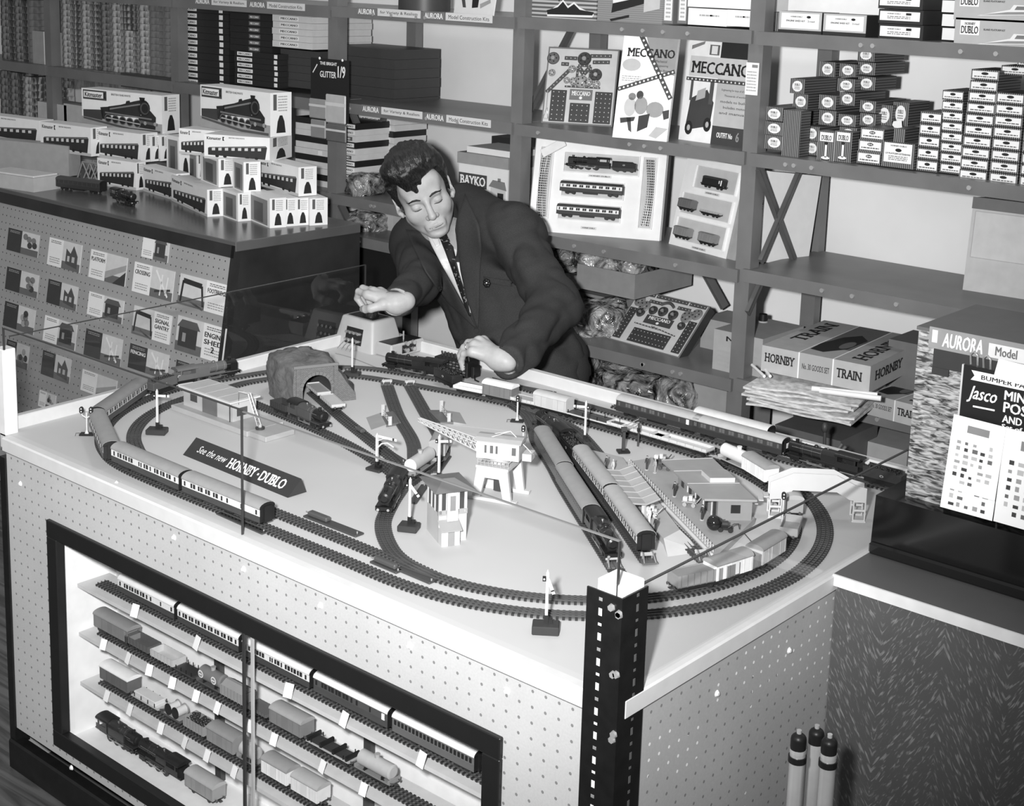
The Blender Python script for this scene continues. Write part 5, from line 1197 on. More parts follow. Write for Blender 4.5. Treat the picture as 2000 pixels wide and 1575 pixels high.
m = MB(); m.cyl((ii+0.018, dp*0.72, Hc), (ii+0.018, dp*0.72, Hc+0.010), 0.007, BLACK, n=16); m.obj('reset_button', o)
sl_ = ii/Hc
m = MB(); T = Matrix.Translation((w_*0.30, 0.0, 0)) @ Matrix.Rotation(-math.atan(sl_), 4, 'X'); m.box(0, 0.062, -0.0015, 0.002, 0.014, 0.058, BLACK, T); tp = m.obj('terminal_panel', o)
for i in range(4):
    for j in range(2):
        m = MB(); m.cyl((0.008+i*0.015, -0.0015, 0.024+j*0.020), (0.008+i*0.015, -0.011, 0.024+j*0.020), 0.0042, G(0.5, 0.25, 0.7), n=10, T=T); m.obj('terminal', tp)
m = MB()
for i in range(4): m.tube([T @ Vector((0.008+i*0.015, -0.008, 0.022)), (w_*0.30+0.004+i*0.014, -0.016, 0.012), (w_*0.30-0.002+i*0.016, -0.022, 0.001)], 0.001, G(0.2), 5)
m.obj('wire', o)
c0, c1 = PZ(764, 702, TZ), PZ(838, 688, TZ); x0_ = PZ(722, 697, TZ).x-0.012
o = thing('transformer_unit', 'low grey power unit with dark top panel next to the speed controller', 'controller', (x0_+0.008, c0.y, TZ))
w2_ = c0.x-x0_-0.008; d2_ = c1.y-c0.y; H2 = hgt(764, 676, c0)
m = MB(); m.box(0, w2_, 0, d2_, 0, H2, CT, b=0.004); m.obj('case', o)
m = MB(); m.box(0.008, w2_-0.005, 0.006, d2_-0.008, H2, H2+0.0015, BLACK); m.obj('top_panel', o)
m = MB(); m.cyl((w2_*0.6, d2_*0.55, H2), (w2_*0.6, d2_*0.55, H2+0.024), 0.0022, G(0.6, 0.3, 0.7), n=8); m.obj('lever', o)
m = MB(); m.box(w2_-0.001, w2_+0.002, d2_*0.32, d2_*0.72, 0.008, H2-0.006, BLACK); tp = m.obj('socket_panel', o)
for i in range(2):
    for j in range(2): m = MB(); m.cyl((w2_+0.002, d2_*(0.42+0.2*i), 0.016+j*0.018), (w2_+0.010, d2_*(0.42+0.2*i), 0.016+j*0.018), 0.006, G(0.5, 0.25, 0.7), n=12); m.obj('terminal', tp)
# ---- switch lever bank by the man's left hand
a, b = PZ(842, 712, TZ+0.02), PZ(898, 716, TZ+0.02)
o = thing('lever_bank', 'black bank of switches with rows of small bright studs under the man\'s fingers', 'switch', (a.x, a.y+0.01, TZ+0.0), 0.10)
m = MB(); m.box(0, 0.105, 0, 0.05, 0.0, 0.040, BLACK, b=0.002); m.obj('case', o)
for i in range(9):
    for j in range(5):
        m = MB(); m.box(0.008+i*0.0105, 0.015+i*0.0105, -0.003, 0.001, 0.005+j*0.0068, 0.0095+j*0.0068, G(0.30, 0.25, 0.6, var=0) if (i+j) % 2 else DG, b=0.0008); m.obj('stud', o)
for i in range(9):
    m = MB(); m.tube([(0.0115+i*0.0105, 0.02, 0.040), (0.0115+i*0.0105, 0.017, 0.052)], 0.0022, DG, 6); m.obj('lever', o)
m = MB(); m.box(0.108, 0.118, 0.01, 0.04, 0, 0.030, BLACK, b=0.002); m.tube([(0.112, 0.02, 0.01), (0.13, 0.0, 0.002), (0.145, -0.004, 0.001)], 0.002, BLACK, 6); m.obj('plug', o)
# wires on the board
def wire(pts, label, r=0.0009, tone=0.06):
    P = [PZ(x, y, TZ+0.0012) for x, y in pts]; P = [q+Z3*0 for q in P]
    o = MB().tube(smooth3(P), r, G(tone, 0.5, var=0), 5).obj('lead_wire'); tag(o, label, 'wire')
def smooth3(P):
    N = len(P); out = []
    for i in range(N-1):
        a = P[i-1] if i else P[0]*2-P[1]; b, c = P[i], P[i+1]; d = P[i+2] if i+2 < N else P[-1]*2-P[-2]
        for k in range(8):
            t = k/8; out.append(0.5*((2*b)+(c-a)*t+(2*a-5*b+4*c-d)*t*t+(3*b-a-3*c+d)*t**3))
    return out+[P[-1]]
wire([(1441, 1022), (1452, 1040), (1478, 1070)], 'dark wire leading from the station platform to the right curve')
wire([(655, 690), (690, 700), (745, 722)], 'thin wire from the speed controller to the rear track', tone=0.25)
# ================================================================ trains inside the glazed case
CYT = TY0+0.082
def case_track(i, x0, x1):
    P = Path([(x0, CYT), ((x0+x1)/2, CYT), (x1, CYT)]); railway(P, 'railway_track', '%s straight track on a shelf of the glazed display case' % ['topmost', 'second', 'third', 'lowest'][i], zoff=CS[i]-TZ); return P
CP_ = [case_track(i, FX0+0.055, FX1-0.03) for i in range(4)]
def cx(px, py, i): return PY(px, py, CYT-0.017).x
def cput(o, i, x, rev=False): o.location = (x, CYT, CS[i]+0.0064); o.rotation_euler = (0, 0, math.pi if rev else 0)
x0 = cx(229, 1140, 0); x5 = cx(932, 1490, 0)+0.002; CCL = (x5-x0)/5
for k, (lay, low, up, lab) in enumerate((('brake', 0.05, 0.75, 'cream and dark coach leftmost on the top shelf of the display case'), ('open', 0.05, 0.75, 'cream and dark coach second from left on the top case shelf'), ('corridor', 0.05, 0.75, 'cream and dark coach third from left behind the case glass joint'), ('brake', 0.06, 0.075, 'dark coach with one white window on the top shelf of the display case'), ('suburb', 0.12, 0.14, 'plain suburban coach with many small windows rightmost on the top case shelf'))):
    c = coach(lab, low, up, 0.78, lay=lay, L=CCL-0.012, white_win=(k == 3), win_c=0.02); cput(c, 0, x0+CCL*(k+0.5)-0.003)
rows = [
 (1, 182, 250, 'brake', 'grey brake van with open verandah on the second case shelf', dict(body=0.20, roof=0.25)),
 (1, 243, 290, 'open', 'dark open wagon behind the brake van in the case', dict(body=0.10)),
 (1, 292, 338, 'open', 'pale open wagon on the second case shelf', dict(body=0.50)),
 (1, 336, 378, 'flat', 'very dark flat wagon on the second case shelf', dict(body=0.05, roof=0.03)),
 (1, 380, 427, 'tank', 'dark tank wagon with round white emblems in the case', dict(body=0.16, roof=0.3)),
 (1, 428, 474, 'hopper', 'grey hopper wagon with sloping load left of the case glass joint', dict(body=0.28)),
 (1, 478, 520, 'low', 'dark low wagon behind the glass joint of the case', dict(body=0.12)),
 (1, 524, 588, 'van', 'mid grey van with pale roof right of the case glass joint', dict(body=0.20, roof=0.32)),
 (1, 594, 680, 'flat', 'long dark bolster wagon with upright stakes in the case', dict(body=0.42, roof=0.04)),
 (1, 688, 758, 'tank', 'shiny grey tank wagon rightmost on the second case shelf', dict(body=0.42, roof=0.35)),
 (2, 194, 250, 'van', 'dark van with white roof leftmost on the third case shelf', dict(body=0.12, roof=0.80)),
 (2, 254, 308, 'flat', 'flat wagon with pale plank load on the third case shelf', dict(body=0.45, roof=0.6)),
 (2, 312, 352, 'reel', 'wagon carrying two cable drums on the third case shelf', dict(body=0.08)),
 (2, 356, 398, 'hopper', 'grey mineral wagon heaped with coal in the case', dict(body=0.30)),
 (2, 402, 456, 'van', 'grey sheeted van on the third case shelf', dict(body=0.26, roof=0.26)),
 (2, 460, 492, 'tank', 'pale small tank wagon by the glass joint on the third case shelf', dict(body=0.45, roof=0.4)),
 (2, 508, 560, 'van', 'white van with grey roof right of the glass joint on the third case shelf', dict(body=0.80, roof=0.30)),
 (2, 566, 620, 'van', 'white van cut by the photo\'s lower edge on the third case shelf', dict(body=0.75, roof=0.4)),
]
slope_y = {1: lambda px: 1262+(px-205)*0.505, 2: lambda px: 1362+(px-205)*0.53}
for i, a, b, kind, lab, kw in rows:
    xa, xb = cx(a, slope_y[i](a), i), cx(b, slope_y[i](b), i); L = max(0.05, xb-xa-0.004)
    w = wagon(kind, lab, L, **kw); cput(w, i, (xa+xb)/2)
    if 'emblems' in lab:
        for x in (-0.022, 0.018):
            p = Print((x, -0.0128, 0.028), X3, Z3); p.oval(0, 0, 0.008, 0.007, G(0.8)); p.oval(0, 0, 0.006, 0.005, G(0.25), 2); p.rect(-0.0045, -0.001, 0.0045, 0.0012, G(0.8), 3); p.obj('emblem', w)
    if 'plank load' in lab:
        m = MB(); m.box(-L/2+0.006, L/2-0.012, -0.012, 0.012, 0.0135, 0.022, G(0.62), b=0.001); m.obj('plank_load', w)
    if 'coal' in lab:
        m = MB(); r = random.Random(1)
        for k in range(50): m.ell((r.uniform(-L/2+0.004, L/2-0.004), r.uniform(-0.012, 0.012), 0.027+r.uniform(0, 0.003)), (0.004, 0.0035, 0.003), G(0.03, 0.4, var=0), 5, 4)
        m.obj('coal', w)['kind'] = 'stuff'
    if 'sloping load' in lab:
        m = MB(); m.prism([(-0.0150, 0.0305), (0.0150, 0.0305), (0.003, 0.038), (-0.003, 0.038)], -L/2+0.002, L/2-0.002, G(0.26), 'x'); m.obj('load_sheet', w)
    if 'bolster' in lab:
        m = MB()
        for x in (-L*0.45, -L*0.15, L*0.15, L*0.45): m.box(x-0.002, x+0.002, -0.0155, 0.0155, 0.0135, 0.021, BLACK)
        m.obj('bolster', w)
xa = cx(262, 1492, 3); lo = locomotive('small dark engine leftmost on the lowest case shelf', 0.03, 0.14, kind='tank'); cput(lo, 3, cx(222, 1458, 3)+0.0)
lo = locomotive('dark engine second from left on the lowest case shelf', 0.018, 0.15); cput(lo, 3, cx(222, 1458, 3)+0.15, True)
w = wagon('van', 'grey roofed van third from left on the lowest case shelf', 0.09, body=0.3, roof=0.4); cput(w, 3, cx(222, 1458, 3)+0.29)
# little price cards leaning along the shelf edges
cards = [[(261, 1170), (381, 1236), (562, 1331), (669, 1388), (820, 1487)],
         [(200, 1240), (247, 1265), (290, 1290), (335, 1315), (381, 1338), (422, 1365), (488, 1402), (533, 1425), (627, 1473), (708, 1512)],
         [(206, 1346), (251, 1376), (312, 1412), (358, 1440), (402, 1468), (455, 1506)]]
for i, row in enumerate(cards):
    for k, (px, py) in enumerate(row):
        p = PY(px, py, TY0+0.038); m = MB(); r = random.Random(i*20+k); s = 0.0095 if i == 0 else 0.0082
        T = Matrix.Translation((p.x, TY0+0.036, CS[i])) @ Matrix.Rotation(r.uniform(-0.25, 0.25), 4, 'Z') @ Matrix.Rotation(-0.35, 4, 'X')
        m.box(-s, s, 0, 0.0006, 0, 0.026 if i == 0 else 0.022, G(0.88, 0.7, var=0), T); o = m.obj('price_card')
        tag(o, 'small white price card, %s from left on the %s case shelf' % (NTH[k], ['top', 'second', 'third'][i]), 'price card', 'price cards in the display case')
# ================================================================ goods on the shelves
def proj(P):
    q = RM @ (np.array(P)-CAM); return PPX+FPX*q[0]/q[2], PPY+FPX*q[1]/q[2]
STR = {}
def stripes(axis_, lo, hi, pitch, duty=0.5):
    def build(nt, b):
        tc = nt.nodes.new('ShaderNodeTexCoord'); s = nt.nodes.new('ShaderNodeSeparateXYZ'); nt.links.new(tc.outputs['Object'], s.inputs[0])
        f = _math(nt, 'FRACT', _math(nt, 'DIVIDE', s.outputs[axis_], pitch)); k = _math(nt, 'LESS_THAN', f, duty)
        nt.links.new(_range(nt, k, 0, 1, lo, hi), b.inputs['Base Color'])
    return node_mat('stripes_%d_%s_%s_%s' % (axis_, lo, hi, pitch), build, 0.5)
SX, SZ = stripes(0, 0.05, 0.30, 0.0052, 0.35), stripes(2, 0.04, 0.13, 0.0070, 0.4)
def carton(name, label, x0, x1, y, z0, z1, d, mat, cat='box', side=None, top=None, group=None, rz=0.0, lid=None):
    """box with front-bottom-left corner at (x0,y,z0); prints are added by the callers in its own axes"""
    m = MB(); w, h = x1-x0, z1-z0
    m.box(0, w, 0, d, 0, h, mat)
    m.m = [m.mi(mat)]*6
    if side is not None: m.m[5] = m.m[4] = m.mi(side)
    if top is not None: m.m[1] = m.mi(top)
    o = m.obj(name); o.location = (x0, y, z0); o.rotation_euler = (0, 0, rz); tag(o, label, cat, group)
    o['_w'], o['_h'], o['_d'] = w, h, d
    if lid: q = MB(); q.box(-0.001, w+0.001, -0.001, d+0.001, h*(1-lid), h+0.001, mat); q.obj('lid', o)
    return o
def front(o): return Print((0, 0, 0), X3, Z3)
def right(o): return Print((o['_w'], 0, 0), Y3, Z3)
def topf(o): return Print((0, 0, o['_h']), X3, Y3)
def cpx(name, label, xl, xr, yt, yb, Y, d, mat, **k):
    c = (xl+xr)/2; ym = (yt+yb)/2
    return carton(name, label, PY(xl, ym, Y).x, PY(xr, ym, Y).x, Y, PY(c, yb, Y).z, PY(c, yt, Y).z, d, mat, **k)
_pm = {}
def shared(key, fn, name, o):
    if key not in _pm: _pm[key] = fn().mesh(name)
    return link(name, _pm[key], o)
LBL = G(0.80, 0.7, var=0.02)
def oval_label(o):
    w, h = o['_w'], o['_h']
    def mk():
        p = front(o); p.oval(w*0.5, h*0.5, w*0.34, h*0.37, LBL, 1, 20); p.text('DUBLO', w*0.32, h*0.52, w*0.68, h*0.68, INK, 2, 0.03); p.lines(w*0.32, h*0.28, w*0.68, h*0.48, 2, GREYINK, 2); return p
    shared(('oval', round(w, 3), round(h, 3)), mk, 'oval_label', o)
def white_label(o, seed=0, txt=None):
    w, h = o['_w'], o['_h']
    def mk():
        p = front(o); p.rect(w*0.05, h*0.16, w*0.95, h*0.86, LBL); p.oval(w*0.5, h*0.64, w*0.13, h*0.14, INK, 2, 14); p.lines(w*0.12, h*0.22, w*0.88, h*0.46, 1, GREYINK, 2, seed=seed)
        if txt: p.text(txt, w*0.41, h*0.58, w*0.59, h*0.70, LBL, 3, 0.03)
        return p
    shared(('white', round(w, 3), round(h, 3), seed % 3, txt), mk, 'white_label', o)
# ---- right bay: little striped boxes
Zr = Z[('R', 2)]
oval_rows = [(1494, 1530, 265, 292, 3.335), (1494, 1530, 238, 264, 3.335), (1494, 1530, 209, 236, 3.335), (1571, 1600, 276, 303, 3.38), (1571, 1600, 247, 275, 3.38), (1549, 1579, 184, 213, 3.40), (1600, 1633, 186, 214, 3.40), (1600, 1633, 216, 245, 3.40),
  (1543, 1572, 154, 183, 3.40), (1601, 1632, 121, 150, 3.42), (1640, 1672, 125, 150, 3.40), (1636, 1670, 154, 179, 3.40), (1675, 1708, 95, 120, 3.40), (1638, 1671, 224, 247, 3.39), (1640, 1673, 249, 272, 3.39), (1680, 1711, 197, 220, 3.41), (1640, 1673, 274, 298, 3.39), (1549, 1571, 214, 243, 3.42), (1680, 1711, 222, 246, 3.41), (1549, 1569, 245, 272, 3.44), (1640, 1670, 181, 206, 3.42), (1712, 1742, 205, 246, 3.44), (1744, 1774, 200, 246, 3.46), (1676, 1709, 122, 146, 3.42), (1676, 1709, 150, 176, 3.43)]
where = ['bottom of the left stack of three', 'middle of the left stack of three', 'top of the left stack of three', 'lowest behind the upright striped box', 'second up behind the upright striped box', 'above the upright striped box', 'right of the one above the upright box', 'below the middle of the pyramid', 'on the left shoulder of the pyramid', 'upper left of the pyramid', 'just left under the topmost box', 'second under the topmost box', 'topmost of the pyramid', 'above the two upright signal boxes', 'right behind the two upright signal boxes', 'by the torn paper scrap', 'lowest behind the signal boxes', 'half hidden left of the pyramid centre', 'under the scrap of torn paper', 'low, half hidden by the upright box', 'deep in the pyramid centre', 'right of the torn paper scrap', 'rightmost before the white labels', 'directly under the topmost box', 'third under the topmost box']
for k, (a, b, t, u, Y) in enumerate(oval_rows):
    o = cpx('track_box', 'small dark striped box with white oval label, %s' % where[k], a, b, t, u, Y, 0.17 if Y < 3.43 else 0.12, SX, side=SZ, group='striped boxes on the right shelf'); oval_label(o)
cpx('upright_box', 'tall upright striped box with no label, left on the right shelf', 1529, 1563, 216, 309, 3.32, 0.05, SX, side=SZ)
for k, (a, b) in enumerate(((1597, 1630), (1630, 1663))):
    o = cpx('signal_kit_box', 'upright striped signal box with drawing, %s of the pair' % ['left', 'right'][k], a, b, 257, 317, 3.325, 0.04, SX, side=SZ, group='upright signal boxes'); w, h = o['_w'], o['_h']
    p = front(o); p.rect(w*0.1, h*0.68, w*0.9, h*0.97, LBL); p.text('DUBLO', w*0.2, h*0.72, w*0.8, h*0.88, INK, 2, 0.05); p.oval(w*0.5, h*0.62, w*0.09, h*0.05, INK, 2); p.rect(w*0.44, h*0.16, w*0.56, h*0.56, LBL, 2); p.oval(w*0.5, h*0.14, w*0.25, h*0.05, LBL, 2); p.oval(w*0.5, h*0.10, w*0.25, h*0.04, INK, 1); p.obj('printed_front', o)
for k, (a, b, t, u) in enumerate(((1674, 1720, 297, 321), (1677, 1723, 274, 297), (1681, 1727, 251, 274))):
    o = cpx('label_box', 'striped box with white code label, %s of the stack beside the platform box' % ['bottom', 'middle', 'top'][k], a, b, t, u, 3.33, 0.13, SX, side=SZ, group='boxes with code label'); white_label(o, 1, 'SD45')
o = cpx('platform_kit_box', 'larger striped box with big white platform extension label', 1723, 1786, 279, 328, 3.325, 0.12, SX, side=SZ); w, h = o['_w'], o['_h']
p = front(o); p.rect(w*0.05, h*0.2, w*0.92, h*0.97, LBL); p.text('HORNBY-DUBLO', w*0.25, h*0.84, w*0.75, h*0.90, INK, 2); p.oval(w*0.5, h*0.70, w*0.1, h*0.07, INK, 2); p.text('U.P PLATFORM EXTENSIONS', w*0.1, h*0.52, w*0.88, h*0.59, INK, 2); p.lines(w*0.2, h*0.28, w*0.8, h*0.48, 3, GREYINK); p.obj('printed_front', o)
cpx('label_box', 'small striped box standing on the platform extension box', 1746, 1768, 252, 279, 3.34, 0.09, SX, side=SZ); 
m = MB(); q = PY(1745, 237, 3.40); m.add([q, q+Vector((0.022, 0.001, 0.004)), q+Vector((0.026, 0, -0.018)), q+Vector((0.012, 0.002, -0.024)), q+Vector((-0.004, 0.002, -0.01))], [(0, 4, 3, 2, 1)], PAPER); tag(m.obj('paper_scrap'), 'torn white paper scrap among the striped boxes', 'paper')
ecols = [('first', 1790, 1832, 335, 5, 23.4, 2.0, 3.335), ('second', 1836, 1878, 339, 8, 20.4, 0.6, 3.34), ('third', 1873, 1928, 353, 10, 21.8, 2.6, 3.33), ('fourth', 1932, 1987, 360, 8, 22.4, 2.0, 3.33), ('fifth', 1991, 2046, 367, 9, 22.4, 2.0, 3.33)]
for nm, a, b, base, n, dy, dxs, Y in ecols:
    for k in range(n):
        yb = base-k*dy; o = cpx('labelled_box', 'flat dark box with long white label, %s in the %s white-labelled stack' % (ORD[k], nm), a+dxs*k, b+dxs*k, yb-dy+1.6, yb, Y, 0.14, SX, side=SZ, group='white labelled boxes on the right shelf'); white_label(o, k)
for k, (a, b, t, u) in enumerate(((1955, 2010, 129, 147), (1987, 2040, 116, 129))):
    o = cpx('labelled_box', 'white labelled box lying %s of the right stacks under the shelf' % ['crosswise on top', 'highest on top'][k], a, b, t, u, 3.36, 0.12, SX, side=SZ, group='white labelled boxes on the right shelf'); white_label(o, k)
# ---- right bay, top shelf
W1 = G(0.74, 0.7, var=0.03); GB = G(0.42, 0.6, var=0.04); DKB = G(0.025, 0.5, var=0.05)
for k, (a, b, t, u) in enumerate(((1521, 1605, 23, 66), (1608, 1692, 28, 70))):
    o = cpx('engine_kit_box', 'pale engine shed kit box, %s of two side by side on the top right shelf' % ['left', 'right'][k], a, b, t, u, 3.33, 0.2, DKB, group='engine shed kit boxes'); w, h = o['_w'], o['_h']
    p = front(o); p.rect(0.0, h*0.16, w, h, GB); p.rect(w*0.06, h*0.24, w*0.94, h*0.92, LBL, 2); p.text('HORNBY-DUBLO', w*0.28, h*0.74, w*0.55, h*0.80, INK, 3); p.oval(w*0.7, h*0.77, w*0.05, h*0.06, INK, 3); p.text('ENGINE SHED KIT', w*0.18, h*0.54, w*0.62, h*0.62, INK, 3); p.text('2-road', w*0.68, h*0.54, w*0.84, h*0.62, GREYINK, 3); p.obj('printed_front', o)
cpx('large_white_box', 'large white box behind the two engine kit boxes', 1541, 1730, -60, 26, 3.42, 0.2, W1)
cpx('striped_box', 'dark striped box end at the left of the top right shelf', 1496, 1522, 24, 60, 3.40, 0.2, SX, side=SZ)
for k in range(2): cpx('grey_box', 'small grey box, %s above the dark striped end' % ['left', 'right'][k], 1497+k*22, 1518+k*22, -40, 23, 3.42, 0.1, GB, group='small grey boxes')
for k, (t, u) in enumerate(((48, 79), (19, 47), (-10, 18), (-40, -11))):
    o = cpx('black_kit_box', 'black box with white label, %s in the top right shelf stack' % ORD[k], 1716-2*0, 1803, t, u, 3.33, 0.22, DKB, group='black boxes with white labels'); w, h = o['_w'], o['_h']
    p = front(o); p.rect(w*0.03, h*0.22, w*0.93, h*0.86, LBL); p.text('HORNBY DUBLO', w*0.2, h*0.66, w*0.50, h*0.74, INK, 2); p.rect(w*0.62, h*0.62, w*0.74, h*0.78, INK, 2); p.lines(w*0.2, h*0.34, w*0.72, h*0.56, 2, GREYINK); p.obj('white_label', o)
for k in range(3): cpx('white_carton', 'narrow white box between black and grey boxes, %s' % ORD[k], 1840, 1864, 55-27*k, 78-27*k, 3.36, 0.15, W1, group='narrow white boxes')
for k, (t, u) in enumerate(((36, 92), (-20, 35))):
    o = cpx('station_kit_box', 'grey box with drawn platform, %s at the upper right corner' % ['lower', 'upper'][k], 1864, 2080, t+3, u+8, 3.32, 0.2, GB, group='grey drawn kit boxes'); w, h = o['_w'], o['_h']
    p = front(o); p.rect(w*0.05, h*0.45, w*0.23, h*0.92, LBL); p.text('HORNBY', w*0.09, h*0.78, w*0.19, h*0.86, INK, 2); p.text('DUBLO', w*0.06, h*0.50, w*0.22, h*0.74, INK, 2, 0.06); p.text('ISLAND PLATFORM KIT', w*0.27, h*0.62, w*0.47, h*0.68, INK, 2)
    p.poly([(w*0.22, h*0.16), (w*0.98, h*0.30), (w*0.98, h*0.56), (w*0.55, h*0.56), (w*0.52, h*0.40)], W1, 2); p.poly([(w*0.25, h*0.19), (w*0.96, h*0.32), (w*0.96, h*0.40), (w*0.50, h*0.32)], G(0.25), 3); p.poly([(w*0.56, h*0.40), (w*0.97, h*0.44), (w*0.97, h*0.54), (w*0.58, h*0.52)], G(0.17), 3); p.obj('printed_front', o)
# ---- middle bay, top shelf
o = cpx('warship_kit_box', 'striped box with drawn grey warship on the top middle shelf', 1023, 1166, -50, 38, 3.33, 0.2, stripes(2, 0.10, 0.42, 0.012, 0.5)); w, h = o['_w'], o['_h']
p = front(o); hull = [(0.34, 0.10), (0.95, 0.13), (0.97, 0.20), (0.78, 0.24), (0.70, 0.36), (0.62, 0.26), (0.55, 0.40), (0.48, 0.27), (0.33, 0.19)]
p.poly([(w*a*1.0, h*b*1.0+(0.006 if b > .2 else -0.006)) for a, b in hull], W1, 1); p.poly([(w*a, h*b) for a, b in hull], INK, 2); p.rect(w*0.02, h*0.62, w*0.26, h*0.95, W1, 2); p.line(w*0.5, h*0.4, w*0.44, h*0.8, 0.004, INK, 2); p.obj('printed_front', o)
o = cpx('coach_kit_box', 'grey striped box with drawn railcar and building on the top middle shelf', 1168, 1295, -55, 50, 3.33, 0.2, stripes(2, 0.20, 0.26, 0.006, 0.5)); w, h = o['_w'], o['_h']
p = front(o); p.poly([(w*0.22, h*0.22), (w*0.72, h*0.42), (w*0.74, h*0.62), (w*0.24, h*0.46)], INK, 1); p.poly([(w*0.24, h*0.40), (w*0.74, h*0.56), (w*0.74, h*0.62), (w*0.24, h*0.47)], W1, 2); p.poly([(w*0.72, h*0.26), (w*0.96, h*0.34), (w*0.96, h*0.58), (w*0.72, h*0.50)], G(0.5), 2); p.poly([(w*0.2, h*0.10), (w*0.5, h*0.20), (w*0.5, h*0.15), (w*0.22, h*0.06)], INK, 2); p.rect(w*0.03, h*0.7, w*0.24, h*0.96, W1, 2); p.obj('printed_front', o)
for k, (a, b) in enumerate(((1297, 1314), (1326, 1341))):
    o = cpx('box_end', 'dark box end with tall pale label, %s of two on the top middle shelf' % ['left', 'right'][k], a-1, b+2, -50, 46, 3.34, 0.2, G(0.18), group='dark box ends'); w, h = o['_w'], o['_h']; p = front(o); p.rect(w*0.15, h*0.06, w*0.9, h*0.92, W1); p.lines(w*0.3, h*0.1, w*0.75, h*0.85, 9, PALEINK); p.obj('white_label', o)
for k, (a, b, t, u) in enumerate(((1344, 1420, 17, 50), (1420, 1475, 20, 52), (1344, 1475, -30, 16))):
    o = cpx('white_carton', 'white printed box %s on the top middle shelf' % ['left of two below', 'right of two below', 'lying over two others'][k], a, b, t, u, 3.34, 0.18, W1, group='white boxes on the top middle shelf'); w, h = o['_w'], o['_h']; p = front(o); p.lines(w*0.3, h*0.5, w*0.8, h*0.7, 1, PALEINK); p.oval(w*0.6, h*0.6, w*0.04, h*0.05, INK, 2); p.obj('printed_front', o)
# ---- goods leaning back on a shelf
def leaning(name, label, bl, br, top, z, depth, tilt, mat, cat='box', side=None):
    a, b = PZ(bl[0], bl[1], z), PZ(br[0], br[1], z); u = b-a; w = u.length; u.normalize(); n = Vector((-u.y, u.x, 0)); up = (Z3*math.cos(tilt)+n*math.sin(tilt)); bk = u.cross(up)*-1
    lo, hi = 0.01, 1.2
    for _ in range(40):
        H = (lo+hi)/2
        if proj(a+up*H)[1] > top: lo = H
        else: hi = H
    bk = up.cross(u); 
    m = MB(); m.box(0, w, 0, depth, 0, H, mat); m.m = [m.mi(mat)]*6
    if side: m.m[5] = m.m[4] = m.m[1] = m.mi(side)
    o = m.obj(name); T = Matrix(((u.x, bk.x, up.x, a.x), (u.y, bk.y, up.y, a.y), (u.z, bk.z, up.z, a.z), (0, 0, 0, 1))); 
    if Vector((bk.x, bk.y)).dot(Vector((n.x, n.y))) < 0: raise ValueError
    o.matrix_world = T; tag(o, label, cat); o['_w'], o['_h'], o['_d'] = w, H, depth; return o
MET = G(0.45, 0.3, 0.6, var=0.1); PERF = G(0.05, 0.4)
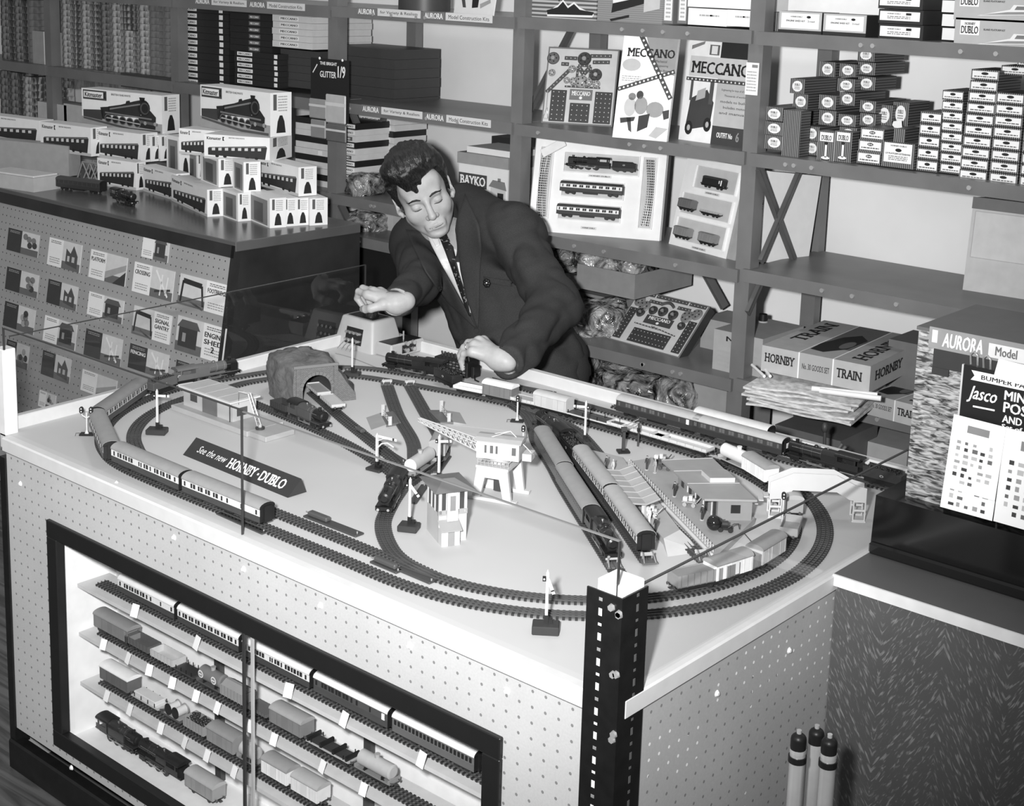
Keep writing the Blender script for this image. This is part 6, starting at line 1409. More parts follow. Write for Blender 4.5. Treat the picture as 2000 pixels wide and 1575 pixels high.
def meccano_tray(o, v=0):
    """metal strips, perforated plates and wheels fixed on the card"""
    w, h = o['_w'], o['_h']; r = random.Random(v)
    p = front(o); p.rect(w*0.02, h*0.02, w*0.98, h*0.98, G(0.55, 0.6)); p.obj('printed_card', o)
    def plate_(a0, b0, a1, b1, mat=PERF):
        m = MB(); m.box(w*a0, w*a1, -0.003, 0, h*b0, h*b1, mat, b=0.001); q = m.obj('perforated_plate', o)
        d = Print((w*a0, -0.003, h*b0), X3, Z3); W_, H_ = w*(a1-a0), h*(b1-b0); nx, nz = max(1, int(W_/0.0125)), max(1, int(H_/0.0125))
        for i in range(nx):
            for j in range(nz): d.oval(W_*(i+0.5)/nx, H_*(j+0.5)/nz, 0.0018, 0.0018, G(0.5), 1, 6)
        d.obj('hole_rows', q)['kind'] = 'stuff'
    def strip_(a0, b0, a1, b1, wd=0.012, mat=None):
        A_, B_ = Vector((w*a0, 0, h*b0)), Vector((w*a1, 0, h*b1)); d = B_-A_; L = d.length; T = Matrix.Translation(A_) @ Matrix.Rotation(-math.atan2(d.z, d.x), 4, 'Y'); m = MB(); m.box(0, L, -0.002, 0, -wd/2, wd/2, mat or G(0.08, 0.4), T, b=0.0008); q = m.obj('metal_strip', o)
        k = max(2, int(L/0.0125)); d_ = MB()
        for i in range(k): x = L*(i+0.5)/k; d_.cyl(T @ Vector((x, -0.002, 0)), T @ Vector((x, -0.0024, 0)), 0.0018, G(0.5, var=0), n=6)
        d_.obj('hole_row', q)['kind'] = 'stuff'
    def wheel_(a, b, rad, mat=None):
        m = MB(); c = Vector((w*a, 0, h*b)); m.cyl(c, c-Y3*0.006, rad, mat or MET, r1=rad*0.82, n=20); m.cyl(c-Y3*0.006, c-Y3*0.009, rad*0.3, G(0.6, 0.3, 0.7), n=10)
        q = m.obj('pulley_wheel', o)
        for k in range(5): t = k*1.257; d = MB(); e = c+Vector((math.cos(t), 0, math.sin(t)))*rad*0.55-Y3*0.0061; d.cyl(e, e-Y3*0.0004, rad*0.13, INK, n=6); d.obj('spoke_hole', q)
    if v == 0:
        plate_(0.10, 0.03, 0.32, 0.44); plate_(0.38, 0.03, 0.66, 0.28); plate_(0.72, 0.03, 0.96, 0.44)
        p = Print((0, -0.0006, 0), X3, Z3); p.rect(w*0.36, h*0.32, w*0.68, h*0.46, G(0.16)); p.text('MECCANO', w*0.39, h*0.38, w*0.65, h*0.435, LBL, 2, 0.05); p.oval(w*0.52, h*0.35, w*0.022, h*0.02, LBL, 2); p.obj('name_panel', o)
        strip_(0.03, 0.40, 0.34, 0.72); strip_(0.24, 0.86, 0.42, 0.86); strip_(0.60, 0.90, 0.90, 0.91); strip_(0.64, 0.82, 0.88, 0.83); strip_(0.20, 0.78, 0.31, 0.78); strip_(0.28, 0.49, 0.78, 0.49, 0.006); strip_(0.44, 0.58, 0.44, 0.76, 0.008); strip_(0.62, 0.58, 0.62, 0.76, 0.008); strip_(0.44, 0.77, 0.62, 0.77, 0.008); strip_(0.46, 0.74, 0.53, 0.66, 0.014); strip_(0.60, 0.74, 0.53, 0.66, 0.014)
        for a, b, rd in ((0.52, 0.86, 0.022), (0.70, 0.66, 0.020), (0.08, 0.66, 0.012), (0.30, 0.57, 0.011), (0.40, 0.56, 0.014), (0.51, 0.56, 0.021), (0.61, 0.56, 0.014), (0.72, 0.54, 0.013), (0.36, 0.72, 0.013)): wheel_(a, b, rd, G(0.06, 0.35) if rd > 0.0195 and b > 0.6 else MET)
        wheel_(0.08, 0.85, 0.020, G(0.12)); m = MB(); m.tube([(w*0.05, -0.003, h*0.42), (w*0.055, -0.003, h*0.20), (w*0.02, -0.003, h*0.06), (w*0.09, -0.003, h*0.06), (w*0.065, -0.003, h*0.2)], 0.0016, G(0.6, 0.3, 0.6), 6); m.obj('screwdriver', o)
    else:
        plate_(0.03, 0.06, 0.14, 0.66); plate_(0.86, 0.06, 0.97, 0.66); plate_(0.24, 0.06, 0.76, 0.32)
        p = Print((0, -0.0006, 0), X3, Z3); p.rect(w*0.30, h*0.44, w*0.68, h*0.60, G(0.06)); p.text('MECCANO', w*0.34, h*0.525, w*0.64, h*0.58, LBL, 2, 0.05); p.oval(w*0.49, h*0.48, w*0.02, h*0.022, LBL, 2); p.obj('name_panel', o)
        strip_(0.03, 0.95, 0.26, 0.95); strip_(0.28, 0.95, 0.72, 0.95); strip_(0.74, 0.95, 0.97, 0.95); strip_(0.22, 0.84, 0.40, 0.84); strip_(0.62, 0.84, 0.80, 0.84); strip_(0.20, 0.40, 0.56, 0.38, 0.004); strip_(0.44, 0.41, 0.80, 0.34, 0.004)
        for a, b, rd in ((0.10, 0.80, 0.020), (0.20, 0.72, 0.022), (0.90, 0.80, 0.020), (0.80, 0.72, 0.022)): wheel_(a, b, rd, G(0.20, 0.4))
        for a, b, rd in ((0.34, 0.69, 0.016), (0.47, 0.71, 0.018), (0.62, 0.69, 0.018), (0.20, 0.60, 0.016), (0.80, 0.54, 0.014)): wheel_(a, b, rd, G(0.05, 0.35))
        m = MB(); m.tube([(w*(0.40+0.18*k/8), -0.003, h*(0.82+0.06*math.sin(math.pi*k/8))) for k in range(9)], 0.005, G(0.08), 6); m.obj('curved_strip', o)
o = leaning('construction_set_tray', 'open construction set tray with metal parts and name panel, leaning on the middle shelf', (1057, 240), (1196, 248), 91, Z[('M', 2)], 0.03, 0.30, G(0.16), side=G(0.06)); meccano_tray(o, 0)
# manual with crossed girders
o = leaning('construction_manual', 'white construction set manual lid with two boys and crossed girders', (1196, 268), (1302, 277), 64, Z[('M', 2)], 0.014, 0.20, W1, 'booklet'); w, h = o['_w'], o['_h']
p = front(o); p.rect(0, 0, w, h, G(0.85, 0.6, var=0.02)); p.poly([(w*0.40, h), (w, h), (w, h*0.62), (w*0.62, h*0.66)], G(0.30), 2); p.text('MECCANO', w*0.10, h*0.78, w*0.97, h*0.86, INK, 4, 0.05)
for k, t in enumerate(('Mechanical', 'Engineering', 'for Boys')): p.text(t, w*0.64+w*0.03*k, h*(0.735-0.045*k), w*0.84+w*0.03*k, h*(0.76-0.045*k), G(0.06), 4, 0.01)
p.line(w*0.30, h*1.0, w*0.98, h*0.40, 0.014, G(0.06), 3); p.line(0.0, h*0.46, w*1.0, h*0.66, 0.012, G(0.06), 3)
for k in range(14): t = (k+0.5)/14; p.oval(w*(0.30+0.68*t), h*(1-0.6*t), 0.0035, 0.0035, W1, 5, 8); p.oval(w*t, h*(0.46+0.2*t), 0.003, 0.003, W1, 5, 8)
for a, b, ra, rb, tone in ((0.28, 0.40, 0.07, 0.035, 0.2), (0.42, 0.42, 0.065, 0.04, 0.05), (0.26, 0.30, 0.11, 0.09, 0.50), (0.46, 0.32, 0.12, 0.085, 0.30), (0.72, 0.29, 0.16, 0.075, 0.30), (0.20, 0.70, 0.17, 0.06, 0.45)): p.oval(w*a, h*b, w*ra, h*rb, G(tone), 2)
p.poly([(w*0.44, h*0.07), (w*0.62, h*0.12), (w*0.64, h*0.25), (w*0.44, h*0.22)], G(0.04), 3); p.poly([(w*0.90, h*0.20), (w*0.99, h*0.22), (w*0.98, h*0.30), (w*0.86, h*0.28)], G(0.05), 3); p.poly([(w*0.22, h*0.20), (w*0.30, h*0.20), (w*0.34, h*0.06), (w*0.28, h*0.08)], G(0.07), 3); p.poly([(w*0.10, h*0.19), (w*0.38, h*0.21), (w*0.36, h*0.17), (w*0.12, h*0.14)], G(0.05), 3); p.poly([(w*0.66, h*0.04), (w*0.80, h*0.02), (w*1.0, h*0.12), (w*0.78, h*0.13)], G(0.45), 3); p.lines(w*0.05, h*0.54, w*0.4, h*0.60, 3, PALEINK, 2); p.obj('printed_front', o)
# outfit box
o = leaning('outfit_box', 'large outfit box with drawn loader, grey panel and black sides', (1325, 272), (1452, 290), 76, Z[('M', 2)], 0.055, 0.10, DKB); w, h = o['_w'], o['_h']
p = front(o); p.rect(0, 0, w*0.50, h, G(0.80, 0.6)); p.rect(w*0.50, h*0.84, w, h, DKB, 1); p.rect(w*0.50, h*0.18, w, h*0.84, G(0.45), 1); p.rect(w*0.50, 0, w, h*0.18, G(0.05), 1); p.rect(w*0.05, h*0.64, w*1.0, h*0.84, G(0.55), 2); p.text('MECCANO', w*0.08, h*0.675, w*0.97, h*0.79, INK, 3, 0.06)
p.rect(w*0.02, h*0.595, w, h*0.63, G(0.06), 3)
for k in range(16): p.oval(w*(0.05+0.06*k), h*0.612, 0.0028, 0.0028, W1, 4, 6)
p.poly([(w*0.08, h*0.10), (w*0.46, h*0.17), (w*0.48, h*0.40), (w*0.36, h*0.52), (w*0.12, h*0.42)], G(0.05), 2); p.rect(w*0.10, h*0.40, w*0.14, h*0.60, G(0.08), 3); p.rect(w*0.40, h*0.38, w*0.46, h*0.60, G(0.08), 3); p.poly([(w*0.20, h*0.40), (w*0.34, h*0.44), (w*0.34, h*0.54), (w*0.22, h*0.50)], G(0.4), 3)
for a in (0.14, 0.42): p.oval(w*a, h*(0.13+0.05*(a > .3)), w*0.06, h*0.07, INK, 3); p.oval(w*a, h*(0.13+0.05*(a > .3)), w*0.025, h*0.03, G(0.4), 4)
p.rect(w*0.33, h*0.86, w*0.48, h*0.96, G(0.12), 2); p.rect(w*0.36, h*0.87, w*0.45, h*0.95, G(0.7), 3); p.poly([(w*0.05, h*0.90), (w*0.24, h*0.96), (w*0.25, h*0.99), (w*0.05, h*0.94)], G(0.2), 2)
for k in range(5): p.text(('Engineering for boys of all ages', 'Thousands of working', 'models to build', 'Includes motor', 'and manual')[k], w*(0.58+0.05*(k % 2)), h*(0.52-0.055*k), w*0.97, h*(0.545-0.055*k), INK, 3, 0.0)
p.text('OUTFIT No', w*0.58, h*0.07, w*0.82, h*0.12, LBL, 3, 0.03); p.text('6', w*0.87, h*0.05, w*0.92, h*0.14, G(0.25), 3, 0.04); p.obj('printed_front', o)
m = MB(); q = PY(1466, 152, SY0-0.014); m.box(q.x-0.015, q.x+0.024, SY0-0.0145, SY0-0.013, q.z-0.045, q.z+0.04, G(0.82)); o = tag(m.obj('paper_note'), 'small white paper note pinned to the shelf post beside the outfit box', 'note'); p = Print((q.x-0.015, SY0-0.0145, q.z-0.045), X3, Z3); p.lines(0.004, 0.008, 0.034, 0.065, 7, PALEINK); p.rect(0.018, 0.072, 0.036, 0.080, G(0.2)); p.obj('handwriting', o)
# ---- train set boxes with recessed trays
def rail_arc(o, x, z0, z1, bend, w_=0.016):
    n = 10; pts = [(x+bend*math.sin(math.pi*k/n)*0.012, z0+(z1-z0)*k/n) for k in range(n+1)]; m = MB()
    for s in (-1, 0, 1): m.tube([(a+s*w_/2.4, -0.003, b) for a, b in pts], 0.0009, MET, 5)
    m.obj('rail', o); m = MB()
    for k in range(26): t = (k+0.5)/26; a = x+bend*math.sin(math.pi*t)*0.012; b = z0+(z1-z0)*t; m.box(a-w_*0.62, a+w_*0.62, -0.002, 0.003, b-0.0026, b+0.0026, TSLP)
    m.obj('sleeper_bed', o)['kind'] = 'stuff'
def recess(o, a0, b0, a1, b1, d=0.018):
    m = MB(); t = 0.0025; m.box(a0, a1, 0.0005-0.002, 0.0005-0.0015, b0, b1, G(0.50, 0.7)); 
    for q in ((a0-t, a1+t, b0-t, b0), (a0-t, a1+t, b1, b1+t), (a0-t, a0, b0, b1), (a1, a1+t, b0, b1)): m.box(q[0], q[1], -0.008, 0, q[2], q[3], G(0.78, 0.6))
    m.obj('tray_recess', o)
def lay(veh, o, x, z, rev=False):
    """put a vehicle upright in the tray, side towards the viewer"""
    veh.parent = o; veh.location = (x, -0.0165, z); veh.rotation_euler = (0, 0, math.pi if rev else 0)
TR = G(0.78, 0.65, var=0.03)
o = leaning('train_set_box', 'large open train set box with engine, two coaches and curved rails in white tray', (1032, 450), (1288, 471), 268, Z[('M', 3)], 0.02, 0.22, TR, side=G(0.35)); w, h = o['_w'], o['_h']; TS1 = o
m = MB(); m.box(-0.004, w+0.004, 0.006, 0.05, -0.004, h+0.004, G(0.30)); m.obj('box_base', o)
rs_ = [(w*0.235, h*0.66, w*0.80, h*0.86), (w*0.235, h*0.40, w*0.70, h*0.565), (w*0.225, h*0.155, w*0.69, h*0.32), (w*0.835, h*0.12, w*0.93, h*0.86), (w*0.05, h*0.15, w*0.14, h*0.90)]
for q in rs_: recess(o, *q)
rail_arc(o, w*0.885, h*0.14, h*0.84, 0.6); rail_arc(o, w*0.865, h*0.14, h*0.84, 0.9, 0.012); rail_arc(o, w*0.085, h*0.16, h*0.84, -0.7); rail_arc(o, w*0.105, h*0.16, h*0.84, -0.4, 0.012)
tray_items = []
def tray_vehicle(veh, box, x, z, rev=False, s=0.86):
    T = box.matrix_world @ Matrix.Translation((x, -0.0175, z)) @ Matrix.Rotation(math.pi if rev else 0, 4, 'Z') @ Matrix.Scale(s, 4); veh.matrix_world = T
lo = locomotive('dark streamlined engine lying in the large train set box', 0.018, 0.16, stream=True); tray_vehicle(lo, o, w*0.43, h*0.685, True)
td = tender('dark tender right of the engine in the large train set box', 0.018, 0.085); tray_vehicle(td, o, w*0.70, h*0.685, True)
c = coach('cream and dark coach in the middle recess of the train set box', 0.035, 0.70, 0.04, lay='open', L=0.222); tray_vehicle(c, o, w*0.47, h*0.415)
c = coach('cream and dark coach in the lowest recess of the train set box', 0.035, 0.70, 0.04, lay='open', L=0.222); tray_vehicle(c, o, w*0.46, h*0.17)
p = front(o)
for a0, b0, a1, b1 in ((0.42, 0.615, 0.60, 0.645), (0.40, 0.06, 0.52, 0.09)): p.rect(w*a0, h*b0, w*a1, h*b1, G(0.6), 1); p.text('HORNBY-DUBLO', w*(a0+0.012), h*(b0+0.008), w*(a1-0.012), h*(b1-0.008), INK, 2)
p.obj('printed_name', o)
m = MB(); T = Matrix.Translation((w*0.10, -0.012, h*0.80)) @ Matrix.Rotation(-0.55, 4, 'Y'); m.box(-0.01, 0.07, -0.008, 0, 0, 0.026, G(0.75), T, b=0.001); m.obj('packet', o)
o = leaning('train_set_box', 'smaller open train set box with diesel engine and goods wagons, right of the large one', (1306, 476), (1418, 506), 305, Z[('M', 3)], 0.02, 0.22, TR, side=G(0.35)); w, h = o['_w'], o['_h']
m = MB(); m.box(-0.004, w+0.03, 0.006, 0.05, -0.004, h+0.004, G(0.32)); m.obj('box_base', o)
for q in ((w*0.22, h*0.68, w*0.93, h*0.92), (w*0.08, h*0.38, w*0.93, h*0.60), (w*0.08, h*0.08, w*0.93, h*0.32)): recess(o, *q)
dv = thing('diesel_engine', 'small dark diesel engine in the smaller train set box', 'model locomotive')
m = MB(); m.box(-0.048, 0.048, -0.015, 0.015, 0.012, 0.034, G(0.02, 0.3), b=0.002); m.obj('body', dv); m = MB(); m.prism(roof_poly(0.03, 0.034, 0.006), -0.046, 0.046, G(0.05), 'x', smooth=True); m.obj('roof', dv); m = MB(); m.box(-0.052, 0.052, -0.011, 0.011, 0.006, 0.012, BLACK); m.obj('underframe', dv); wheels4(dv, (-0.03, 0.03), 0.006); buffers(dv, 0.104)
for x in (0.036, 0.040): m = MB(); m.box(x, x+0.0016, -0.0158, -0.0148, 0.020, 0.030, W1); m.obj('white_stripe', dv)
tray_vehicle(dv, o, w*0.62, h*0.70)
for kk, (kind, lab, x, z, kw) in enumerate((('van', 'grey brake van left in the middle recess of the smaller train set', 0.25, 0.40, dict(body=0.14, roof=0.14, L=0.066)), ('low', 'pale low wagon right in the middle recess of the smaller train set', 0.67, 0.40, dict(body=0.4, L=0.085)), ('van', 'grey van left in the lowest recess of the smaller train set', 0.28, 0.09, dict(body=0.22, roof=0.22, L=0.068)), ('van', 'grey van right in the lowest recess of the smaller train set', 0.72, 0.09, dict(body=0.22, roof=0.22, L=0.072)))):
    v = wagon(kind, lab, **kw); tray_vehicle(v, o, w*x, h*z)
p = front(o)
for a0, b0 in ((0.42, 0.63), (0.40, 0.015)): p.rect(w*a0, h*b0, w*(a0+0.25), h*(b0+0.03), G(0.6), 1); p.text('HORNBY-DUBLO', w*(a0+0.02), h*(b0+0.008), w*(a0+0.23), h*(b0+0.022), INK, 2)
p.obj('printed_name', o)
o = leaning('slim_box', 'slim white box standing on edge behind the right shelf post', (1463, 508), (1478, 512), 332, Z[('R', 3)], 0.20, 0.12, W1); w, h = o['_w'], o['_h']
p = front(o); p.text('HORNBY DUBLO ELECTRIC TRAIN SET', w*0.75, h*0.06, w*0.75+h*0.62, h*0.06+w*0.4, INK, 2, rot=math.pi/2); p.oval(w*0.5, h*0.88, w*0.3, h*0.06, INK, 1); p.oval(w*0.5, h*0.88, w*0.22, h*0.05, W1, 2); p.obj('printed_edge', o)
# ---- BAYKO box on the middle-left shelf
o = cpx('building_set_box', 'white building set box with drawn house behind the man\'s shoulder', 896, 992, 317, 392, 3.38, 0.16, W1, lid=None); w, h = o['_w'], o['_h']
p = front(o); p.rect(0, h*0.30, w*0.58, h*0.66, G(0.06)); p.text('BAYKO', w*0.03, h*0.36, w*0.55, h*0.60, LBL, 2, 0.05); p.poly([(w*0.62, h*0.40), (w*0.98, h*0.34), (w*0.94, h*0.56), (w*0.70, h*0.58)], G(0.20), 2); p.rect(w*0.66, h*0.02, w*0.96, h*0.38, G(0.55), 1); p.rect(w*0.80, h*0.06, w*0.92, h*0.26, INK, 2); p.rect(w*0.80, h*0.56, w*0.86, h*0.64, G(0.2), 2); p.obj('printed_front', o)
o = cpx('grey_flat_box', 'grey flat box lying on the building set box', 893, 993, 303, 325, 3.375, 0.18, G(0.30)); o = cpx('white_flat_box', 'white flat box on top of the grey flat box', 912, 1000, 291, 303, 3.39, 0.15, W1)
m = MB(); q = PY(960, 290, 3.42)
cpx('black_box', 'black box top at the back behind the white flat box', 960, 1000, 268, 296, 3.60, 0.08, DKB)
# ---- third/fourth middle shelves
o = leaning('construction_set_tray', 'construction set tray lying tilted back on the lower middle shelf', (1188, 662), (1326, 700), 566, Z[('M', 4)], 0.03, 0.78, G(0.16), side=G(0.04)); meccano_tray(o, 1)
m = MB(); zb = Z[('M', 4)]
q = [PZ(1186, 657, zb+0.10), PZ(1280, 562, zb+0.10)]
def film(nt, b):
    f = _noise(nt, 14.0, 5, dist=2.5); nt.links.new(_range(nt, f, 0.35, 0.70, 0.02, 0.45), b.inputs['Base Color'])
    bp = nt.nodes.new('ShaderNodeBump'); bp.inputs['Strength'].default_value = 1.0; bp.inputs['Distance'].default_value = 0.02; nt.links.new(_noise(nt, 22.0, 3, dist=1.5), bp.inputs['Height']); nt.links.new(bp.outputs[0], b.inputs['Normal'])
FILM = node_mat('wrinkled_film', film, 0.12, spec=0.8)
def bag(label, c, r, seed, name='plastic_bag'):
    o = MB(); n1, n2 = 18, 12; vs = []; fs = []
    for j in range(n2+1):
        for i in range(n1):
            t, u = math.pi*j/n2, 2*math.pi*i/n1; d = Vector((math.sin(t)*math.cos(u), math.sin(t)*math.sin(u), math.cos(t)))
            k = 1+0.28*_mn.noise(d*2.3+Vector((seed, 0, 0)))+0.12*_mn.noise(d*6+Vector((0, seed, 0))); sgn = lambda v: math.copysign(abs(v)**0.75, v)
            vs.append((c[0]+r[0]*sgn(d.x)*k, c[1]+r[1]*sgn(d.y)*k, max(c[2]-r[2], c[2]+r[2]*sgn(d.z)*k)))
    for j in range(n2):
        for i in range(n1): fs.append((j*n1+i, (j+1)*n1+i, (j+1)*n1+(i+1) % n1, j*n1+(i+1) % n1))
    o.add(vs, fs, FILM, smooth=True); tag(o.obj(name), label, 'bag')
def bagpx(label, px, py, Y, rx, rz, seed, ry=0.08): c = PY(px, py, Y); bag(label, c, (rx, ry, rz), seed)
bagpx('shiny wrinkled plastic bag beside the tilted tray', 1180, 630, 3.46, 0.09, 0.075, 1)
bagpx('shiny plastic bag behind the tilted tray at left', 1150, 665, 3.42, 0.07, 0.05, 2)
# flat grey tray with bags on a stack below the third shelf
zt = PY(1195, 580, 3.36).z
cpx('stacked_box', 'grey box under the tray of plastic bags', 1120, 1215, 578, 690, 3.50, 0.17, G(0.22))
o = thing('stock_tray', 'shallow grey stock tray full of plastic bags on the lower middle shelf', 'tray', (PY(1126, 560, 3.38).x, 3.38, zt), 0.0)
a = PY(1126, 560, 3.38); b = PY(1186, 565, 3.38); wt = 0.22; m = MB(); hT = 0.075
m.box(0, wt, 0, 0.30, 0, 0.004, G(0.25)); 
for q in ((0, wt, 0, 0.004), (0, wt, 0.296, 0.30), (0, 0.004, 0.004, 0.296), (wt-0.004, wt, 0.004, 0.296)): m.box(q[0], q[1], q[2], q[3], 0.004, hT, G(0.24))
m.obj('tray_wall', o)
for k, (px, py) in enumerate(((1120, 505), (1160, 510), (1200, 512), (1240, 518))): bagpx('wrinkled plastic bag in the stock tray, %s from left' % NTH[k], px, py, 3.46+0.02*k, 0.055, 0.045, 10+k, 0.07)
o = cpx('plain_carton', 'pale plain box left of the post on the lower middle shelf', 1368, 1445, 628, 700, 3.52, 0.14, G(0.33)); o = cpx('plain_carton', 'pale carton with small print half behind the shelf post', 1392, 1488, 652, 747, 3.345, 0.22, G(0.36), lid=0.0); w, h = o['_w'], o['_h']; p = front(o); p.lines(w*0.1, h*0.25, w*0.35, h*0.62, 4, PALEINK); p.lines(w*0.66, h*0.3, w*0.9, h*0.62, 5, PALEINK, seed=4); p.text('N   U', w*0.26, h*0.80, w*0.74, h*0.90, INK, 2); p.obj('printed_front', o)
q = PY(1490, 628, 3.52); o = thing('glue_bottle', 'pale bottle with black cap behind the pale carton', 'bottle', (q.x, 3.52, q.z-0.06)); m = MB(); m.cyl((0, 0, 0), (0, 0, 0.05), 0.022, G(0.45, 0.3), n=16); m.cyl((0, 0, 0.05), (0, 0, 0.062), 0.022, G(0.45, 0.3), r1=0.012, n=16); m.obj('bottle_body', o); m = MB(); m.cyl((0, 0, 0.062), (0, 0, 0.082), 0.012, BLACK, n=14); m.obj('cap', o)
# below the fourth middle shelf
bagpx('large dark shiny bag under the lower middle shelf', 1245, 765, 3.45, 0.18, 0.075, 21, 0.1); bagpx('pale shiny bag beside the dark bag under the shelf', 1330, 775, 3.42, 0.07, 0.07, 22); bagpx('shiny bag next to the man\'s trouser leg', 1146, 725, 3.42, 0.04, 0.07, 23)
cpx('floor_carton', 'grey carton under the lower middle shelf beside the post', 1330, 1416, 752, 900, 3.40, 0.25, G(0.30)); cpx('floor_carton', 'dark carton behind the bags under the lower middle shelf', 1160, 1340, 730, 900, 3.56, 0.12, G(0.10))
# ---- right lower shelf: train set boxes and newspapers
zR = Z[('R', 4)]
def set_box(label, A_, B_, C_, z, h):
    """flat box: front-left, front-right and back-right bottom corners"""
    a, b = PZ(*A_, z), PZ(*B_, z); u = b-a; w = u.length; ang = math.atan2(u.y, u.x); d = (PZ(*C_, z)-b).length
    m = MB(); m.box(0, w, 0, d, 0, h, G(0.36, 0.6, var=0.03)); o = m.obj('goods_set_box'); o.location = a; o.rotation_euler = (0, 0, ang); tag(o, label, 'box'); o['_w'], o['_h'], o['_d'] = w, h, d
    p = front(o)
    for x in (0.345, 0.66): p.rect(w*x, 0, w*(x+0.012), h, LBL, 1)
    p.rect(0, 0, w*0.345, h, G(0.42), 1); p.rect(w*0.672, 0, w, h, G(0.42), 1)
    p.text('HORNBY', w*0.03, h*0.40, w*0.315, h*0.74, INK, 2, 0.03); p.text('No. 30 GOODS SET', w*0.385, h*0.40, w*0.635, h*0.62, INK, 2, 0.01); p.text('TRAIN', w*0.70, h*0.36, w*0.93, h*0.70, INK, 2, 0.05); p.obj('printed_front', o)
    p = topf(o)
    p.rect(0, 0, w*0.345, d, G(0.40), 1); p.rect(w*0.355, d*0.28, w*0.66, d, G(0.13), 1); p.rect(w*0.672, 0, w, d, G(0.34), 1); p.rect(w*0.345, 0, w*0.355, d, LBL, 1); p.rect(w*0.66, 0, w*0.672, d, LBL, 1)
    p.poly([(w*0.37, d*0.14), (w*0.50, d*0.12), (w*0.62, d*0.30), (w*0.64, d*0.62), (w*0.52, d*0.74), (w*0.42, d*0.60), (w*0.36, d*0.34)], INK, 2); p.oval(w*0.57, d*0.40, w*0.05, d*0.12, G(0.12), 3)
    p.text('TRAIN', w*0.20, d*0.30, w*0.20+d*0.62, d*0.30+w*0.13, INK, 2, 0.05, rot=math.pi/2); p.text('HORNBY', w*0.90, d*0.10, w*0.90+d*0.75, d*0.10+w*0.13, INK, 2, 0.05, rot=math.pi/2); p.obj('printed_top', o)
    p = right(o); p.text('HORNBY', d*0.08, h*0.38, d*0.55, h*0.74, INK, 2, 0.04); p.obj('printed_side', o); return o
zn = zR
set_box('goods train set box lying lowest on the right lower shelf', (1640, 795), (1800, 838), (1880, 800), zR, 0.055)
# newspapers sagging over the shelf edge
a = PZ(1474, 790, zR+0.004); b = PZ(1688, 832, zR+0.004)
u = (b-a); wN = u.length; ang = math.atan2(u.y, u.x)
for k in range(7):
    m = MB(); nx, ny = 12, 6; r = random.Random(40+k); vs = []; sh = r.uniform(-0.015, 0.02)
    for sgn in (0, 1):
        for j in range(ny+1):
            for i in range(nx+1):
                s, t = i/nx, j/ny; sag = -0.020*max(0, 0.55-t)**1.3*(0.6+0.4*math.sin(s*3.1))-0.006*abs(s-0.5); vs.append((s*wN*0.96+sh*(1-t), t*0.24-0.02+0.01*math.sin(s*4+k), k*0.0085+sag+0.0055*sgn+0.003*math.sin(s*9+k*1.7)*(1-t)))
    n0 = (nx+1)*(ny+1); fs = []
    for j in range(ny):
        for i in range(nx):
            q0 = j*(nx+1)+i; fs.append((n0+q0, n0+q0+1, n0+q0+nx+2, n0+q0+nx+1)); fs.append((q0, q0+nx+1, q0+nx+2, q0+1))
    rim_ = list(range(nx+1))+[j*(nx+1)+nx for j in range(1, ny+1)]+[ny*(nx+1)+i for i in range(nx-1, -1, -1)]+[j*(nx+1) for j in range(ny-1, 0, -1)]
    for i in range(len(rim_)): c0, c1 = rim_[i], rim_[(i+1) % len(rim_)]; fs.append((c0, c1, n0+c1, n0+c0))
    m.add(vs, fs, node_mat('newsprint', lambda nt, b: nt.links.new(_range(nt, _noise(nt, 60.0, 4, sc3=(1, 1, 6)), 0.35, 0.65, 0.42, 0.70), b.inputs['Base Color']), 0.8), smooth=False)
    o = m.obj('newspaper'); o.location = (a.x, a.y-0.03, zR+0.022); o.rotation_euler = (0, 0, ang); tag(o, 'folded newspaper, %s of the sagging heap on the right lower shelf' % ORD[k], 'newspaper', 'newspapers in the sagging heap')
zN = zR+0.022+7*0.0085
for k, (x, y, rr_, L) in enumerate(((0.17, -0.01, 0.25, 0.16), (0.20, -0.035, 0.15, 0.15), (0.03, 0.02, 2.3, 0.10), (0.05, 0.01, 2.2, 0.09))):
    m = MB(); T = Matrix.Translation((a.x, a.y-0.03, zN-0.004+0.006*(k % 2))) @ Matrix.Rotation(ang, 4, 'Z') @ Matrix.Translation((x, y, 0)) @ Matrix.Rotation(rr_, 4, 'Z'); m.cyl((0, 0, 0.008), (L, 0, 0.010), 0.007 if k < 2 else 0.004, G(0.8, 0.7), n=10, T=T); tag(m.obj('paper_roll'), 'white rolled paper, %s on the newspaper heap' % NTH[k], 'paper roll', 'rolled papers on the newspapers')
set_box('large goods train set box resting on the newspaper heap', (1486, 724), (1697, 768), (1740, 700), zN+0.008, 0.068)
cpx('brown_box', 'plain dark box standing right of the goods train set box', 1731, 1800, 668, 790, 3.36, 0.14, G(0.14, 0.5))
# ---- right bay third shelf: blank card box leaning at the wall
o = leaning('card_box', 'large blank pale card box with dark upper edge leaning on the right shelf', (1880, 566), (2070, 596), 385, Z[('R', 3)], 0.16, 0.10, G(0.50, 0.7)); w, h = o['_w'], o['_h']
m = MB(); m.box(-0.001, w+0.001, -0.003, 0, h*0.88, h+0.001, G(0.14)); m.obj('dark_edge', o); m = MB(); m.box(w*0.04, w, -0.006, -0.002, h*0.36, h*0.86, G(0.56, 0.7), b=0.002); m.obj('flap', o)
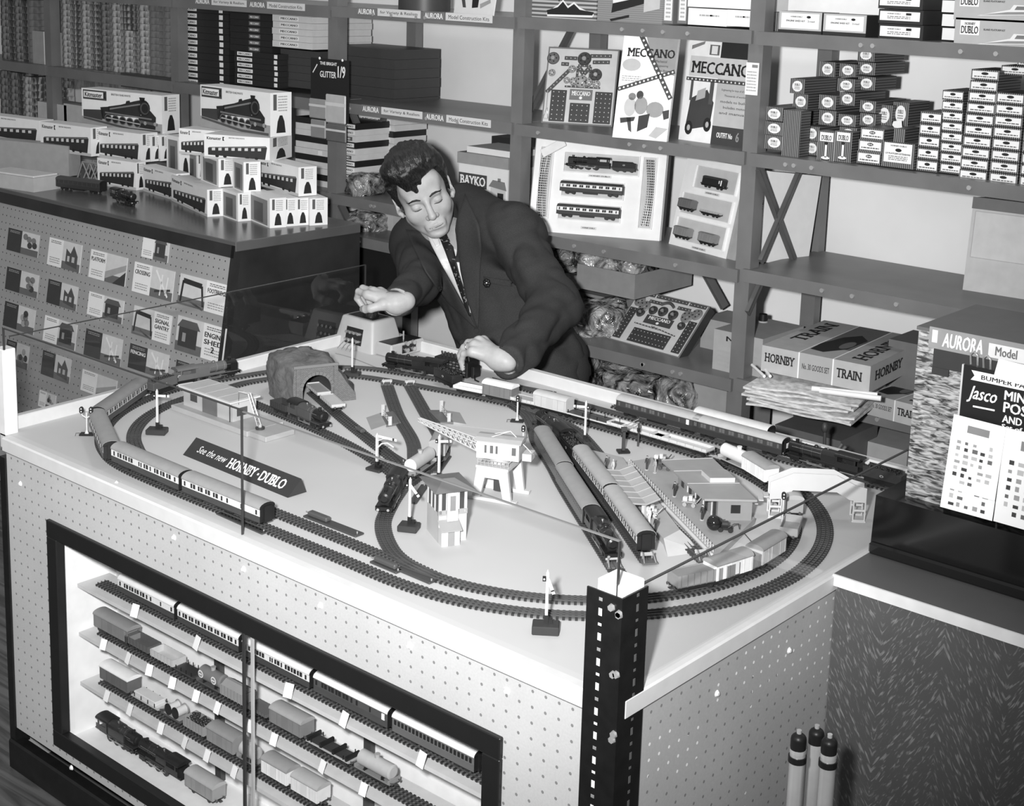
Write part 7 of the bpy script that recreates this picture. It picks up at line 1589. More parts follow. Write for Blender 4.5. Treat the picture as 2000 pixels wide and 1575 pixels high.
# ---- things seen below the right lower shelf, behind the rear straight
o = thing('desk_lamp_arm', 'thin dark bent arm with knob standing behind the back rim', 'stand', PY(1610, 880, 2.95)); m = MB(); m.tube([(0, 0, -o.location.z), (0, 0, 0.0), (-0.002, 0, 0.045)], 0.004, DG, 8); m.obj('rod', o); m = MB(); m.ell((-0.003, 0, 0.055), (0.008, 0.008, 0.013), DG, 10, 8); m.obj('knob', o); m = MB(); m.tube([(0, 0, -0.02), (0.02, 0.01, -0.01), (0.035, 0.02, 0.02)], 0.004, G(0.1), 6); m.tube([(0.004, 0.0, -0.025), (0.025, 0.01, -0.018), (0.045, 0.02, 0.016)], 0.004, G(0.1), 6); m.obj('bent_wire', o)
cpx('floor_carton', 'open grey carton under the right lower shelf', 1665, 1770, 868, 960, 3.30, 0.3, G(0.34)); cpx('low_dark_box', 'long low dark box behind the rear straight', 1510, 1640, 845, 930, 3.15, 0.2, G(0.10))
# ---- left bays: stacks of construction set boxes
def bar_label(o, a0, a1, txt, light=True, sq=None):
    w, h = o['_w'], o['_h']
    def mk():
        p = front(o); p.rect(w*a0, h*0.2, w*a1, h*0.84, LBL if light else G(0.10)); p.text(txt, w*(a0+0.03), h*0.36, w*(a1-0.03), h*0.68, INK if light else LBL, 2, 0.05)
        if sq: p.rect(w*sq, h*0.15, w*(sq+0.07), h*0.85, LBL)
        return p
    shared(('bar', round(w, 2), round(h, 3), a0, a1, light, sq), mk, 'white_label', o)
def stack(label, xl, xr, ybot, ytop, n, Y, d, mats, fn=None, group=None, name='set_box', jit=0.0):
    c = (xl+xr)/2; x0, x1 = PY(xl, (ybot+ytop)/2, Y).x, PY(xr, (ybot+ytop)/2, Y).x; z0, z1 = PY(c, ybot, Y).z, PY(c, ytop, Y).z; h = (z1-z0)/n; r = random.Random(int(xl*7+ybot))
    for k in range(n):
        dx = r.uniform(-jit, jit); o = carton(name, label % ORD[k], x0+dx, x1+dx, Y+r.uniform(0, jit), z0+k*h, z0+(k+1)*h-0.0008, d, mats[k % len(mats)], group=group)
        if fn: fn(o, k)
DK = G(0.018, 0.4, var=0.05); DK2 = G(0.05, 0.45, var=0.05); WB = G(0.62, 0.55, var=0.05)
stack('dark set box with white name bar, %s of the leftmost tall stack', 345, 447, 168, 12, 12, 3.36, 0.25, [DK], lambda o, k: bar_label(o, 0.10, 0.40, 'MECCANO', True, 0.82), 'dark set boxes', jit=0.002)
stack('dark set box, %s of the stack right of the leftmost one', 458, 546, 168, 102, 6, 3.34, 0.28, [DK], lambda o, k: bar_label(o, 0.06, 0.40, 'MECCANO', True, 0.88), 'dark set boxes', jit=0.002)
stack('plain dark set box, %s of the stack beside the white boxes', 449, 531, 102, 14, 7, 3.36, 0.28, [DK], lambda o, k: bar_label(o, 0.45, 0.72, 'MECCANO', False), 'dark set boxes', jit=0.002)
stack('white edged set box, %s of the pale stack by the post', 532, 610, 94, 18, 6, 3.36, 0.28, [WB], lambda o, k: bar_label(o, 0.18, 0.66, 'MECCANO', True), 'white edged set boxes', jit=0.002)
stack('dark flat box below the white edged stack, %s', 548, 625, 172, 98, 5, 3.38, 0.26, [DK2], None, 'dark flat boxes')
stack('dark grey flat box, %s of the stack behind the hanging glitter card', 640, 770, 205, 92, 6, 3.44, 0.22, [DK2], None, 'dark grey flat boxes', jit=0.003)
stack('set box, %s of the tall black and white stack behind the post', 576, 693, 378, 234, 12, 3.36, 0.28, [DK, WB, DK, WB, WB, DK, WB, WB, DK, WB, WB, DK], lambda o, k: bar_label(o, 0.70, 0.99, 'MECCANO', True) if k % 3 else bar_label(o, 0.72, 0.95, 'MECCANO', False, 0.40), 'mixed set boxes', jit=0.003)
stack('white labelled set box, %s of the rear stack beside the shelf brace', 696, 768, 372, 216, 13, 3.52, 0.16, [WB, DK, DK, WB, WB, DK2, DK, WB, WB, DK, WB, WB, WB], lambda o, k: bar_label(o, 0.1, 0.9, 'MECCANO', True) if k % 4 != 1 else None, 'rear set boxes', jit=0.004)
# hanging card
a = PY(607, 112, 3.262); b = PY(681, 116, 3.262); zt = a.z; zm = PY(640, 190, 3.262).z; zb = PY(640, 236, 3.262).z; w = b.x-a.x
o = thing('glitter_card', 'black hanging card with white lettering and glitter packets on the shelf post', 'display card', (a.x, 3.262, zb)); h = zt-zb
m = MB(); m.box(0, w, 0, 0.003, 0, h, G(0.015, 0.5)); m.obj('backing_card', o)
for k, (a0, a1, b0, b1, tone) in enumerate(((0.0, 0.46, 0.02, 0.34, 0.30), (0.44, 0.96, -0.02, 0.44, 0.45), (0.04, 0.44, -0.30, 0.0, 0.25), (0.46, 0.98, -0.32, -0.04, 0.12))):
    m = MB(); m.box(w*a0, w*a1, -0.008, 0, h*b0, h*b1, G(tone, 0.3), b=0.003); pk = m.obj('packet', o); m = MB(); m.box(w*a0, w*a1, -0.0085, -0.0075, h*(b0+0.6*(b1-b0)), h*(b0+0.72*(b1-b0)), G(0.6, 0.3)); m.obj('packet_fold', pk)
p = Print((0, -0.0002, 0), X3, Z3); p.text('THE BRIGHT', w*0.25, h*0.90, w*0.70, h*0.95, LBL, 1); p.text('GLITTER', w*0.25, h*0.70, w*0.68, h*0.80, LBL, 1, 0.02); p.text('1/9', w*0.72, h*0.72, w*0.92, h*0.90, LBL, 1, 0.03); p.line(w*0.06, h*0.76, w*0.18, h*0.90, 0.004, LBL, 1); p.obj('lettering', o)
for x in (0.25, 0.85): m = MB(); m.ell((w*x, -0.002, h), (0.005, 0.003, 0.005), G(0.8, 0.2), 8, 6); m.obj('hook', o)
# label strips on the shelf edges
def strip(px, py, Y, px1, label, words, tones, zoff=0.0, hgt_=0.024):
    a = PY(px, py, Y); b = PY(px1, py, Y).x; w = b-a.x; o = thing('label_strip', label, 'label', (a.x, Y, a.z-hgt_/2)); x = 0.0
    for k, ((t, f), tone) in enumerate(zip(words, tones)):
        m = MB(); m.box(x, x+w*f*0.94, 0, 0.001, 0, hgt_, G(0.62 if tone else 0.17, 0.5, var=0.03)); q = m.obj('card_piece', o)
        p = Print((x, 0, 0), X3, Z3); p.text(t, w*f*0.06, hgt_*(0.22 if tone else 0.10), w*f*0.88, hgt_*(0.72 if tone else 0.82), INK if tone else G(0.8), 1, 0.0 if tone else 0.06); p.obj('lettering', q); x += w*f
STW = [('AURORA', 0.16), ("for Variety & Realism", 0.34), ('AURORA', 0.16), ('Model Construction Kits', 0.34)]
strip(697, 21, SY0-0.0135, 968, 'name strip along the top shelf edge left of the middle post', STW, (0, 1, 0, 1))
strip(706, 211, SY0-0.0135, 965, 'name strip along the second shelf edge behind the man\'s head', STW, (0, 1, 0, 1))
strip(380, 1, SY0-0.0135, 600, 'name strip along the far left top shelf edge', STW, (0, 1, 0, 1))
# left bay top: booklet and dark round thing
o = leaning('construction_leaflet', 'white leaflet standing at the top edge left of the middle post', (886, 25), (963, 31), -60, Z[('L', 1)], 0.004, 0.15, W1, 'booklet'); w, h = o['_w'], o['_h']
p = front(o); p.poly([(w*0.45, h*0.14), (w*0.60, h*0.16), (w*0.60, h*0.5), (w*0.42, h*0.5)], INK); p.poly([(w*0.15, h*0.35), (w*0.24, h*0.35), (w*0.30, h*0.14), (w*0.22, h*0.14)], G(0.07)); p.poly([(w*0.66, h*0.14), (w*0.9, h*0.28), (w*0.88, h*0.36), (w*0.64, h*0.24)], G(0.35)); p.obj('printed_front', o)
m = MB(); c = PY(850, 5, 3.45); m.cyl((c.x, 3.40, Z[('L', 1)]), (c.x, 3.40, Z[('L', 1)]+0.12), 0.085, DK2, n=32); m.cyl((c.x, 3.40, Z[('L', 1)]+0.09), (c.x, 3.40, Z[('L', 1)]+0.12), 0.089, DK2, n=32); tag(m.obj('round_drum'), 'dark round drum on the top shelf left of the white leaflet', 'drum')
# left bay third shelf and below: bags
bagpx('bundle of shiny rods in a bag by the foot of the stacked set boxes', 718, 362, 3.38, 0.05, 0.045, 31); bagpx('dark wrinkled bag under the third left shelf', 715, 440, 3.42, 0.08, 0.055, 32)
cpx('small_carton', 'small white carton beside the dark bag at left of the man', 742, 768, 408, 470, 3.45, 0.1, G(0.45)); cpx('small_carton', 'dark carton low on the shelf between counter and man', 700, 752, 480, 575, 3.36, 0.2, DK); cpx('small_carton', 'dark grey carton behind the man\'s right sleeve', 752, 800, 490, 590, 3.5, 0.15, DK2)
# far left shelf columns
r = random.Random(11)
def packs(mm, nm): return [node_mat(nm, lambda nt, b: nt.links.new(_range(nt, _noise(nt, 55.0, 3, sc3=(1, 1, 0.35)), 0.40, 0.62, mm[0], mm[1]), b.inputs['Base Color']), 0.5)]
PK1, PK2, PK3 = packs((0.06, 0.5), 'packet_print_pale')[0], packs((0.02, 0.25), 'packet_print_dark')[0], packs((0.12, 0.2), 'packet_print_grey')[0]
for k, (a, b, t, u, n, mt) in enumerate(((2, 26, 0, 128, 10, PK2), (28, 52, 0, 128, 10, PK2), (54, 62, 0, 128, 10, PK3), (120, 156, -4, 138, 12, PK1), (158, 188, -4, 140, 12, PK1), (196, 214, -4, 142, 12, PK2), (217, 239, -4, 142, 12, PK1), (241, 267, 60, 145, 7, PK1), (270, 289, -4, 146, 12, PK1), (291, 317, -4, 150, 12, PK3), (319, 340, -4, 154, 12, PK3), (0, 18, 138, 236, 7, PK2), (20, 44, 142, 236, 7, PK2), (46, 64, 150, 232, 6, PK1), (122, 144, 130, 172, 3, PK2))):
    stack('small printed packet, %s in the '+['first', 'second', 'third', 'fourth', 'fifth', 'sixth', 'seventh', 'eighth', 'ninth', 'tenth', 'eleventh', 'twelfth', 'thirteenth', 'fourteenth', 'fifteenth'][k]+' far left column', a, b, u, t, n, 3.34, 0.2, [mt], None, 'packets in far left columns', 'small_packet', 0.002)
o = cpx('white_pack', 'grey and white pack among the far left packet columns', 64, 110, 62, 126, 3.325, 0.05, G(0.3)); p = front(o); p.rect(o['_w']*0.48, 0, o['_w'], o['_h'], G(0.7)); p.obj('white_half', o)
cpx('picture_box', 'grey box with faint picture behind the left engine kit box', 146, 231, 138, 178, 3.31, 0.15, PK3); cpx('flat_dark_box', 'flat dark box behind the left engine kit box', 236, 345, 148, 176, 3.31, 0.2, DK2)
for k, (a, b, t, u) in enumerate(((74, 130, 202, 236), (125, 165, 205, 242))): cpx('pale_parcel', 'pale wrapped parcel, %s behind the left kit boxes' % ['left', 'right'][k], a, b, t, u, 3.32, 0.12, G(0.5), group='pale parcels')
# ================================================================ boxes of kits on the left counter
KW = G(0.80, 0.5, var=0.03)
def kit_prints(o, art, end=True, blank=False):
    w, h, d = o['_w'], o['_h'], o['_d']
    p = front(o)
    if not blank:
        if art == 'coach':
            p.rect(0, 0, w, h*0.10, G(0.5), 1); p.poly([(w*0.06, h*0.16), (w*0.93, h*0.10), (w*0.96, h*0.60), (w*0.06, h*0.44)], G(0.03), 1); p.poly([(w*0.06, h*0.44), (w*0.96, h*0.60), (w*0.94, h*0.66), (w*0.08, h*0.48)], G(0.15), 1)
            for k in range(8): a = 0.12+k*0.10; b = 0.33+a*0.13; p.poly([(w*a, h*b), (w*(a+0.05), h*(b+0.008)), (w*(a+0.05), h*(b+0.125)), (w*a, h*(b+0.105))], G(0.6), 2)
            for a in (0.2, 0.32, 0.66, 0.80): p.oval(w*a, h*0.13, w*0.028, h*0.055, INK, 3)
        else:
            q = lambda pts, t, l: p.poly([(w*a, h*b) for a, b in pts], G(t), l)
            p.rect(0, 0, w, h*0.26, G(0.32), 1); q([(0.02, 0.20), (0.6, 0.02), (0.98, 0.02), (0.98, 0.08), (0.6, 0.08), (0.02, 0.25)], 0.08, 2)
            q([(0.02, 0.26), (0.26, 0.20), (0.28, 0.48), (0.02, 0.44)], 0.05, 3); q([(0.26, 0.24), (0.36, 0.22), (0.36, 0.58), (0.24, 0.54)], 0.02, 3)
            q([(0.34, 0.36), (0.74, 0.36), (0.76, 0.84), (0.66, 0.78), (0.50, 0.66), (0.34, 0.58)], 0.025, 3); q([(0.36, 0.54), (0.74, 0.74), (0.74, 0.70), (0.36, 0.50)], 0.20, 4)
            p.oval(w*0.785, h*0.63, w*0.075, h*0.21, G(0.012, var=0), 4); p.oval(w*0.795, h*0.62, w*0.055, h*0.155, G(0.07), 5); p.oval(w*0.80, h*0.62, w*0.042, h*0.12, G(0.015, var=0), 6)
            q([(0.74, 0.80), (0.79, 0.80), (0.80, 0.90), (0.73, 0.90)], 0.015, 4); q([(0.56, 0.70), (0.62, 0.73), (0.61, 0.79), (0.57, 0.77)], 0.02, 4); q([(0.30, 0.40), (0.88, 0.34), (0.88, 0.38), (0.30, 0.44)], 0.16, 5)
            q([(0.70, 0.12), (0.92, 0.10), (0.93, 0.42), (0.86, 0.58), (0.72, 0.40)], 0.02, 3); q([(0.74, 0.24), (0.95, 0.20), (0.95, 0.27), (0.74, 0.31)], 0.10, 6)
            for a in (0.80, 0.92): p.oval(w*a, h*0.245, w*0.018, h*0.05, G(0.3), 7)
            for k, a in enumerate((0.34, 0.43, 0.52, 0.61, 0.70)): p.oval(w*a, h*(0.27-0.012*k), w*0.046, h*0.115, G(0.14), 5); p.oval(w*a, h*(0.27-0.012*k), w*0.036, h*0.09, INK, 6); p.line(w*(a-0.03), h*(0.27-0.012*k), w*(a+0.03), h*(0.27-0.012*k), h*0.012, G(0.25), 7)
            p.line(w*0.32, h*0.29, w*0.74, h*0.20, h*0.022, G(0.45), 8)
        p.rect(w*0.02, h*0.72, w*0.32, h*0.97, G(0.06) if art == 'loco' else LBL, 2); p.rect(w*0.03, h*0.77, w*0.28, h*0.93, LBL, 3); p.text('Kitmaster', w*0.045, h*0.79, w*0.265, h*0.91, INK, 4, 0.04); p.poly([(w*0.285, h*0.77), (w*0.315, h*0.77), (w*0.30, h*0.85), (w*0.315, h*0.93), (w*0.285, h*0.93)], INK, 4); p.text('BRITISH RAILWAYS', w*0.38, h*0.88, w*0.62, h*0.93, GREYINK, 2)
    else:
        p.rect(w*0.15, h*0.05, w*0.9, h*0.9, G(0.22), 1); p.rect(w*0.3, h*0.1, w*0.7, h*0.75, G(0.08), 2)
    p.obj('printed_front', o)
    if end:
        p = right(o); p.poly([(d*0.28, h*0.08), (d*0.72, h*0.08), (d*0.66, h*0.34), (d*0.56, h*0.48), (d*0.44, h*0.48), (d*0.34, h*0.34)], INK, 1); p.rect(d*0.14, h*0.60, d*0.30, h*0.96, G(0.1), 1); p.lines(d*0.36, h*0.56, d*0.80, h*0.94, 6, PALEINK); p.obj('printed_end', o)
def kit(label, A_, B_, C_, top, z, art='coach', mat=None, blank=False, end=True, dmin=None):
    a, b, c = PZ(*A_, z), PZ(*B_, z), PZ(*C_, z); u = b-a; w = u.length; ang = math.atan2(u.y, u.x); n = Vector((-u.y, u.x, 0)).normalized(); d = max(0.03, abs((c-b).dot(n)))
    if dmin: d = dmin
    h = PY(B_[0], top, b.y).z-z
    m = MB(); m.box(0, w, 0, d, 0, h, mat or KW); o = m.obj('kit_box'); o.location = a; o.rotation_euler = (0, 0, ang); tag(o, label, 'box', 'model kit boxes'); o['_w'], o['_h'], o['_d'] = w, h, d
    kit_prints(o, art, end, blank); return o
z1 = ctop; hb = PY(405, 371, PZ(405, 424, z1).y).z-z1; z2 = z1+hb+0.001; z3 = z2+hb+0.001
kit('carriage kit box at the front left of the right pile, lowest layer', (335, 392), (405, 424), (430, 418), 371, z1)
kit('kit box with blurred front second from left in the lowest layer', (432, 421), (465, 433), (482, 428), 378, z1, 'coach', None, True)
kit('kit box with blurred front third from left in the lowest layer', (484, 428), (527, 446), (550, 440), 388, z1, 'loco', None, True)
for k, (b, c) in enumerate((((552, 443), (575, 438)), ((577, 441), (599, 436)), ((605, 441), (631, 435)))): kit('kit box showing its white end, %s of three at the lowest layer\'s right' % ['left', 'middle', 'right'][k], (b[0]-38, b[1]-17), b, c, 388, z1, 'coach', None, True)
kit('kit box with blurred front leftmost in the second layer', (392, 352), (427, 366), (454, 361), 311, z2, 'loco', None, True)
kit('narrow kit box second in the second layer', (455, 368), (476, 377), (499, 371), 317, z2, 'coach', None, True)
kit('carriage kit box with full picture at the right of the second layer', (500, 361), (583, 384), (607, 378), 327, z2)
kit('long carriage kit box in the third layer below the engine box', (399, 309), (527, 318), (565, 306), 270, z3)
kit('carriage kit box half hidden behind the long one in the third layer', (350, 300), (420, 306), (440, 298), 256, z3-0.006)
hz = PY(527, 270, PZ(527, 318, z3).y).z
kit('large engine kit box on top of the right pile', (392, 247), (528, 268), (552, 262), 182, hz+0.001, 'loco')
# left pile
kit('carriage kit box lowest of the left pile with one end showing', (191, 361), (266, 372), (278, 368), 318, z1)
kit('carriage kit box between the two piles in the lowest layer', (280, 373), (345, 393), (362, 388), 340, z1)
kit('carriage kit box with three white ends beside it in the left pile', (191, 306), (275, 318), (294, 312), 262, z2-0.004)
for k, (b, c) in enumerate((((294, 316), (312, 311)), ((313, 315), (326, 310)))): kit('white kit box end, %s of two right of the left pile' % ['first', 'second'][k], (b[0]-60, b[1]-10), b, c, 266, z2-0.004)
kit('carriage kit box at the far left under the engine box', (80, 292), (178, 306), (193, 300), 250, z2+0.0)
kit('carriage kit box leftmost at the photo edge', (-40, 268), (78, 284), (90, 279), 236, z2+0.006)
for k, (b, c) in enumerate((((350, 348), (364, 343)), ((386, 350), (392, 346)))): kit('upright kit box end, %s of two standing between the piles' % ['left', 'right'][k], (b[0]-24, b[1]-6), b, c, 268 if k == 0 else 300, z1+0.035, 'loco', None, True)
o = kit('large engine kit box on top of the left pile', (161, 245), (317, 263), (332, 257), 187, z3-0.004, 'loco')
kit('carriage kit box under the left engine box', (200, 300), (300, 304), (316, 299), 264, z2+0.001)
o = kit('large plain grey box at the left end of the counter', (-60, 325), (135, 345), (148, 340), 286, z1+0.004, 'coach', G(0.34, 0.5), True); [bpy.data.objects.remove(c) for c in list(o.children)]; tag(o, o['label'], 'box'); del o['group']
o = kit('low open grey tray box at the counter edge by the photo\'s left side', (-30, 362), (66, 376), (101, 366), 349, z1, 'coach', G(0.45, 0.6), True); [bpy.data.objects.remove(c) for c in list(o.children)]; del o['group']; m = MB(); m.box(0.005, o['_w']-0.005, 0.005, o['_d']-0.005, o['_h'], o['_h']+0.006, G(0.62), b=0.002); m.obj('paper_filling', o)
# assembled models on the counter
c = coach('dark assembled coach model on the left counter', 0.03, 0.04, 0.05, lay='open', L=0.20); q0, q1 = PZ(112, 368, z1), PZ(206, 380, z1); c.location = (q0+q1)/2; c.rotation_euler = (0, 0, math.atan2(q1.y-q0.y, q1.x-q0.x))
lo = locomotive('dark assembled engine model at the counter edge in front of the truss bridge', 0.018, 0.15); q0, q1 = PZ(212, 388, z1), PZ(274, 408, z1); lo.location = (q0+q1)/2; lo.rotation_euler = (0, 0, math.atan2(q1.y-q0.y, q1.x-q0.x))
q0, q1 = PZ(150, 352, z1), PZ(232, 364, z1); o = thing('truss_bridge', 'grey girder bridge model with criss-cross trusses on the left counter', 'model bridge', q0, math.atan2(q1.y-q0.y, q1.x-q0.x)); L = (q1-q0).length; H = 0.07
for sy in (0, 0.05):
    m = MB(); tr = [(0, 0), (L*0.15, H), (L*0.85, H), (L, 0)]
    for (xa, za), (xb, zb) in zip(tr, tr[1:]): m.tube([(xa, sy, za), (xb, sy, zb)], 0.0035, G(0.25), 4)
    m.tube([(0, sy, 0.004), (L, sy, 0.004)], 0.0035, G(0.25), 4)
    for k in range(4): xa = L*(0.15+0.175*k); m.tube([(xa, sy, H), (xa+L*0.175, sy, 0.004)], 0.0028, G(0.28), 4); m.tube([(xa, sy, 0.004), (xa+L*0.175, sy, H)], 0.0028, G(0.28), 4)
    m.obj('truss', o)
m = MB(); m.box(0, L, 0, 0.05, 0, 0.004, G(0.2)); m.obj('deck', o)
# ---- printed kit cards on the sloping front
nS = SLOPE_T.to_3x3() @ Vector((0, -1, 0)); oS = SLOPE_T @ Vector((0, 0, 0))
def PS(px, py):
    d = Vector(ray(px, py)); c = Vector(CAM); return SLOPE_T.inverted() @ (c+d*((oS-c).dot(nS)/d.dot(nS)))
def pic(p, w, h, v, r):
    """a small simple picture filling 0..w, 0..h"""
    p.rect(0, 0, w, h, G(0.62), 1); p.rect(0, 0, w, h*0.28, G(0.14), 2)
    if v == 0: p.poly([(w*0.2, h*0.2), (w*0.85, h*0.1), (w*0.85, h*0.55), (w*0.6, h*0.9), (w*0.45, h*0.6), (w*0.2, h*0.75)], G(0.08), 3); p.rect(w*0.3, h*0.3, w*0.42, h*0.5, G(0.5), 4); p.rect(w*0.55, h*0.3, w*0.7, h*0.5, G(0.45), 4)
    elif v == 1: p.poly([(0, h*0.1), (w, h*0.55), (w, h*0.75), (0, h*0.35)], G(0.35), 3); p.poly([(w*0.4, 0), (w, 0), (w, h*0.5)], G(0.05), 3)
    elif v == 2: p.line(w*0.1, h*0.1, w*0.15, h*0.8, w*0.07, G(0.03), 3); p.line(w*0.15, h*0.8, w*0.85, h*0.75, w*0.12, G(0.03), 3); p.line(w*0.85, h*0.75, w*0.95, h*0.1, w*0.07, G(0.03), 3); p.line(0.1*w, h*0.1, w*0.95, h*0.08, w*0.05, G(0.2), 3); p.line(w*0.4, h*0.2, w*0.95, h*0.0, w*0.05, G(0.1), 3)
    elif v == 3: p.rect(w*0.1, h*0.15, w*0.8, h*0.7, G(0.05), 3); p.poly([(w*0.02, h*0.7), (w*0.9, h*0.7), (w*0.75, h*0.92), (w*0.18, h*0.92)], G(0.10), 3); p.rect(w*0.25, h*0.3, w*0.38, h*0.55, G(0.3), 4)
    elif v == 4: p.line(w*0.2, h*0.9, w*0.8, h*0.1, w*0.06, LBL, 3); p.line(w*0.45, h*0.1, w*0.5, h*0.8, w*0.05, LBL, 3); p.line(w*0.7, h*0.15, w*0.75, h*0.75, w*0.05, LBL, 3); p.line(w*0.2, h*0.2, w*0.9, h*0.35, w*0.06, G(0.05), 3)
    else:
        for k in range(5): p.oval(w*r.uniform(0.2, 0.8), h*r.uniform(0.3, 0.8), w*0.14, h*0.14, G(r.choice((0.06, 0.2, 0.35))), 3)
cards = [((17, 448), (75, 500), None, 5, 'L'), ((97, 466), (157, 530), '', 0, 'R'), ((178, 490), (246, 556), 'PLATFORM', 1, 'R'), ((281, 456), (329, 512), '', 3, 'R'), ((263, 515), (338, 585), 'CROSSING', 4, 'R'), ((352, 540), (445, 612), 'FOOTBRIDGE', 2, 'B'),
 ((14, 525), (74, 578), None, 5, 'L'), ((95, 548), (150, 604), None, 0, 'L'), ((174, 574), (240, 628), '', 3, 'R'), ((262, 601), (333, 668), 'SIGNAL GANTRY', 2, 'B'), ((347, 622), (438, 704), 'ENGINE SHED', 3, 'B'),
 ((10, 592), (67, 650), None, 5, 'L'), ((88, 620), (148, 680), '', 3, 'R'), ((168, 647), (237, 710), None, 4, 'L'), ((254, 677), (328, 735), 'FENCING', 4, 'L'), ((345, 708), (400, 745), None, 3, 'L'), ((84, 688), (137, 745), None, 0, 'L'), ((161, 728), (227, 778), '', 1, 'R'), ((78, 764), (108, 802), '', 5, 'R'), ((14, 665), (55, 720), None, 5, 'L')]
desc = ['dark left half and pale tree picture', 'half-timbered house', 'station platform and road', 'dark building, highest card', 'level crossing gates', 'large arched footbridge', 'dark left half and shrub picture', 'dark panel and small white house', 'low station building', 'signal gantry', 'large engine shed', 'dark panel and blurred shrubs', 'white terrace houses', 'dark panel and white poster', 'lineside fencing', 'dark picture half hidden by the far engine', 'dark house seen through two glass panes', 'sloping roofs seen through two glass panes', 'white label low at left behind glass', 'dark picture low at the photo edge']
for k, (a, b, t, v, side) in enumerate(cards):
    A_, B_ = PS(a[0], (a[1]*0.78+b[1]*0.22)), PS(b[0], b[1]*0.85+a[1]*0.15); x0, x1 = A_.x, B_.x; zt = PS((a[0]+b[0])/2, a[1]*0.93+b[1]*0.07).z; zb = PS((a[0]+b[0])/2, b[1]*0.93+a[1]*0.07).z; w, h = x1-x0, zt-zb; r = random.Random(k)
    m = MB(); m.box(0, w, -0.0025, -0.0002, 0, h, G(0.6 if t is not None else 0.5, 0.5)); o = m.obj('kit_card'); o.matrix_world = SLOPE_T @ Matrix.Translation((x0, 0, zb)); tag(o, 'printed kit card with %s on the sloping pegboard' % desc[k], 'printed card', 'kit cards on the pegboard')
    p = Print((0, -0.0026, 0), X3, Z3); s = 0.46
    if side == 'L': p.rect(0, 0, w*s, h, G(0.05), 1); q = Print((w*s, -0.0026, 0), X3, Z3); tx = (0, w*s)
    else: p.rect(0 if side == 'R' else w*0.55, 0, w*0.45 if side == 'R' else w, h, LBL, 1); tx = (0, w*0.45) if side == 'R' else (w*0.55, w); q = Print((w*0.45 if side == 'R' else 0, -0.0026, 0), X3, Z3)
    pic(q, w*0.55, h, v, r); q.obj('printed_picture', o)
    wt = (tx[1]-tx[0])
    if t:
        ws = t.split()
        for i, wd in enumerate(ws): p.text(wd, tx[0]+wt*0.08, h*(0.62-0.20*i), tx[1]-wt*0.08, h*(0.76-0.20*i), LBL if side == 'L' else INK, 2, 0.03)
    p.lines(tx[0]+wt*0.15, h*0.82, tx[1]-wt*0.15, h*0.94, 2, PALEINK if side == 'L' else GREYINK, 2, seed=k)
    if side != 'L': p.lines(tx[0]+wt*0.15, h*0.10, tx[1]-wt*0.15, h*0.34, 3, PALEINK, 2, seed=k+9)
    if t == 'ENGINE SHED': p.text('2', tx[0]+wt*0.42, h*0.22, tx[0]+wt*0.58, h*0.38, INK, 3, 0.03)
    p.obj('lettering', o)
# ================================================================ right counter: column display with mini poster cards
tz = bh; c0, c1 = PZ(1768, 968, tz), PZ(1833, 985, tz); cy_ = c0.y
def bark(nt, b):
    f = _noise(nt, 1.0, 5, dist=1.2, sc3=(38, 38, 170)); nt.links.new(_range(nt, f, 0.38, 0.62, 0.03, 0.42), b.inputs['Base Color'])
o = thing('card_column', 'column display covered in streaky grain with name strip on the black stand', 'display stand', (c0.x, cy_, tz)); Hc_ = PY(1797, 640, cy_).z-tz; wc = 0.34
m = MB(); m.box(0, wc, 0, 0.24, 0, Hc_, node_mat('streaky_grain', bark, 0.6)); m.obj('column_body', o)
m = MB(); m.box(-0.004, wc, -0.001, 0.244, Hc_-0.004, Hc_+0.002, G(0.10, 0.5)); m.obj('top_trim', o)
def lc(px, py, dy=0.0): v = PY(px, py, cy_-dy); return v.x-c0.x, v.z-tz
a = lc(1838, 650); b = lc(1922, 672); m = MB(); m.box(a[0]-0.02, wc, -0.003, -0.001, b[1]-0.024, a[1]+0.008, G(0.24)); st = m.obj('name_strip', o)
p = Print((0, -0.0032, 0), X3, Z3); zs = (a[1]+b[1])/2-0.016; p.text('AURORA', a[0]+0.005, zs-0.004, b[0], zs+0.020, LBL, 1, 0.06, 0.15); p.rect(b[0]+0.010, zs-0.006, wc, zs+0.018, G(0.62), 1); p.text('Model', b[0]+0.022, zs-0.001, b[0]+0.06, zs+0.014, GREYINK, 2, 0.03); p.rect(a[0]-0.014, zs, a[0]-0.004, zs+0.022, G(0.6), 1); p.obj('lettering', st)
a = lc(1826, 680); m = MB(); m.box(a[0], wc, -0.004, -0.001, a[1]-0.032, a[1], G(0.03)); m.box(a[0], a[0]+0.03, -0.005, -0.001, a[1]-0.045, a[1]-0.032, G(0.03)); m.obj('dark_slot_panel', o)
for px, py in ((1907, 698), (1932, 706)):
    a = lc(px, py); m = MB(); m.tube([(a[0]-0.006, -0.006, a[1]-0.012), (a[0]-0.006, -0.010, a[1]+0.006), (a[0], -0.011, a[1]+0.012), (a[0]+0.006, -0.010, a[1]+0.006), (a[0]+0.006, -0.006, a[1]-0.012)], 0.002, G(0.6, 0.25, 0.7), 6); m.obj('hook', o)
A_, B_ = PY(1883, 712, cy_-0.03), PY(1872, 820, cy_-0.03); wb = 0.22; hb_ = A_.z-B_.z
o = thing('poster_sign', 'black sign with white script and ribbon hanging on the column', 'sign', (A_.x, cy_-0.03, B_.z), 0.0)
m = MB(); m.box(0, wb, 0, 0.003, -0.03, hb_, G(0.012, 0.4)); m.obj('sign_board', o)
m = MB(); m.box(-0.003, 0.0, -0.001, 0.004, -0.03, hb_, G(0.5)); m.obj('sign_edge', o)
p = Print((0, -0.0002, 0), X3, Z3)
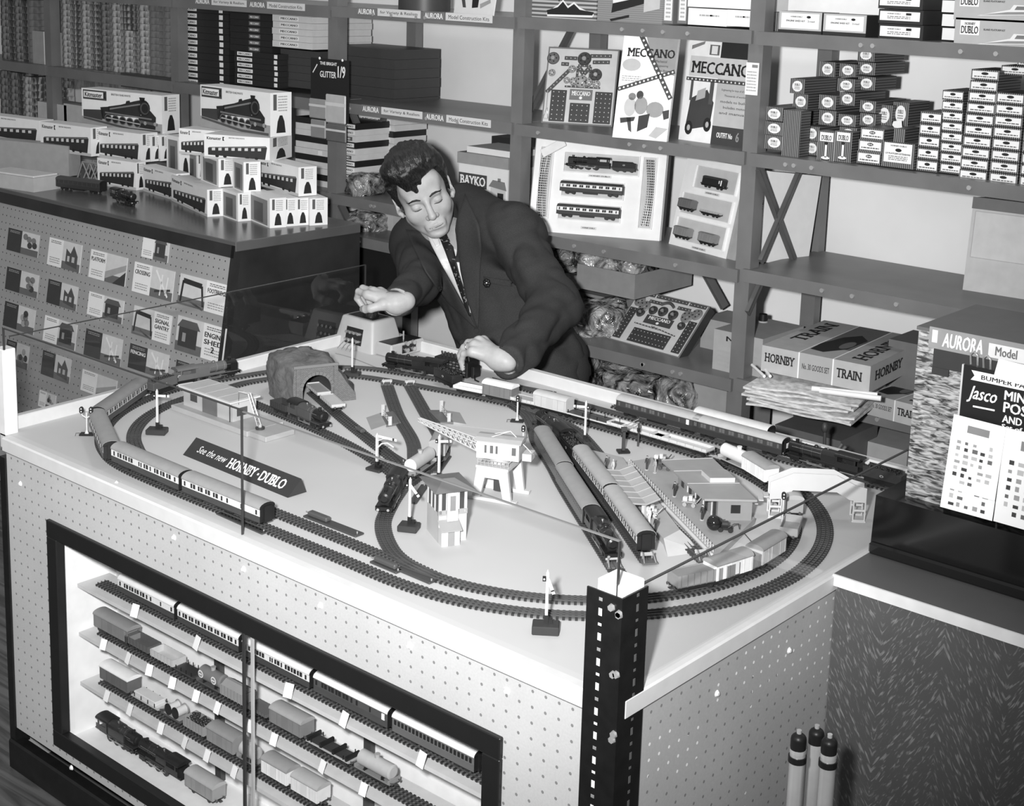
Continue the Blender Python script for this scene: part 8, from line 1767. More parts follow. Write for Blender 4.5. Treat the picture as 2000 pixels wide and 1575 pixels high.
p.poly([(0.014, hb_*0.76), (wb, hb_*0.76), (wb, hb_*0.93), (0.014, hb_*0.93), (0.020, hb_*0.845)], LBL, 1); p.text('BUMPER PACK OF', 0.032, hb_*0.80, 0.15, hb_*0.88, INK, 2, 0.02)
p.text('Jasco', 0.010, hb_*0.36, 0.062, hb_*0.66, LBL, 1, 0.02, 0.35); p.line(0.022, hb_*0.30, 0.060, hb_*0.31, 0.003, LBL, 1)
for t, b0, b1, x1_ in (('MINI', 0.54, 0.70, 0.115), ('POSTERS', 0.32, 0.50, 0.165), ('AND STAMPS', 0.14, 0.27, 0.165), ('Set of an album', 0.03, 0.11, 0.165)): p.text(t, 0.074, hb_*b0, x1_, hb_*b1, LBL, 1, 0.05)
p.obj('lettering', o)
def sheet(label, tl, tr, bl, dy, seed, rows=(7, 5)):
    a, b, c = PY(tl[0], tl[1], cy_-dy), PY(tr[0], tr[1], cy_-dy), PY(bl[0], bl[1], cy_-dy-0.012); w, h = (b-a).length, (a-c).length; u = (b-a).normalized(); v = (a-c).normalized(); v = (v-u*v.dot(u)).normalized(); n = u.cross(v)
    m = MB(); m.box(0, w, 0, 0.0012, 0, h, G(0.85, 0.6, var=0.02)); o = m.obj('poster_card'); o.matrix_world = Matrix(((u.x, -n.x, v.x, c.x), (u.y, -n.y, v.y, c.y), (u.z, -n.z, v.z, c.z), (0, 0, 0, 1))); tag(o, label, 'card', 'mini poster cards')
    p = Print((0, -0.0002, 0), X3, Z3); r = random.Random(seed); nr, nc = rows
    p.rect(w*0.30, h*0.80, w*0.72, h*0.90, G(0.22), 1)
    for i in range(nr):
        for j in range(nc):
            if r.random() < 0.25: continue
            x, y = w*(0.14+0.78*j/nc), h*(0.10+0.62*i/nr); p.rect(x, y, x+w*0.55/nc*r.uniform(0.5, 1), y+h*0.40/nr*r.uniform(0.6, 1), G(r.choice((0.04, 0.12, 0.3, 0.45))), 1)
    p.obj('printed_pictures', o); return o
sheet('white card sheet printed with rows of tiny pictures, left of two, upper layer', (1866, 810), (1968, 836), (1842, 950), 0.042, 1)
sheet('white card sheet peeping out below the left printed one', (1850, 900), (1952, 926), (1836, 990), 0.036, 2, (4, 5))
sheet('white card sheet printed with tiny pictures, right of two at the photo edge', (1974, 838), (2090, 866), (1940, 1018), 0.040, 3)
o = sheet('small blank white card over the sign\'s upper right corner', (1945, 700), (2060, 728), (1940, 738), 0.038, 4); [bpy.data.objects.remove(c) for c in list(o.children)]
# three metal tubes at the right
for k, (px, py, yy) in enumerate(((1561, 1430, 1.86), (1596, 1420, 1.93), (1621, 1438, 1.86))):
    q = PY(px, py, yy); o = thing('metal_tube', 'bright metal stand tube with black cap, %s of the three at the lower right' % ['left', 'middle', 'right'][k], 'tube', (q.x, q.y, 0.0)); z = q.z
    m = MB(); m.cyl((0, 0, 0), (0, 0, z-0.028), 0.0125, G(0.75, 0.22, 0.5), n=24); m.obj('tube_body', o); m = MB(); m.cyl((0, 0, z-0.028), (0, 0, z-0.012), 0.0125, BLACK, n=24); m.ell((0, 0, z-0.012), (0.0125, 0.0125, 0.010), BLACK, 20, 10); m.obj('cap', o); m = MB(); m.cyl((0, 0, z-0.004), (0, 0, z+0.003), 0.004, G(0.7, 0.2, 0.5), n=12); m.obj('cap_stud', o)
    if k != 1: m = MB(); m.cyl((0, 0, z-0.050), (0, 0, z-0.040), 0.0145, BLACK, n=24); m.obj('ring', o)
    m = MB(); m.cyl((0, 0, z-0.034), (0, 0, z-0.028), 0.0130, G(0.8, 0.2, 0.5), n=24); m.obj('collar', o)
# ================================================================ the man: one continuous body, clothes as children
from mathutils.bvhtree import BVHTree
class Field:
    """signed distance field on a grid, turned into a surface by surface nets"""
    def __init__(s, lo, hi, h):
        s.lo = np.array(lo, float); s.h = h; n = np.ceil((np.array(hi)-s.lo)/h).astype(int)+1
        g = [s.lo[i]+h*np.arange(n[i]) for i in range(3)]; s.X, s.Y, s.Z = np.meshgrid(*g, indexing='ij'); s.X = s.X.astype(np.float32); s.Y = s.Y.astype(np.float32); s.Z = s.Z.astype(np.float32); s.d = np.full(s.X.shape, 9.0, np.float32)
    def cone(s, a, b, ra, rb):
        a, b = np.array(a, float), np.array(b, float); ab = b-a; L2 = float(ab@ab)+1e-12
        t = np.clip(((s.X-a[0])*ab[0]+(s.Y-a[1])*ab[1]+(s.Z-a[2])*ab[2])/L2, 0, 1)
        return np.sqrt((s.X-a[0]-t*ab[0])**2+(s.Y-a[1]-t*ab[1])**2+(s.Z-a[2]-t*ab[2])**2)-(ra+t*(rb-ra))
    def ell(s, c, r, R=None):
        dx, dy, dz = s.X-c[0], s.Y-c[1], s.Z-c[2]
        if R is not None: dx, dy, dz = [R[0][i]*dx+R[1][i]*dy+R[2][i]*dz for i in range(3)]
        k0 = np.sqrt((dx/r[0])**2+(dy/r[1])**2+(dz/r[2])**2); k1 = np.sqrt((dx/r[0]**2)**2+(dy/r[1]**2)**2+(dz/r[2]**2)**2)
        return k0*(k0-1)/np.maximum(k1, 1e-6)
    def u(s, d, k=0.01):
        h = np.clip(0.5+0.5*(d-s.d)/k, 0, 1); s.d = d+(s.d-d)*h-k*h*(1-h); return s
    def sub(s, d, k=0.005):
        d = -d; h = np.clip(0.5-0.5*(d-s.d)/k, 0, 1); s.d = d+(s.d-d)*h+k*h*(1-h); return s
    def cut(s, d, k=0.005): return s.sub(-d, k)
    def nets(s):
        D = s.d; ins = D < 0; nx, ny, nz = D.shape
        c = [ins[i:nx-1+i, j:ny-1+j, k:nz-1+k] for i in (0, 1) for j in (0, 1) for k in (0, 1)]
        cnt = sum(x.astype(np.int8) for x in c); act = (cnt > 0) & (cnt < 8); I = np.argwhere(act); idx = -np.ones(act.shape, np.int64); idx[act] = np.arange(len(I))
        P = np.zeros((len(I), 3)); W = np.zeros(len(I)); off = [(i, j, k) for i in (0, 1) for j in (0, 1) for k in (0, 1)]; V = [D[I[:, 0]+o[0], I[:, 1]+o[1], I[:, 2]+o[2]] for o in off]
        for a in range(8):
            for b in range(a+1, 8):
                if sum(abs(off[a][q]-off[b][q]) for q in range(3)) != 1: continue
                va, vb = V[a], V[b]; m = (va < 0) != (vb < 0); t = np.where(m, va/np.where(m, va-vb, 1), 0)
                for q in range(3): P[:, q] += np.where(m, off[a][q]+t*(off[b][q]-off[a][q]), 0)
                W += m
        P = (I+P/np.maximum(W, 1)[:, None])*s.h+s.lo; F = []
        for ax in range(3):
            sl0 = [slice(None)]*3; sl1 = [slice(None)]*3; sl0[ax] = slice(0, -1); sl1[ax] = slice(1, None)
            A, B = ins[tuple(sl0)], ins[tuple(sl1)]; E = np.argwhere(A != B); u, v = (ax+1) % 3, (ax+2) % 3
            E = E[(E[:, u] > 0) & (E[:, v] > 0) & (E[:, u] < D.shape[u]-1) & (E[:, v] < D.shape[v]-1)]
            def at(du, dv): e = E.copy(); e[:, u] += du; e[:, v] += dv; return idx[e[:, 0], e[:, 1], e[:, 2]]
            q = np.stack([at(-1, -1), at(0, -1), at(0, 0), at(-1, 0)], 1); fl = ~A[E[:, 0], E[:, 1], E[:, 2]]; q[fl] = q[fl][:, ::-1]; F.append(q)
        F = np.concatenate(F); F = F[(F >= 0).all(1)]
        return P, F
def relax(P, F, it=2, lam=0.5):
    E = np.concatenate([F[:, [0, 1]], F[:, [1, 2]], F[:, [2, 3]], F[:, [3, 0]]])
    for _ in range(it):
        S = np.zeros_like(P); C = np.zeros(len(P))
        for a, b in ((0, 1), (1, 0)): np.add.at(S, E[:, a], P[E[:, b]]); np.add.at(C, E[:, a], 1)
        P = P+(S/np.maximum(C, 1)[:, None]-P)*lam
    return P
def npmesh(name, parts, mat):
    vs = []; fs = []; o = 0
    for P, F in parts: vs.append(P); fs.append(F+o); o += len(P)
    me = bpy.data.meshes.new(name); me.from_pydata(np.concatenate(vs).tolist(), [], np.concatenate(fs).tolist()); me.materials.append(mat); me.polygons.foreach_set('use_smooth', [True]*len(me.polygons)); me.update(); return me
def skinmat(nt, b):
    nt.links.new(_range(nt, _noise(nt, 45.0, 5), 0.3, 0.7, 0.36, 0.44), b.inputs['Base Color'])
    bp = nt.nodes.new('ShaderNodeBump'); bp.inputs['Strength'].default_value = 0.15; bp.inputs['Distance'].default_value = 0.001; nt.links.new(_noise(nt, 420.0, 3), bp.inputs['Height']); nt.links.new(bp.outputs[0], b.inputs['Normal'])
SKIN = node_mat('skin', skinmat, 0.48, spec=0.35)
def clothmat(nt, b):
    nt.links.new(_range(nt, _noise(nt, 500.0, 2), 0.3, 0.7, 0.030, 0.046), b.inputs['Base Color'])
    bp = nt.nodes.new('ShaderNodeBump'); bp.inputs['Strength'].default_value = 0.25; bp.inputs['Distance'].default_value = 0.002; nt.links.new(_noise(nt, 700.0, 2), bp.inputs['Height']); nt.links.new(bp.outputs[0], b.inputs['Normal'])
SUIT = node_mat('suit_cloth', clothmat, 0.85, spec=0.2)
man = thing('person', 'person in a dark suit and tie leaning over the layout towards the controller knob', 'person', PY(1040, 700, 3.08)*1.0); man.location.z = 0.0
MI = Vector(man.location)
# ---- head frame
th, ph2 = math.radians(22.5), math.radians(24)
cR = np.array([math.cos(th), -math.sin(th), 0]); cU = np.array([-math.sin(th), -math.cos(th), 0]); cF = np.array([0, 0, -1.0])
yw = math.radians(-4); cR, cF = cR*math.cos(yw)+cF*math.sin(yw), cF*math.cos(yw)-cR*math.sin(yw)
F2 = cF*math.cos(ph2)-cU*math.sin(ph2); U2 = cU*math.cos(ph2)+cF*math.sin(ph2)
HR = np.stack([RM.T @ cR, RM.T @ F2, RM.T @ U2], 1)                 # columns: his left, forward, up in the room
eye = np.array(PY(834, 398, 2.88)); HO = eye-HR @ np.array([0, 0.085, 0.0])
def hw(p): return Vector(HO+HR @ np.array(p))
f = Field((-0.10, -0.13, -0.21), (0.10, 0.14, 0.15), 0.0021)
f.u(f.ell((0, -0.014, 0.040), (0.075, 0.096, 0.084)), 0.02); f.u(f.ell((0, 0.026, -0.026), (0.062, 0.064, 0.078)), 0.03)
for sx in (-1, 1):
    f.u(f.cone((sx*0.050, 0.004, -0.055), (sx*0.016, 0.066, -0.092), 0.022, 0.018), 0.025); f.u(f.ell((sx*0.042, 0.056, -0.026), (0.024, 0.024, 0.026)), 0.025)
f.u(f.ell((0, 0.075, -0.094), (0.021, 0.018, 0.016)), 0.018); f.u(f.cone((-0.036, 0.080, 0.021), (0.036, 0.080, 0.021), 0.011, 0.011), 0.014)
f.u(f.ell((0, 0.060, 0.055), (0.055, 0.030, 0.040)), 0.03)
for sx in (-1, 1): f.sub(f.ell((sx*0.0315, 0.104, 0.002), (0.019, 0.018, 0.0125)), 0.012)
for sx in (-1, 1): f.u(f.ell((sx*0.0315, 0.0745, -0.001), (0.0150, 0.0155, 0.0120)), 0.003); f.sub(f.cone((sx*0.019, 0.094, -0.0088), (sx*0.045, 0.087, -0.0080), 0.0013, 0.0013), 0.002)
f.u(f.cone((0, 0.090, 0.012), (0, 0.113, -0.030), 0.0075, 0.0105), 0.010); f.u(f.ell((0, 0.112, -0.033), (0.0105, 0.010, 0.009)), 0.006)
for sx in (-1, 1): f.u(f.ell((sx*0.0125, 0.101, -0.036), (0.0075, 0.010, 0.0075)), 0.005); f.sub(f.ell((sx*0.0065, 0.107, -0.0435), (0.0036, 0.005, 0.003)), 0.002)
f.u(f.ell((0, 0.083, -0.070), (0.030, 0.014, 0.020)), 0.012)
for a, b, r_ in (((-0.021, 0.088, -0.0685), (-0.004, 0.0955, -0.0655), 0.0042), ((0.021, 0.088, -0.0685), (0.004, 0.0955, -0.0655), 0.0042), ((-0.017, 0.089, -0.076), (0.017, 0.089, -0.076), 0.0062), ((-0.008, 0.0925, -0.077), (0.008, 0.0925, -0.077), 0.0055)): f.u(f.cone(a, b, r_, r_), 0.004)
f.sub(f.cone((-0.024, 0.093, -0.0715), (0.024, 0.093, -0.0715), 0.0011, 0.0011), 0.0025); f.sub(f.cone((0, 0.1015, -0.0715), (0, 0.1015, -0.0715), 0.0012, 0.0012), 0.003)
f.sub(f.cone((-0.014, 0.099, -0.086), (0.014, 0.098, -0.090), 0.006, 0.006), 0.010)
for sx in (-1, 1):
    ca, sa = math.cos(0.35*sx), math.sin(0.35*sx); Rr = np.array([[ca, -sa, 0], [sa, ca, 0], [0, 0, 1]])
    f.u(f.ell((sx*0.082, -0.006, -0.006), (0.0075, 0.021, 0.034), Rr.T if sx > 0 else Rr.T), 0.006); f.sub(f.ell((sx*0.091, 0.002, -0.002), (0.007, 0.011, 0.020)), 0.004); f.u(f.ell((sx*0.078, 0.006, -0.034), (0.006, 0.008, 0.010)), 0.005); f.u(f.ell((sx*0.080, 0.010, -0.008), (0.004, 0.004, 0.008)), 0.003)
f.u(f.cone((0, -0.030, -0.06), (0, -0.065, -0.19), 0.052, 0.058), 0.03)
SF = f; PH, FH = f.nets(); PH = relax(PH, FH, 1, 0.4); PHw = (HR @ PH.T).T+HO
def face_y(x, z):
    i = int(round((x-SF.lo[0])/SF.h)); k = int(round((z-SF.lo[2])/SF.h)); col = SF.d[i, :, k]; j = np.where(col < 0)[0]; return SF.lo[1]+SF.h*(j[-1]+0.5)
# ---- hands
def hand(base, fingers, palm, wr, fore, scale=1.0):
    pts = [np.array(p) for q in fingers for p in q[0]]+[np.array(wr), np.array(fore)]
    g = Field(np.min(pts, 0)-0.03, np.max(pts, 0)+0.03, 0.0015)
    for (js, r0, r1) in fingers:
        n = len(js)-1; d = None
        for i in range(n):
            ra, rb = r0+(r1-r0)*i/n, r0+(r1-r0)*(i+1)/n; c = g.cone(js[i], js[i+1], ra, rb)
            if d is None: d = c
            else: h_ = np.clip(0.5+0.5*(c-d)/0.003, 0, 1); d = c+(d-c)*h_-0.003*h_*(1-h_)
        for i in range(1, n): c = g.cone(js[i], js[i], r0*1.0, r0*1.0); d = np.minimum(d, c+0.0008)
        g.u(d, 0.0035)
    for a, b, ra, rb in palm: g.u(g.cone(a, b, ra, rb), 0.010)
    g.u(g.cone(wr, fore, 0.025, 0.025), 0.018)
    P, F = g.nets(); return relax(P, F, 1, 0.4)+np.array(base), F
K = KNOB
fr = [([(.012, -.024, .034), (-.027, -.020, .036), (-.039, -.014, .014), (-.023, -.010, -.004)], .0096, .0078), ([(.010, -.002, .039), (-.033, .000, .041), (-.046, .002, .016), (-.027, .003, -.006)], .0098, .0080),
      ([(.014, .020, .036), (-.027, .023, .035), (-.038, .022, .012), (-.020, .018, -.006)], .0094, .0078), ([(.022, .040, .027), (-.010, .044, .025), (-.020, .040, .006), (-.008, .032, -.004)], .0084, .0070),
      ([(.062, -.012, .014), (.038, -.036, .004), (.016, -.034, -.002), (-.002, -.027, -.006)], .0125, .0095)]
WRr = (.074, .022, .014); FOr = (.088, .042, .020)
HRp = hand(K, fr, [(WRr, q[0][0], .021, .0125) for q in fr[:4]]+[(WRr, (.060, -.010, .014), .020, .014)], WRr, FOr)
T0 = PZ(893, 698, TZ+0.036)
fl = [([(.068, .022, .052), (.031, .025, .041), (.012, .021, .020), (.000, .018, .002)], .0096, .0078), ([(.073, .000, .056), (.035, .002, .044), (.015, .001, .020), (.004, .000, -.002)], .0098, .0080),
      ([(.077, -.021, .050), (.044, -.023, .038), (.030, -.021, .014), (.030, -.018, -.008)], .0094, .0078), ([(.087, -.038, .038), (.060, -.041, .028), (.050, -.038, .007), (.053, -.034, -.012)], .0084, .0070),
      ([(.104, .020, .028), (.062, .042, .024), (.028, .042, .010), (.006, .035, -.004)], .0125, .0095)]
WRl = (.138, .002, .022); FOl = (.160, .008, .020)
HLp = hand(T0, fl, [(WRl, q[0][0], .021, .0125) for q in fl[:4]]+[(WRl, (.104, .020, .028), .020, .014)], WRl, FOl)
# ---- joints of body and clothes
def V3(v): return np.array(v, float)
NK = V3(hw((0, -0.065, -0.175))); SL = V3(PY(1004, 458, 3.03)); SR_ = V3(PY(814, 478, 3.03)); EL = V3(PY(1086, 600, 2.90)); ER = V3(PY(820, 552, 2.80))
WL = V3(T0)+V3((.158, .010, .018)); WR = V3(K)+V3((.066, .030, .018)); HP = V3(PY(1030, 700, 3.10)); UB = V3(PY(903, 440, 3.10)); WA = V3(PY(985, 600, 3.09))
HL_, HR_ = HP+V3((0.09, 0.0, -0.02)), HP+V3((-0.09, 0.0, -0.02)); KL, KR_ = V3((HL_[0]+0.04, 2.90, 0.46)), V3((HR_[0]-0.04, 2.88, 0.46)); AL, AR = V3((KL[0], 3.06, 0.09)), V3((KR_[0], 3.02, 0.09))
def body_core(g, e):
    g.u(g.cone(NK, UB, 0.05, 0.06), 0.03); g.u(g.cone(SR_, SL, 0.055+e, 0.055+e), 0.04)
    for sx in (-1, 1):
        o_ = V3((sx*0.07, 0, 0)); g.u(g.cone(UB+o_+V3((0, -0.03, -0.05)), WA+o_*0.9, 0.105+e, 0.098+e), 0.06); g.u(g.cone(WA+o_*0.9, HP+o_, 0.098+e, 0.105+e), 0.06)
allp = np.array([NK, SL, SR_, EL, ER, WL, WR, HP, UB, WA])
g = Field(allp.min(0)-0.16, allp.max(0)+0.14, 0.010); body_core(g, -0.02)
for a, b, c in ((SL, EL, WL), (SR_, ER, WR)): g.u(g.cone(a, b, 0.045, 0.038), 0.03); g.u(g.cone(b, c, 0.038, 0.026), 0.02)
PB, FB_ = g.nets()
lg = Field((HR_[0]-0.25, 2.76, 0.0), (HL_[0]+0.25, 3.26, HP[2]+0.1), 0.011)
for a, b, c in ((HL_, KL, AL), (HR_, KR_, AR)): lg.u(lg.cone(a, b, 0.072, 0.048), 0.03); lg.u(lg.cone(b, c, 0.048, 0.032), 0.02); lg.u(lg.cone(c+V3((0, 0.02, -0.05)), c+V3((0, -0.14, -0.055)), 0.03, 0.026), 0.02)
lg.u(lg.cone(HL_, HR_, 0.08, 0.08), 0.04); PG, FG = lg.nets()
me = npmesh('body', [((P-np.array(MI)), F) for P, F in ((PHw, FH), HRp, HLp, (PB, FB_), (PG, FG))], SKIN); body = link('body', me, man)
# ---- hair
h = Field((-0.12, -0.15, -0.09), (0.12, 0.15, 0.19), 0.0026)
h.u(h.ell((0, -0.022, 0.055), (0.092, 0.115, 0.102)), 0.02); h.u(h.ell((-0.022, 0.052, 0.120), (0.070, 0.052, 0.040)), 0.03); h.u(h.ell((-0.062, 0.030, 0.075), (0.032, 0.045, 0.040)), 0.02); h.u(h.ell((0.03, 0.02, 0.118), (0.04, 0.06, 0.026)), 0.03)
zb = np.interp(h.Y, [-0.14, -0.05, -0.022, -0.015, 0.012, 0.022, 0.04, 0.062, 0.085, 0.15], [-0.075, -0.065, -0.06, 0.0, -0.006, 0.022, 0.058, 0.072, 0.080, 0.090])
zb = zb+0.020*np.clip(np.abs(h.X)/0.05-0.5, -0.2, 0.8)*(h.Y > 0.045)
h.cut(zb-h.Z, 0.006)
h.u(h.cone((-0.030, 0.082, 0.098), (-0.014, 0.089, 0.050), 0.024, 0.008), 0.012); h.u(h.cone((-0.044, 0.070, 0.100), (-0.036, 0.083, 0.062), 0.022, 0.008), 0.012); h.u(h.cone((-0.012, 0.084, 0.100), (0.004, 0.088, 0.066), 0.018, 0.006), 0.012)
for k in range(9): t = -0.055+0.0135*k; h.u(h.cone((t, 0.062, 0.118), (t*0.9, -0.02, 0.140-abs(t)*0.35), 0.012, 0.010), 0.008)
for sx in (-1, 1): h.u(h.cone((sx*0.075, 0.012, 0.03), (sx*0.0755, 0.010, -0.010), 0.008, 0.003), 0.008)
PHr, FHr = h.nets(); PHr = relax(PHr, FHr, 1)
for i in range(len(PHr)): q = Vector(PHr[i]); PHr[i] += np.array((q-Vector((0, -0.02, 0.03))).normalized())*(0.0042*_mn.noise(Vector((q.x*75, q.y*18, q.z*40)))+0.002*_mn.noise(Vector((q.x*190, q.y*40, q.z*90))))
def hairmat(nt, b):
    nt.links.new(_range(nt, _noise(nt, 1.0, 4, sc3=(420, 60, 130)), 0.35, 0.65, 0.006, 0.022), b.inputs['Base Color'])
    bp = nt.nodes.new('ShaderNodeBump'); bp.inputs['Strength'].default_value = 0.7; bp.inputs['Distance'].default_value = 0.003; nt.links.new(_noise(nt, 1.0, 4, sc3=(420, 60, 130)), bp.inputs['Height']); nt.links.new(bp.outputs[0], b.inputs['Normal'])
HM = Matrix(((HR[0][0], HR[0][1], HR[0][2], HO[0]-MI.x), (HR[1][0], HR[1][1], HR[1][2], HO[1]-MI.y), (HR[2][0], HR[2][1], HR[2][2], HO[2]), (0, 0, 0, 1)))
o = link('hair', npmesh('hair', [(PHr, FHr)], node_mat('hair', hairmat, 0.34, spec=0.5)), man); o.matrix_local = HM
HAIR = G(0.012, 0.6, var=0)
for sx in (-1, 1):
    pts = [(sx*x, face_y(sx*x, z)+0.0008, z) for x, z in ((0.014, 0.0195), (0.024, 0.0245), (0.036, 0.0255), (0.047, 0.0215), (0.053, 0.0165))]
    m = MB(); m.tube(pts, [0.0020, 0.0032, 0.0030, 0.0022, 0.0008], HAIR, 6); o = m.obj('eyebrow', man); o.matrix_local = HM
    pts = [(sx*x, face_y(sx*x, z)+0.0006, z) for x, z in ((0.0185, -0.0075), (0.025, -0.0092), (0.032, -0.0098), (0.039, -0.0088), (0.0455, -0.0060))]
    m = MB(); m.tube(pts, [0.0006, 0.0013, 0.0015, 0.0014, 0.0006], HAIR, 6); o = m.obj('eyelash', man); o.matrix_local = HM
pts = [(x, face_y(x, z)+0.0002, z) for x, z in ((-0.0225, -0.0722), (-0.012, -0.0715), (0.0, -0.0722), (0.012, -0.0715), (0.0225, -0.0722))]
m = MB(); m.tube(pts, [0.0005, 0.0010, 0.0011, 0.0010, 0.0005], G(0.07, 0.6), 6); o = m.obj('mouth_line', man); o.matrix_local = HM
# ---- jacket
g = Field(allp.min(0)-0.17, allp.max(0)+0.15, 0.006); body_core(g, 0.012)
g.u(g.cone(SL, EL, 0.074, 0.066), 0.04); g.u(g.cone(EL, WL, 0.066, 0.046), 0.02); g.u(g.cone(SR_, ER, 0.074, 0.058), 0.04); g.u(g.cone(ER, WR, 0.058, 0.042), 0.02)
g.u(g.cone(UB+V3((0.01, -0.01, 0.035)), SL, 0.095, 0.072), 0.05); g.u(g.cone(SL+V3((-0.03, 0, 0.01)), SL+V3((0.01, 0, 0.0)), 0.066, 0.074), 0.03)
skirt = g.cone(WA+V3((0, 0, -0.05)), HP+V3((0.03, -0.02, -0.06)), 0.15, 0.175); g.u(skirt, 0.05)
hem = (HP[2]-0.04)-g.Z+0.10*(g.X-HP[0])*0; g.cut(hem, 0.01)
# sleeves end at the cuffs, neck hole stays open
for wr_, el_ in ((WL, EL), (WR, ER)):
    d = (wr_-el_)/np.linalg.norm(wr_-el_); g.cut((g.X-wr_[0])*d[0]+(g.Y-wr_[1])*d[1]+(g.Z-wr_[2])*d[2]-0.004 if False else np.where(((g.X-wr_[0])**2+(g.Y-wr_[1])**2+(g.Z-wr_[2])**2) < 0.085**2, (g.X-wr_[0])*d[0]+(g.Y-wr_[1])*d[1]+(g.Z-wr_[2])*d[2]-0.004, -1.0), 0.004)
hd = V3(hw((0, 0.02, -0.10))); g.sub(g.cone(V3(hw((0, 0.02, 0.02))), hd, 0.105, 0.066), 0.012); g.sub(g.cone(hd, V3(hw((0, 0.06, -0.15))), 0.075, 0.05), 0.015)
PJ, FJ = g.nets(); PJ = relax(PJ, FJ, 2)
me0 = npmesh('jacket', [(PJ, FJ)], SUIT); nrm = np.zeros(len(PJ)*3); me0.vertices.foreach_get('normal', nrm); nrm = nrm.reshape(-1, 3)
for i in range(len(PJ)):
    q = PJ[i]; arm = min(1.0, max(0.25, (np.linalg.norm(q-UB)-0.15)*4)); n1 = _mn.noise(Vector((q[0]*9+q[2]*12, q[1]*9, q[2]*5-q[0]*6))); n2 = _mn.noise(Vector((q[0]*24-q[2]*20, q[1]*20, q[2]*20)))
    PJ[i] = q+nrm[i]*(0.011*arm*(abs(n1)*2-0.55)+0.005*arm*n2)
me = npmesh('jacket', [(PJ-np.array(MI), FJ)], SUIT); jacket = link('jacket', me, man)
bvh = BVHTree.FromPolygons([tuple(p) for p in PJ], [tuple(q) for q in FJ])
def drape(name, left, right, mat, off, n=26, mcols=8, thick=0.003, neck=False):
    """a strip of cloth lying on the jacket front between two edges"""
    def rs(pl):
        P = [Vector((*p, 0)) for p in pl]; cum = [0]
        for a, b in zip(P, P[1:]): cum.append(cum[-1]+(b-a).length)
        out = []
        for k in range(n+1):
            t = cum[-1]*k/n; i = max(0, min(len(P)-2, int(np.searchsorted(cum, t, 'right'))-1)); out.append(P[i].lerp(P[i+1], (t-cum[i])/max(1e-9, cum[i+1]-cum[i])))
        return out
    A, B = rs(left), rs(right); top = []; last = 3.4
    def jd(px, py):
        hit, nn, _, dist = bvh.ray_cast(Vector(CAM), Vector(ray(px, py)).normalized()); return dist
    top = []
    for a, b in zip(A, B):
        for k in range(mcols+1):
            p = a.lerp(b, k/mcols); d = Vector(ray(p.x, p.y)).normalized(); dist = jd(p.x, p.y) if not neck or p.y > 512 else None
            if dist is None:                                        # above the closed part of the jacket the shirt runs on towards the neck
                q = max(0, 514-p.y); xc = 868+(p.y-460)*0.35; dist = (jd(889, 518) or 3.6)+q*0.0012+((p.x-xc)/30)**2*0.006
            e = min(k, mcols-k)/mcols; top.append(Vector(CAM)+d*(dist-off-0.002*min(1, e*6)))
    N = len(top); bot = [p+(p-Vector(CAM)).normalized()*thick for p in top]; m = MB(); w = mcols+1; fs = []
    for j in range(n):
        for k in range(mcols): q = j*w+k; fs.append((q, q+w, q+w+1, q+1)); fs.append((N+q, N+q+1, N+q+w+1, N+q+w))
    ring = list(range(w))+[j*w+mcols for j in range(1, n+1)]+[n*w+k for k in range(mcols-1, -1, -1)]+[j*w for j in range(n-1, 0, -1)]
    for i in range(len(ring)): a, b = ring[i], ring[(i+1) % len(ring)]; fs.append((a, b, N+b, N+a))
    m.add([v-MI for v in top+bot], fs, mat, smooth=True); return m.obj(name, man)
SHIRT = G(0.72, 0.6, var=0.03)
drape('shirt_front', [(832, 450), (842, 478), (862, 516), (888, 562), (912, 606)], [(893, 440), (893, 470), (898, 520), (908, 570), (920, 612)], SHIRT, 0.003, neck=True)
def tiemat(nt, b): nt.links.new(_range(nt, _math(nt, 'LESS_THAN', _noise(nt, 140.0, 0), 0.30), 0, 1, 0.012, 0.16), b.inputs['Base Color'])
drape('necktie', [(857, 462), (870, 494), (883, 530), (899, 575), (914, 618)], [(880, 455), (886, 484), (896, 530), (910, 575), (920, 618)], node_mat('tie_silk', tiemat, 0.5), 0.009, neck=True)
drape('tie_knot', [(852, 456), (858, 466), (864, 474)], [(882, 448), (882, 462), (880, 472)], node_mat('tie_silk', tiemat, 0.5), 0.014, 8, 6, neck=True)
drape('lapel', [(792, 448), (806, 480), (830, 530), (872, 590), (926, 640)], [(836, 452), (848, 486), (868, 528), (896, 580), (930, 640)], SUIT, 0.010)
drape('lapel', [(893, 425), (892, 470), (899, 530), (911, 585), (931, 640)], [(908, 378), (936, 440), (941, 488), (937, 540), (934, 640)], SUIT, 0.010)
drape('collar_leaf', [(832, 448), (840, 462), (852, 484)], [(852, 450), (856, 460), (860, 478)], SHIRT, 0.012, 8, 4, neck=True); drape('collar_leaf', [(880, 446), (882, 458), (884, 476)], [(893, 430), (894, 448), (892, 470)], SHIRT, 0.012, 8, 4, neck=True)
drape('breast_pocket', [(944, 540), (946, 552)], [(1000, 548), (1000, 560)], SUIT, 0.005, 4, 8)
def onj(px, py, off): d = Vector(ray(px, py)).normalized(); hit, nn, _, _ = bvh.ray_cast(Vector(CAM), d); hit = hit or Vector(CAM)+d*3.6; return hit-d*off-MI
m = MB(); q = onj(952, 553, 0.012)
for k in range(7): t = k*0.9; m.ell(q+Vector((0.008*math.cos(t), -0.003, 0.008*math.sin(t))), (0.006, 0.005, 0.006), BLACK, 8, 6)
m.ell(q+Vector((0.004, -0.008, 0.002)), (0.0025, 0.0025, 0.0025), G(0.7, 0.2), 8, 6); m.tube([q, q+Vector((0.006, 0, -0.02))], 0.0012, BLACK, 5); m.obj('lapel_pin', man)
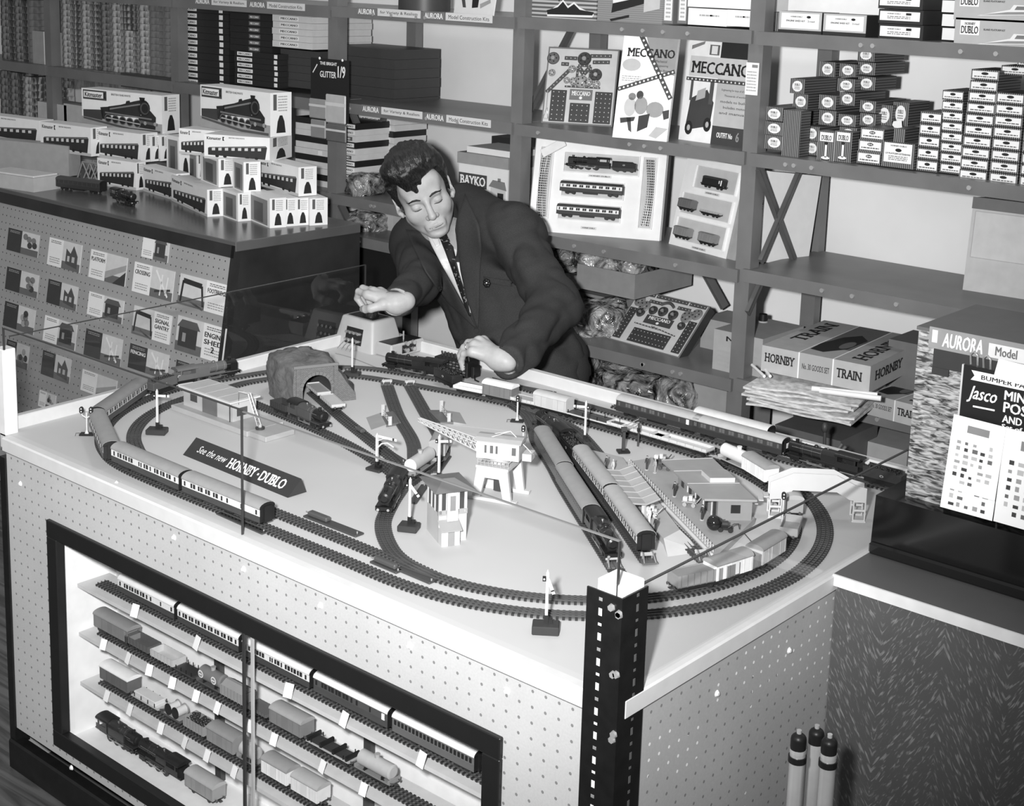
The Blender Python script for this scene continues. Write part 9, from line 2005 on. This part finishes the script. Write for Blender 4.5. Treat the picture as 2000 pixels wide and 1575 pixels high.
for px, py in ((930, 646), (903, 668)): m = MB(); q = onj(px, py, 0.010); m.cyl(q, q+Vector((0.003, -0.003, 0)), 0.008, BLACK, n=14); m.obj('jacket_button', man)
# cuffs, ring, trousers, shoes
for wr_, el_, r_ in ((WR, ER, 0.034), (WL, EL, 0.030)):
    d = Vector((wr_-el_)/np.linalg.norm(wr_-el_)); a = Vector(wr_)-MI; m = MB(); m.cyl(a-d*0.03, a+d*(0.017 if r_ > 0.032 else 0.005), r_, SHIRT, r1=r_*1.05, n=20, caps=False); m.cyl(a-d*0.03, a+d*(0.017 if r_ > 0.032 else 0.005), r_*0.93, SHIRT, r1=r_*0.98, n=20, caps=False); m.obj('shirt_cuff', man)
ra, rb = Vector(fl[2][0][0]), Vector(fl[2][0][1]); c = ra.lerp(rb, 0.62)+T0-MI; ax = (rb-ra).normalized(); e1 = ax.orthogonal().normalized(); e2 = ax.cross(e1); m = MB(); m.tube([c+(e1*math.cos(t*0.4189)+e2*math.sin(t*0.4189))*0.0102 for t in range(16)], 0.0016, G(0.6, 0.2, 0.9), 6); m.obj('finger_ring', man)
tr = Field((HR_[0]-0.25, 2.72, 0.04), (HL_[0]+0.27, 3.28, HP[2]+0.12), 0.009)
for a, b, c in ((HL_, KL, AL), (HR_, KR_, AR)): tr.u(tr.cone(a, b, 0.095, 0.072), 0.04); tr.u(tr.cone(b, c, 0.072, 0.058), 0.02)
tr.u(tr.cone(HL_, HR_, 0.105, 0.105), 0.05); tr.cut(0.065-tr.Z, 0.004); P_, F_ = tr.nets(); P_ = relax(P_, F_, 1)
link('trousers', npmesh('trousers', [(P_-np.array(MI), F_)], SUIT), man)
for c in (AL, AR):
    sh = Field((c[0]-0.07, c[1]-0.24, -0.005), (c[0]+0.07, c[1]+0.10, 0.13), 0.006); sh.u(sh.cone(c+V3((0, 0.03, -0.052)), c+V3((0, -0.15, -0.058)), 0.042, 0.036), 0.02); sh.u(sh.cone(c+V3((0, 0, -0.02)), c+V3((0, 0, 0.0)), 0.042, 0.042), 0.02); sh.cut(0.002-sh.Z, 0.003); P_, F_ = sh.nets(); link('shoe', npmesh('shoe', [(P_-np.array(MI), F_)], BLACK), man)
bpy.context.view_layer.update()
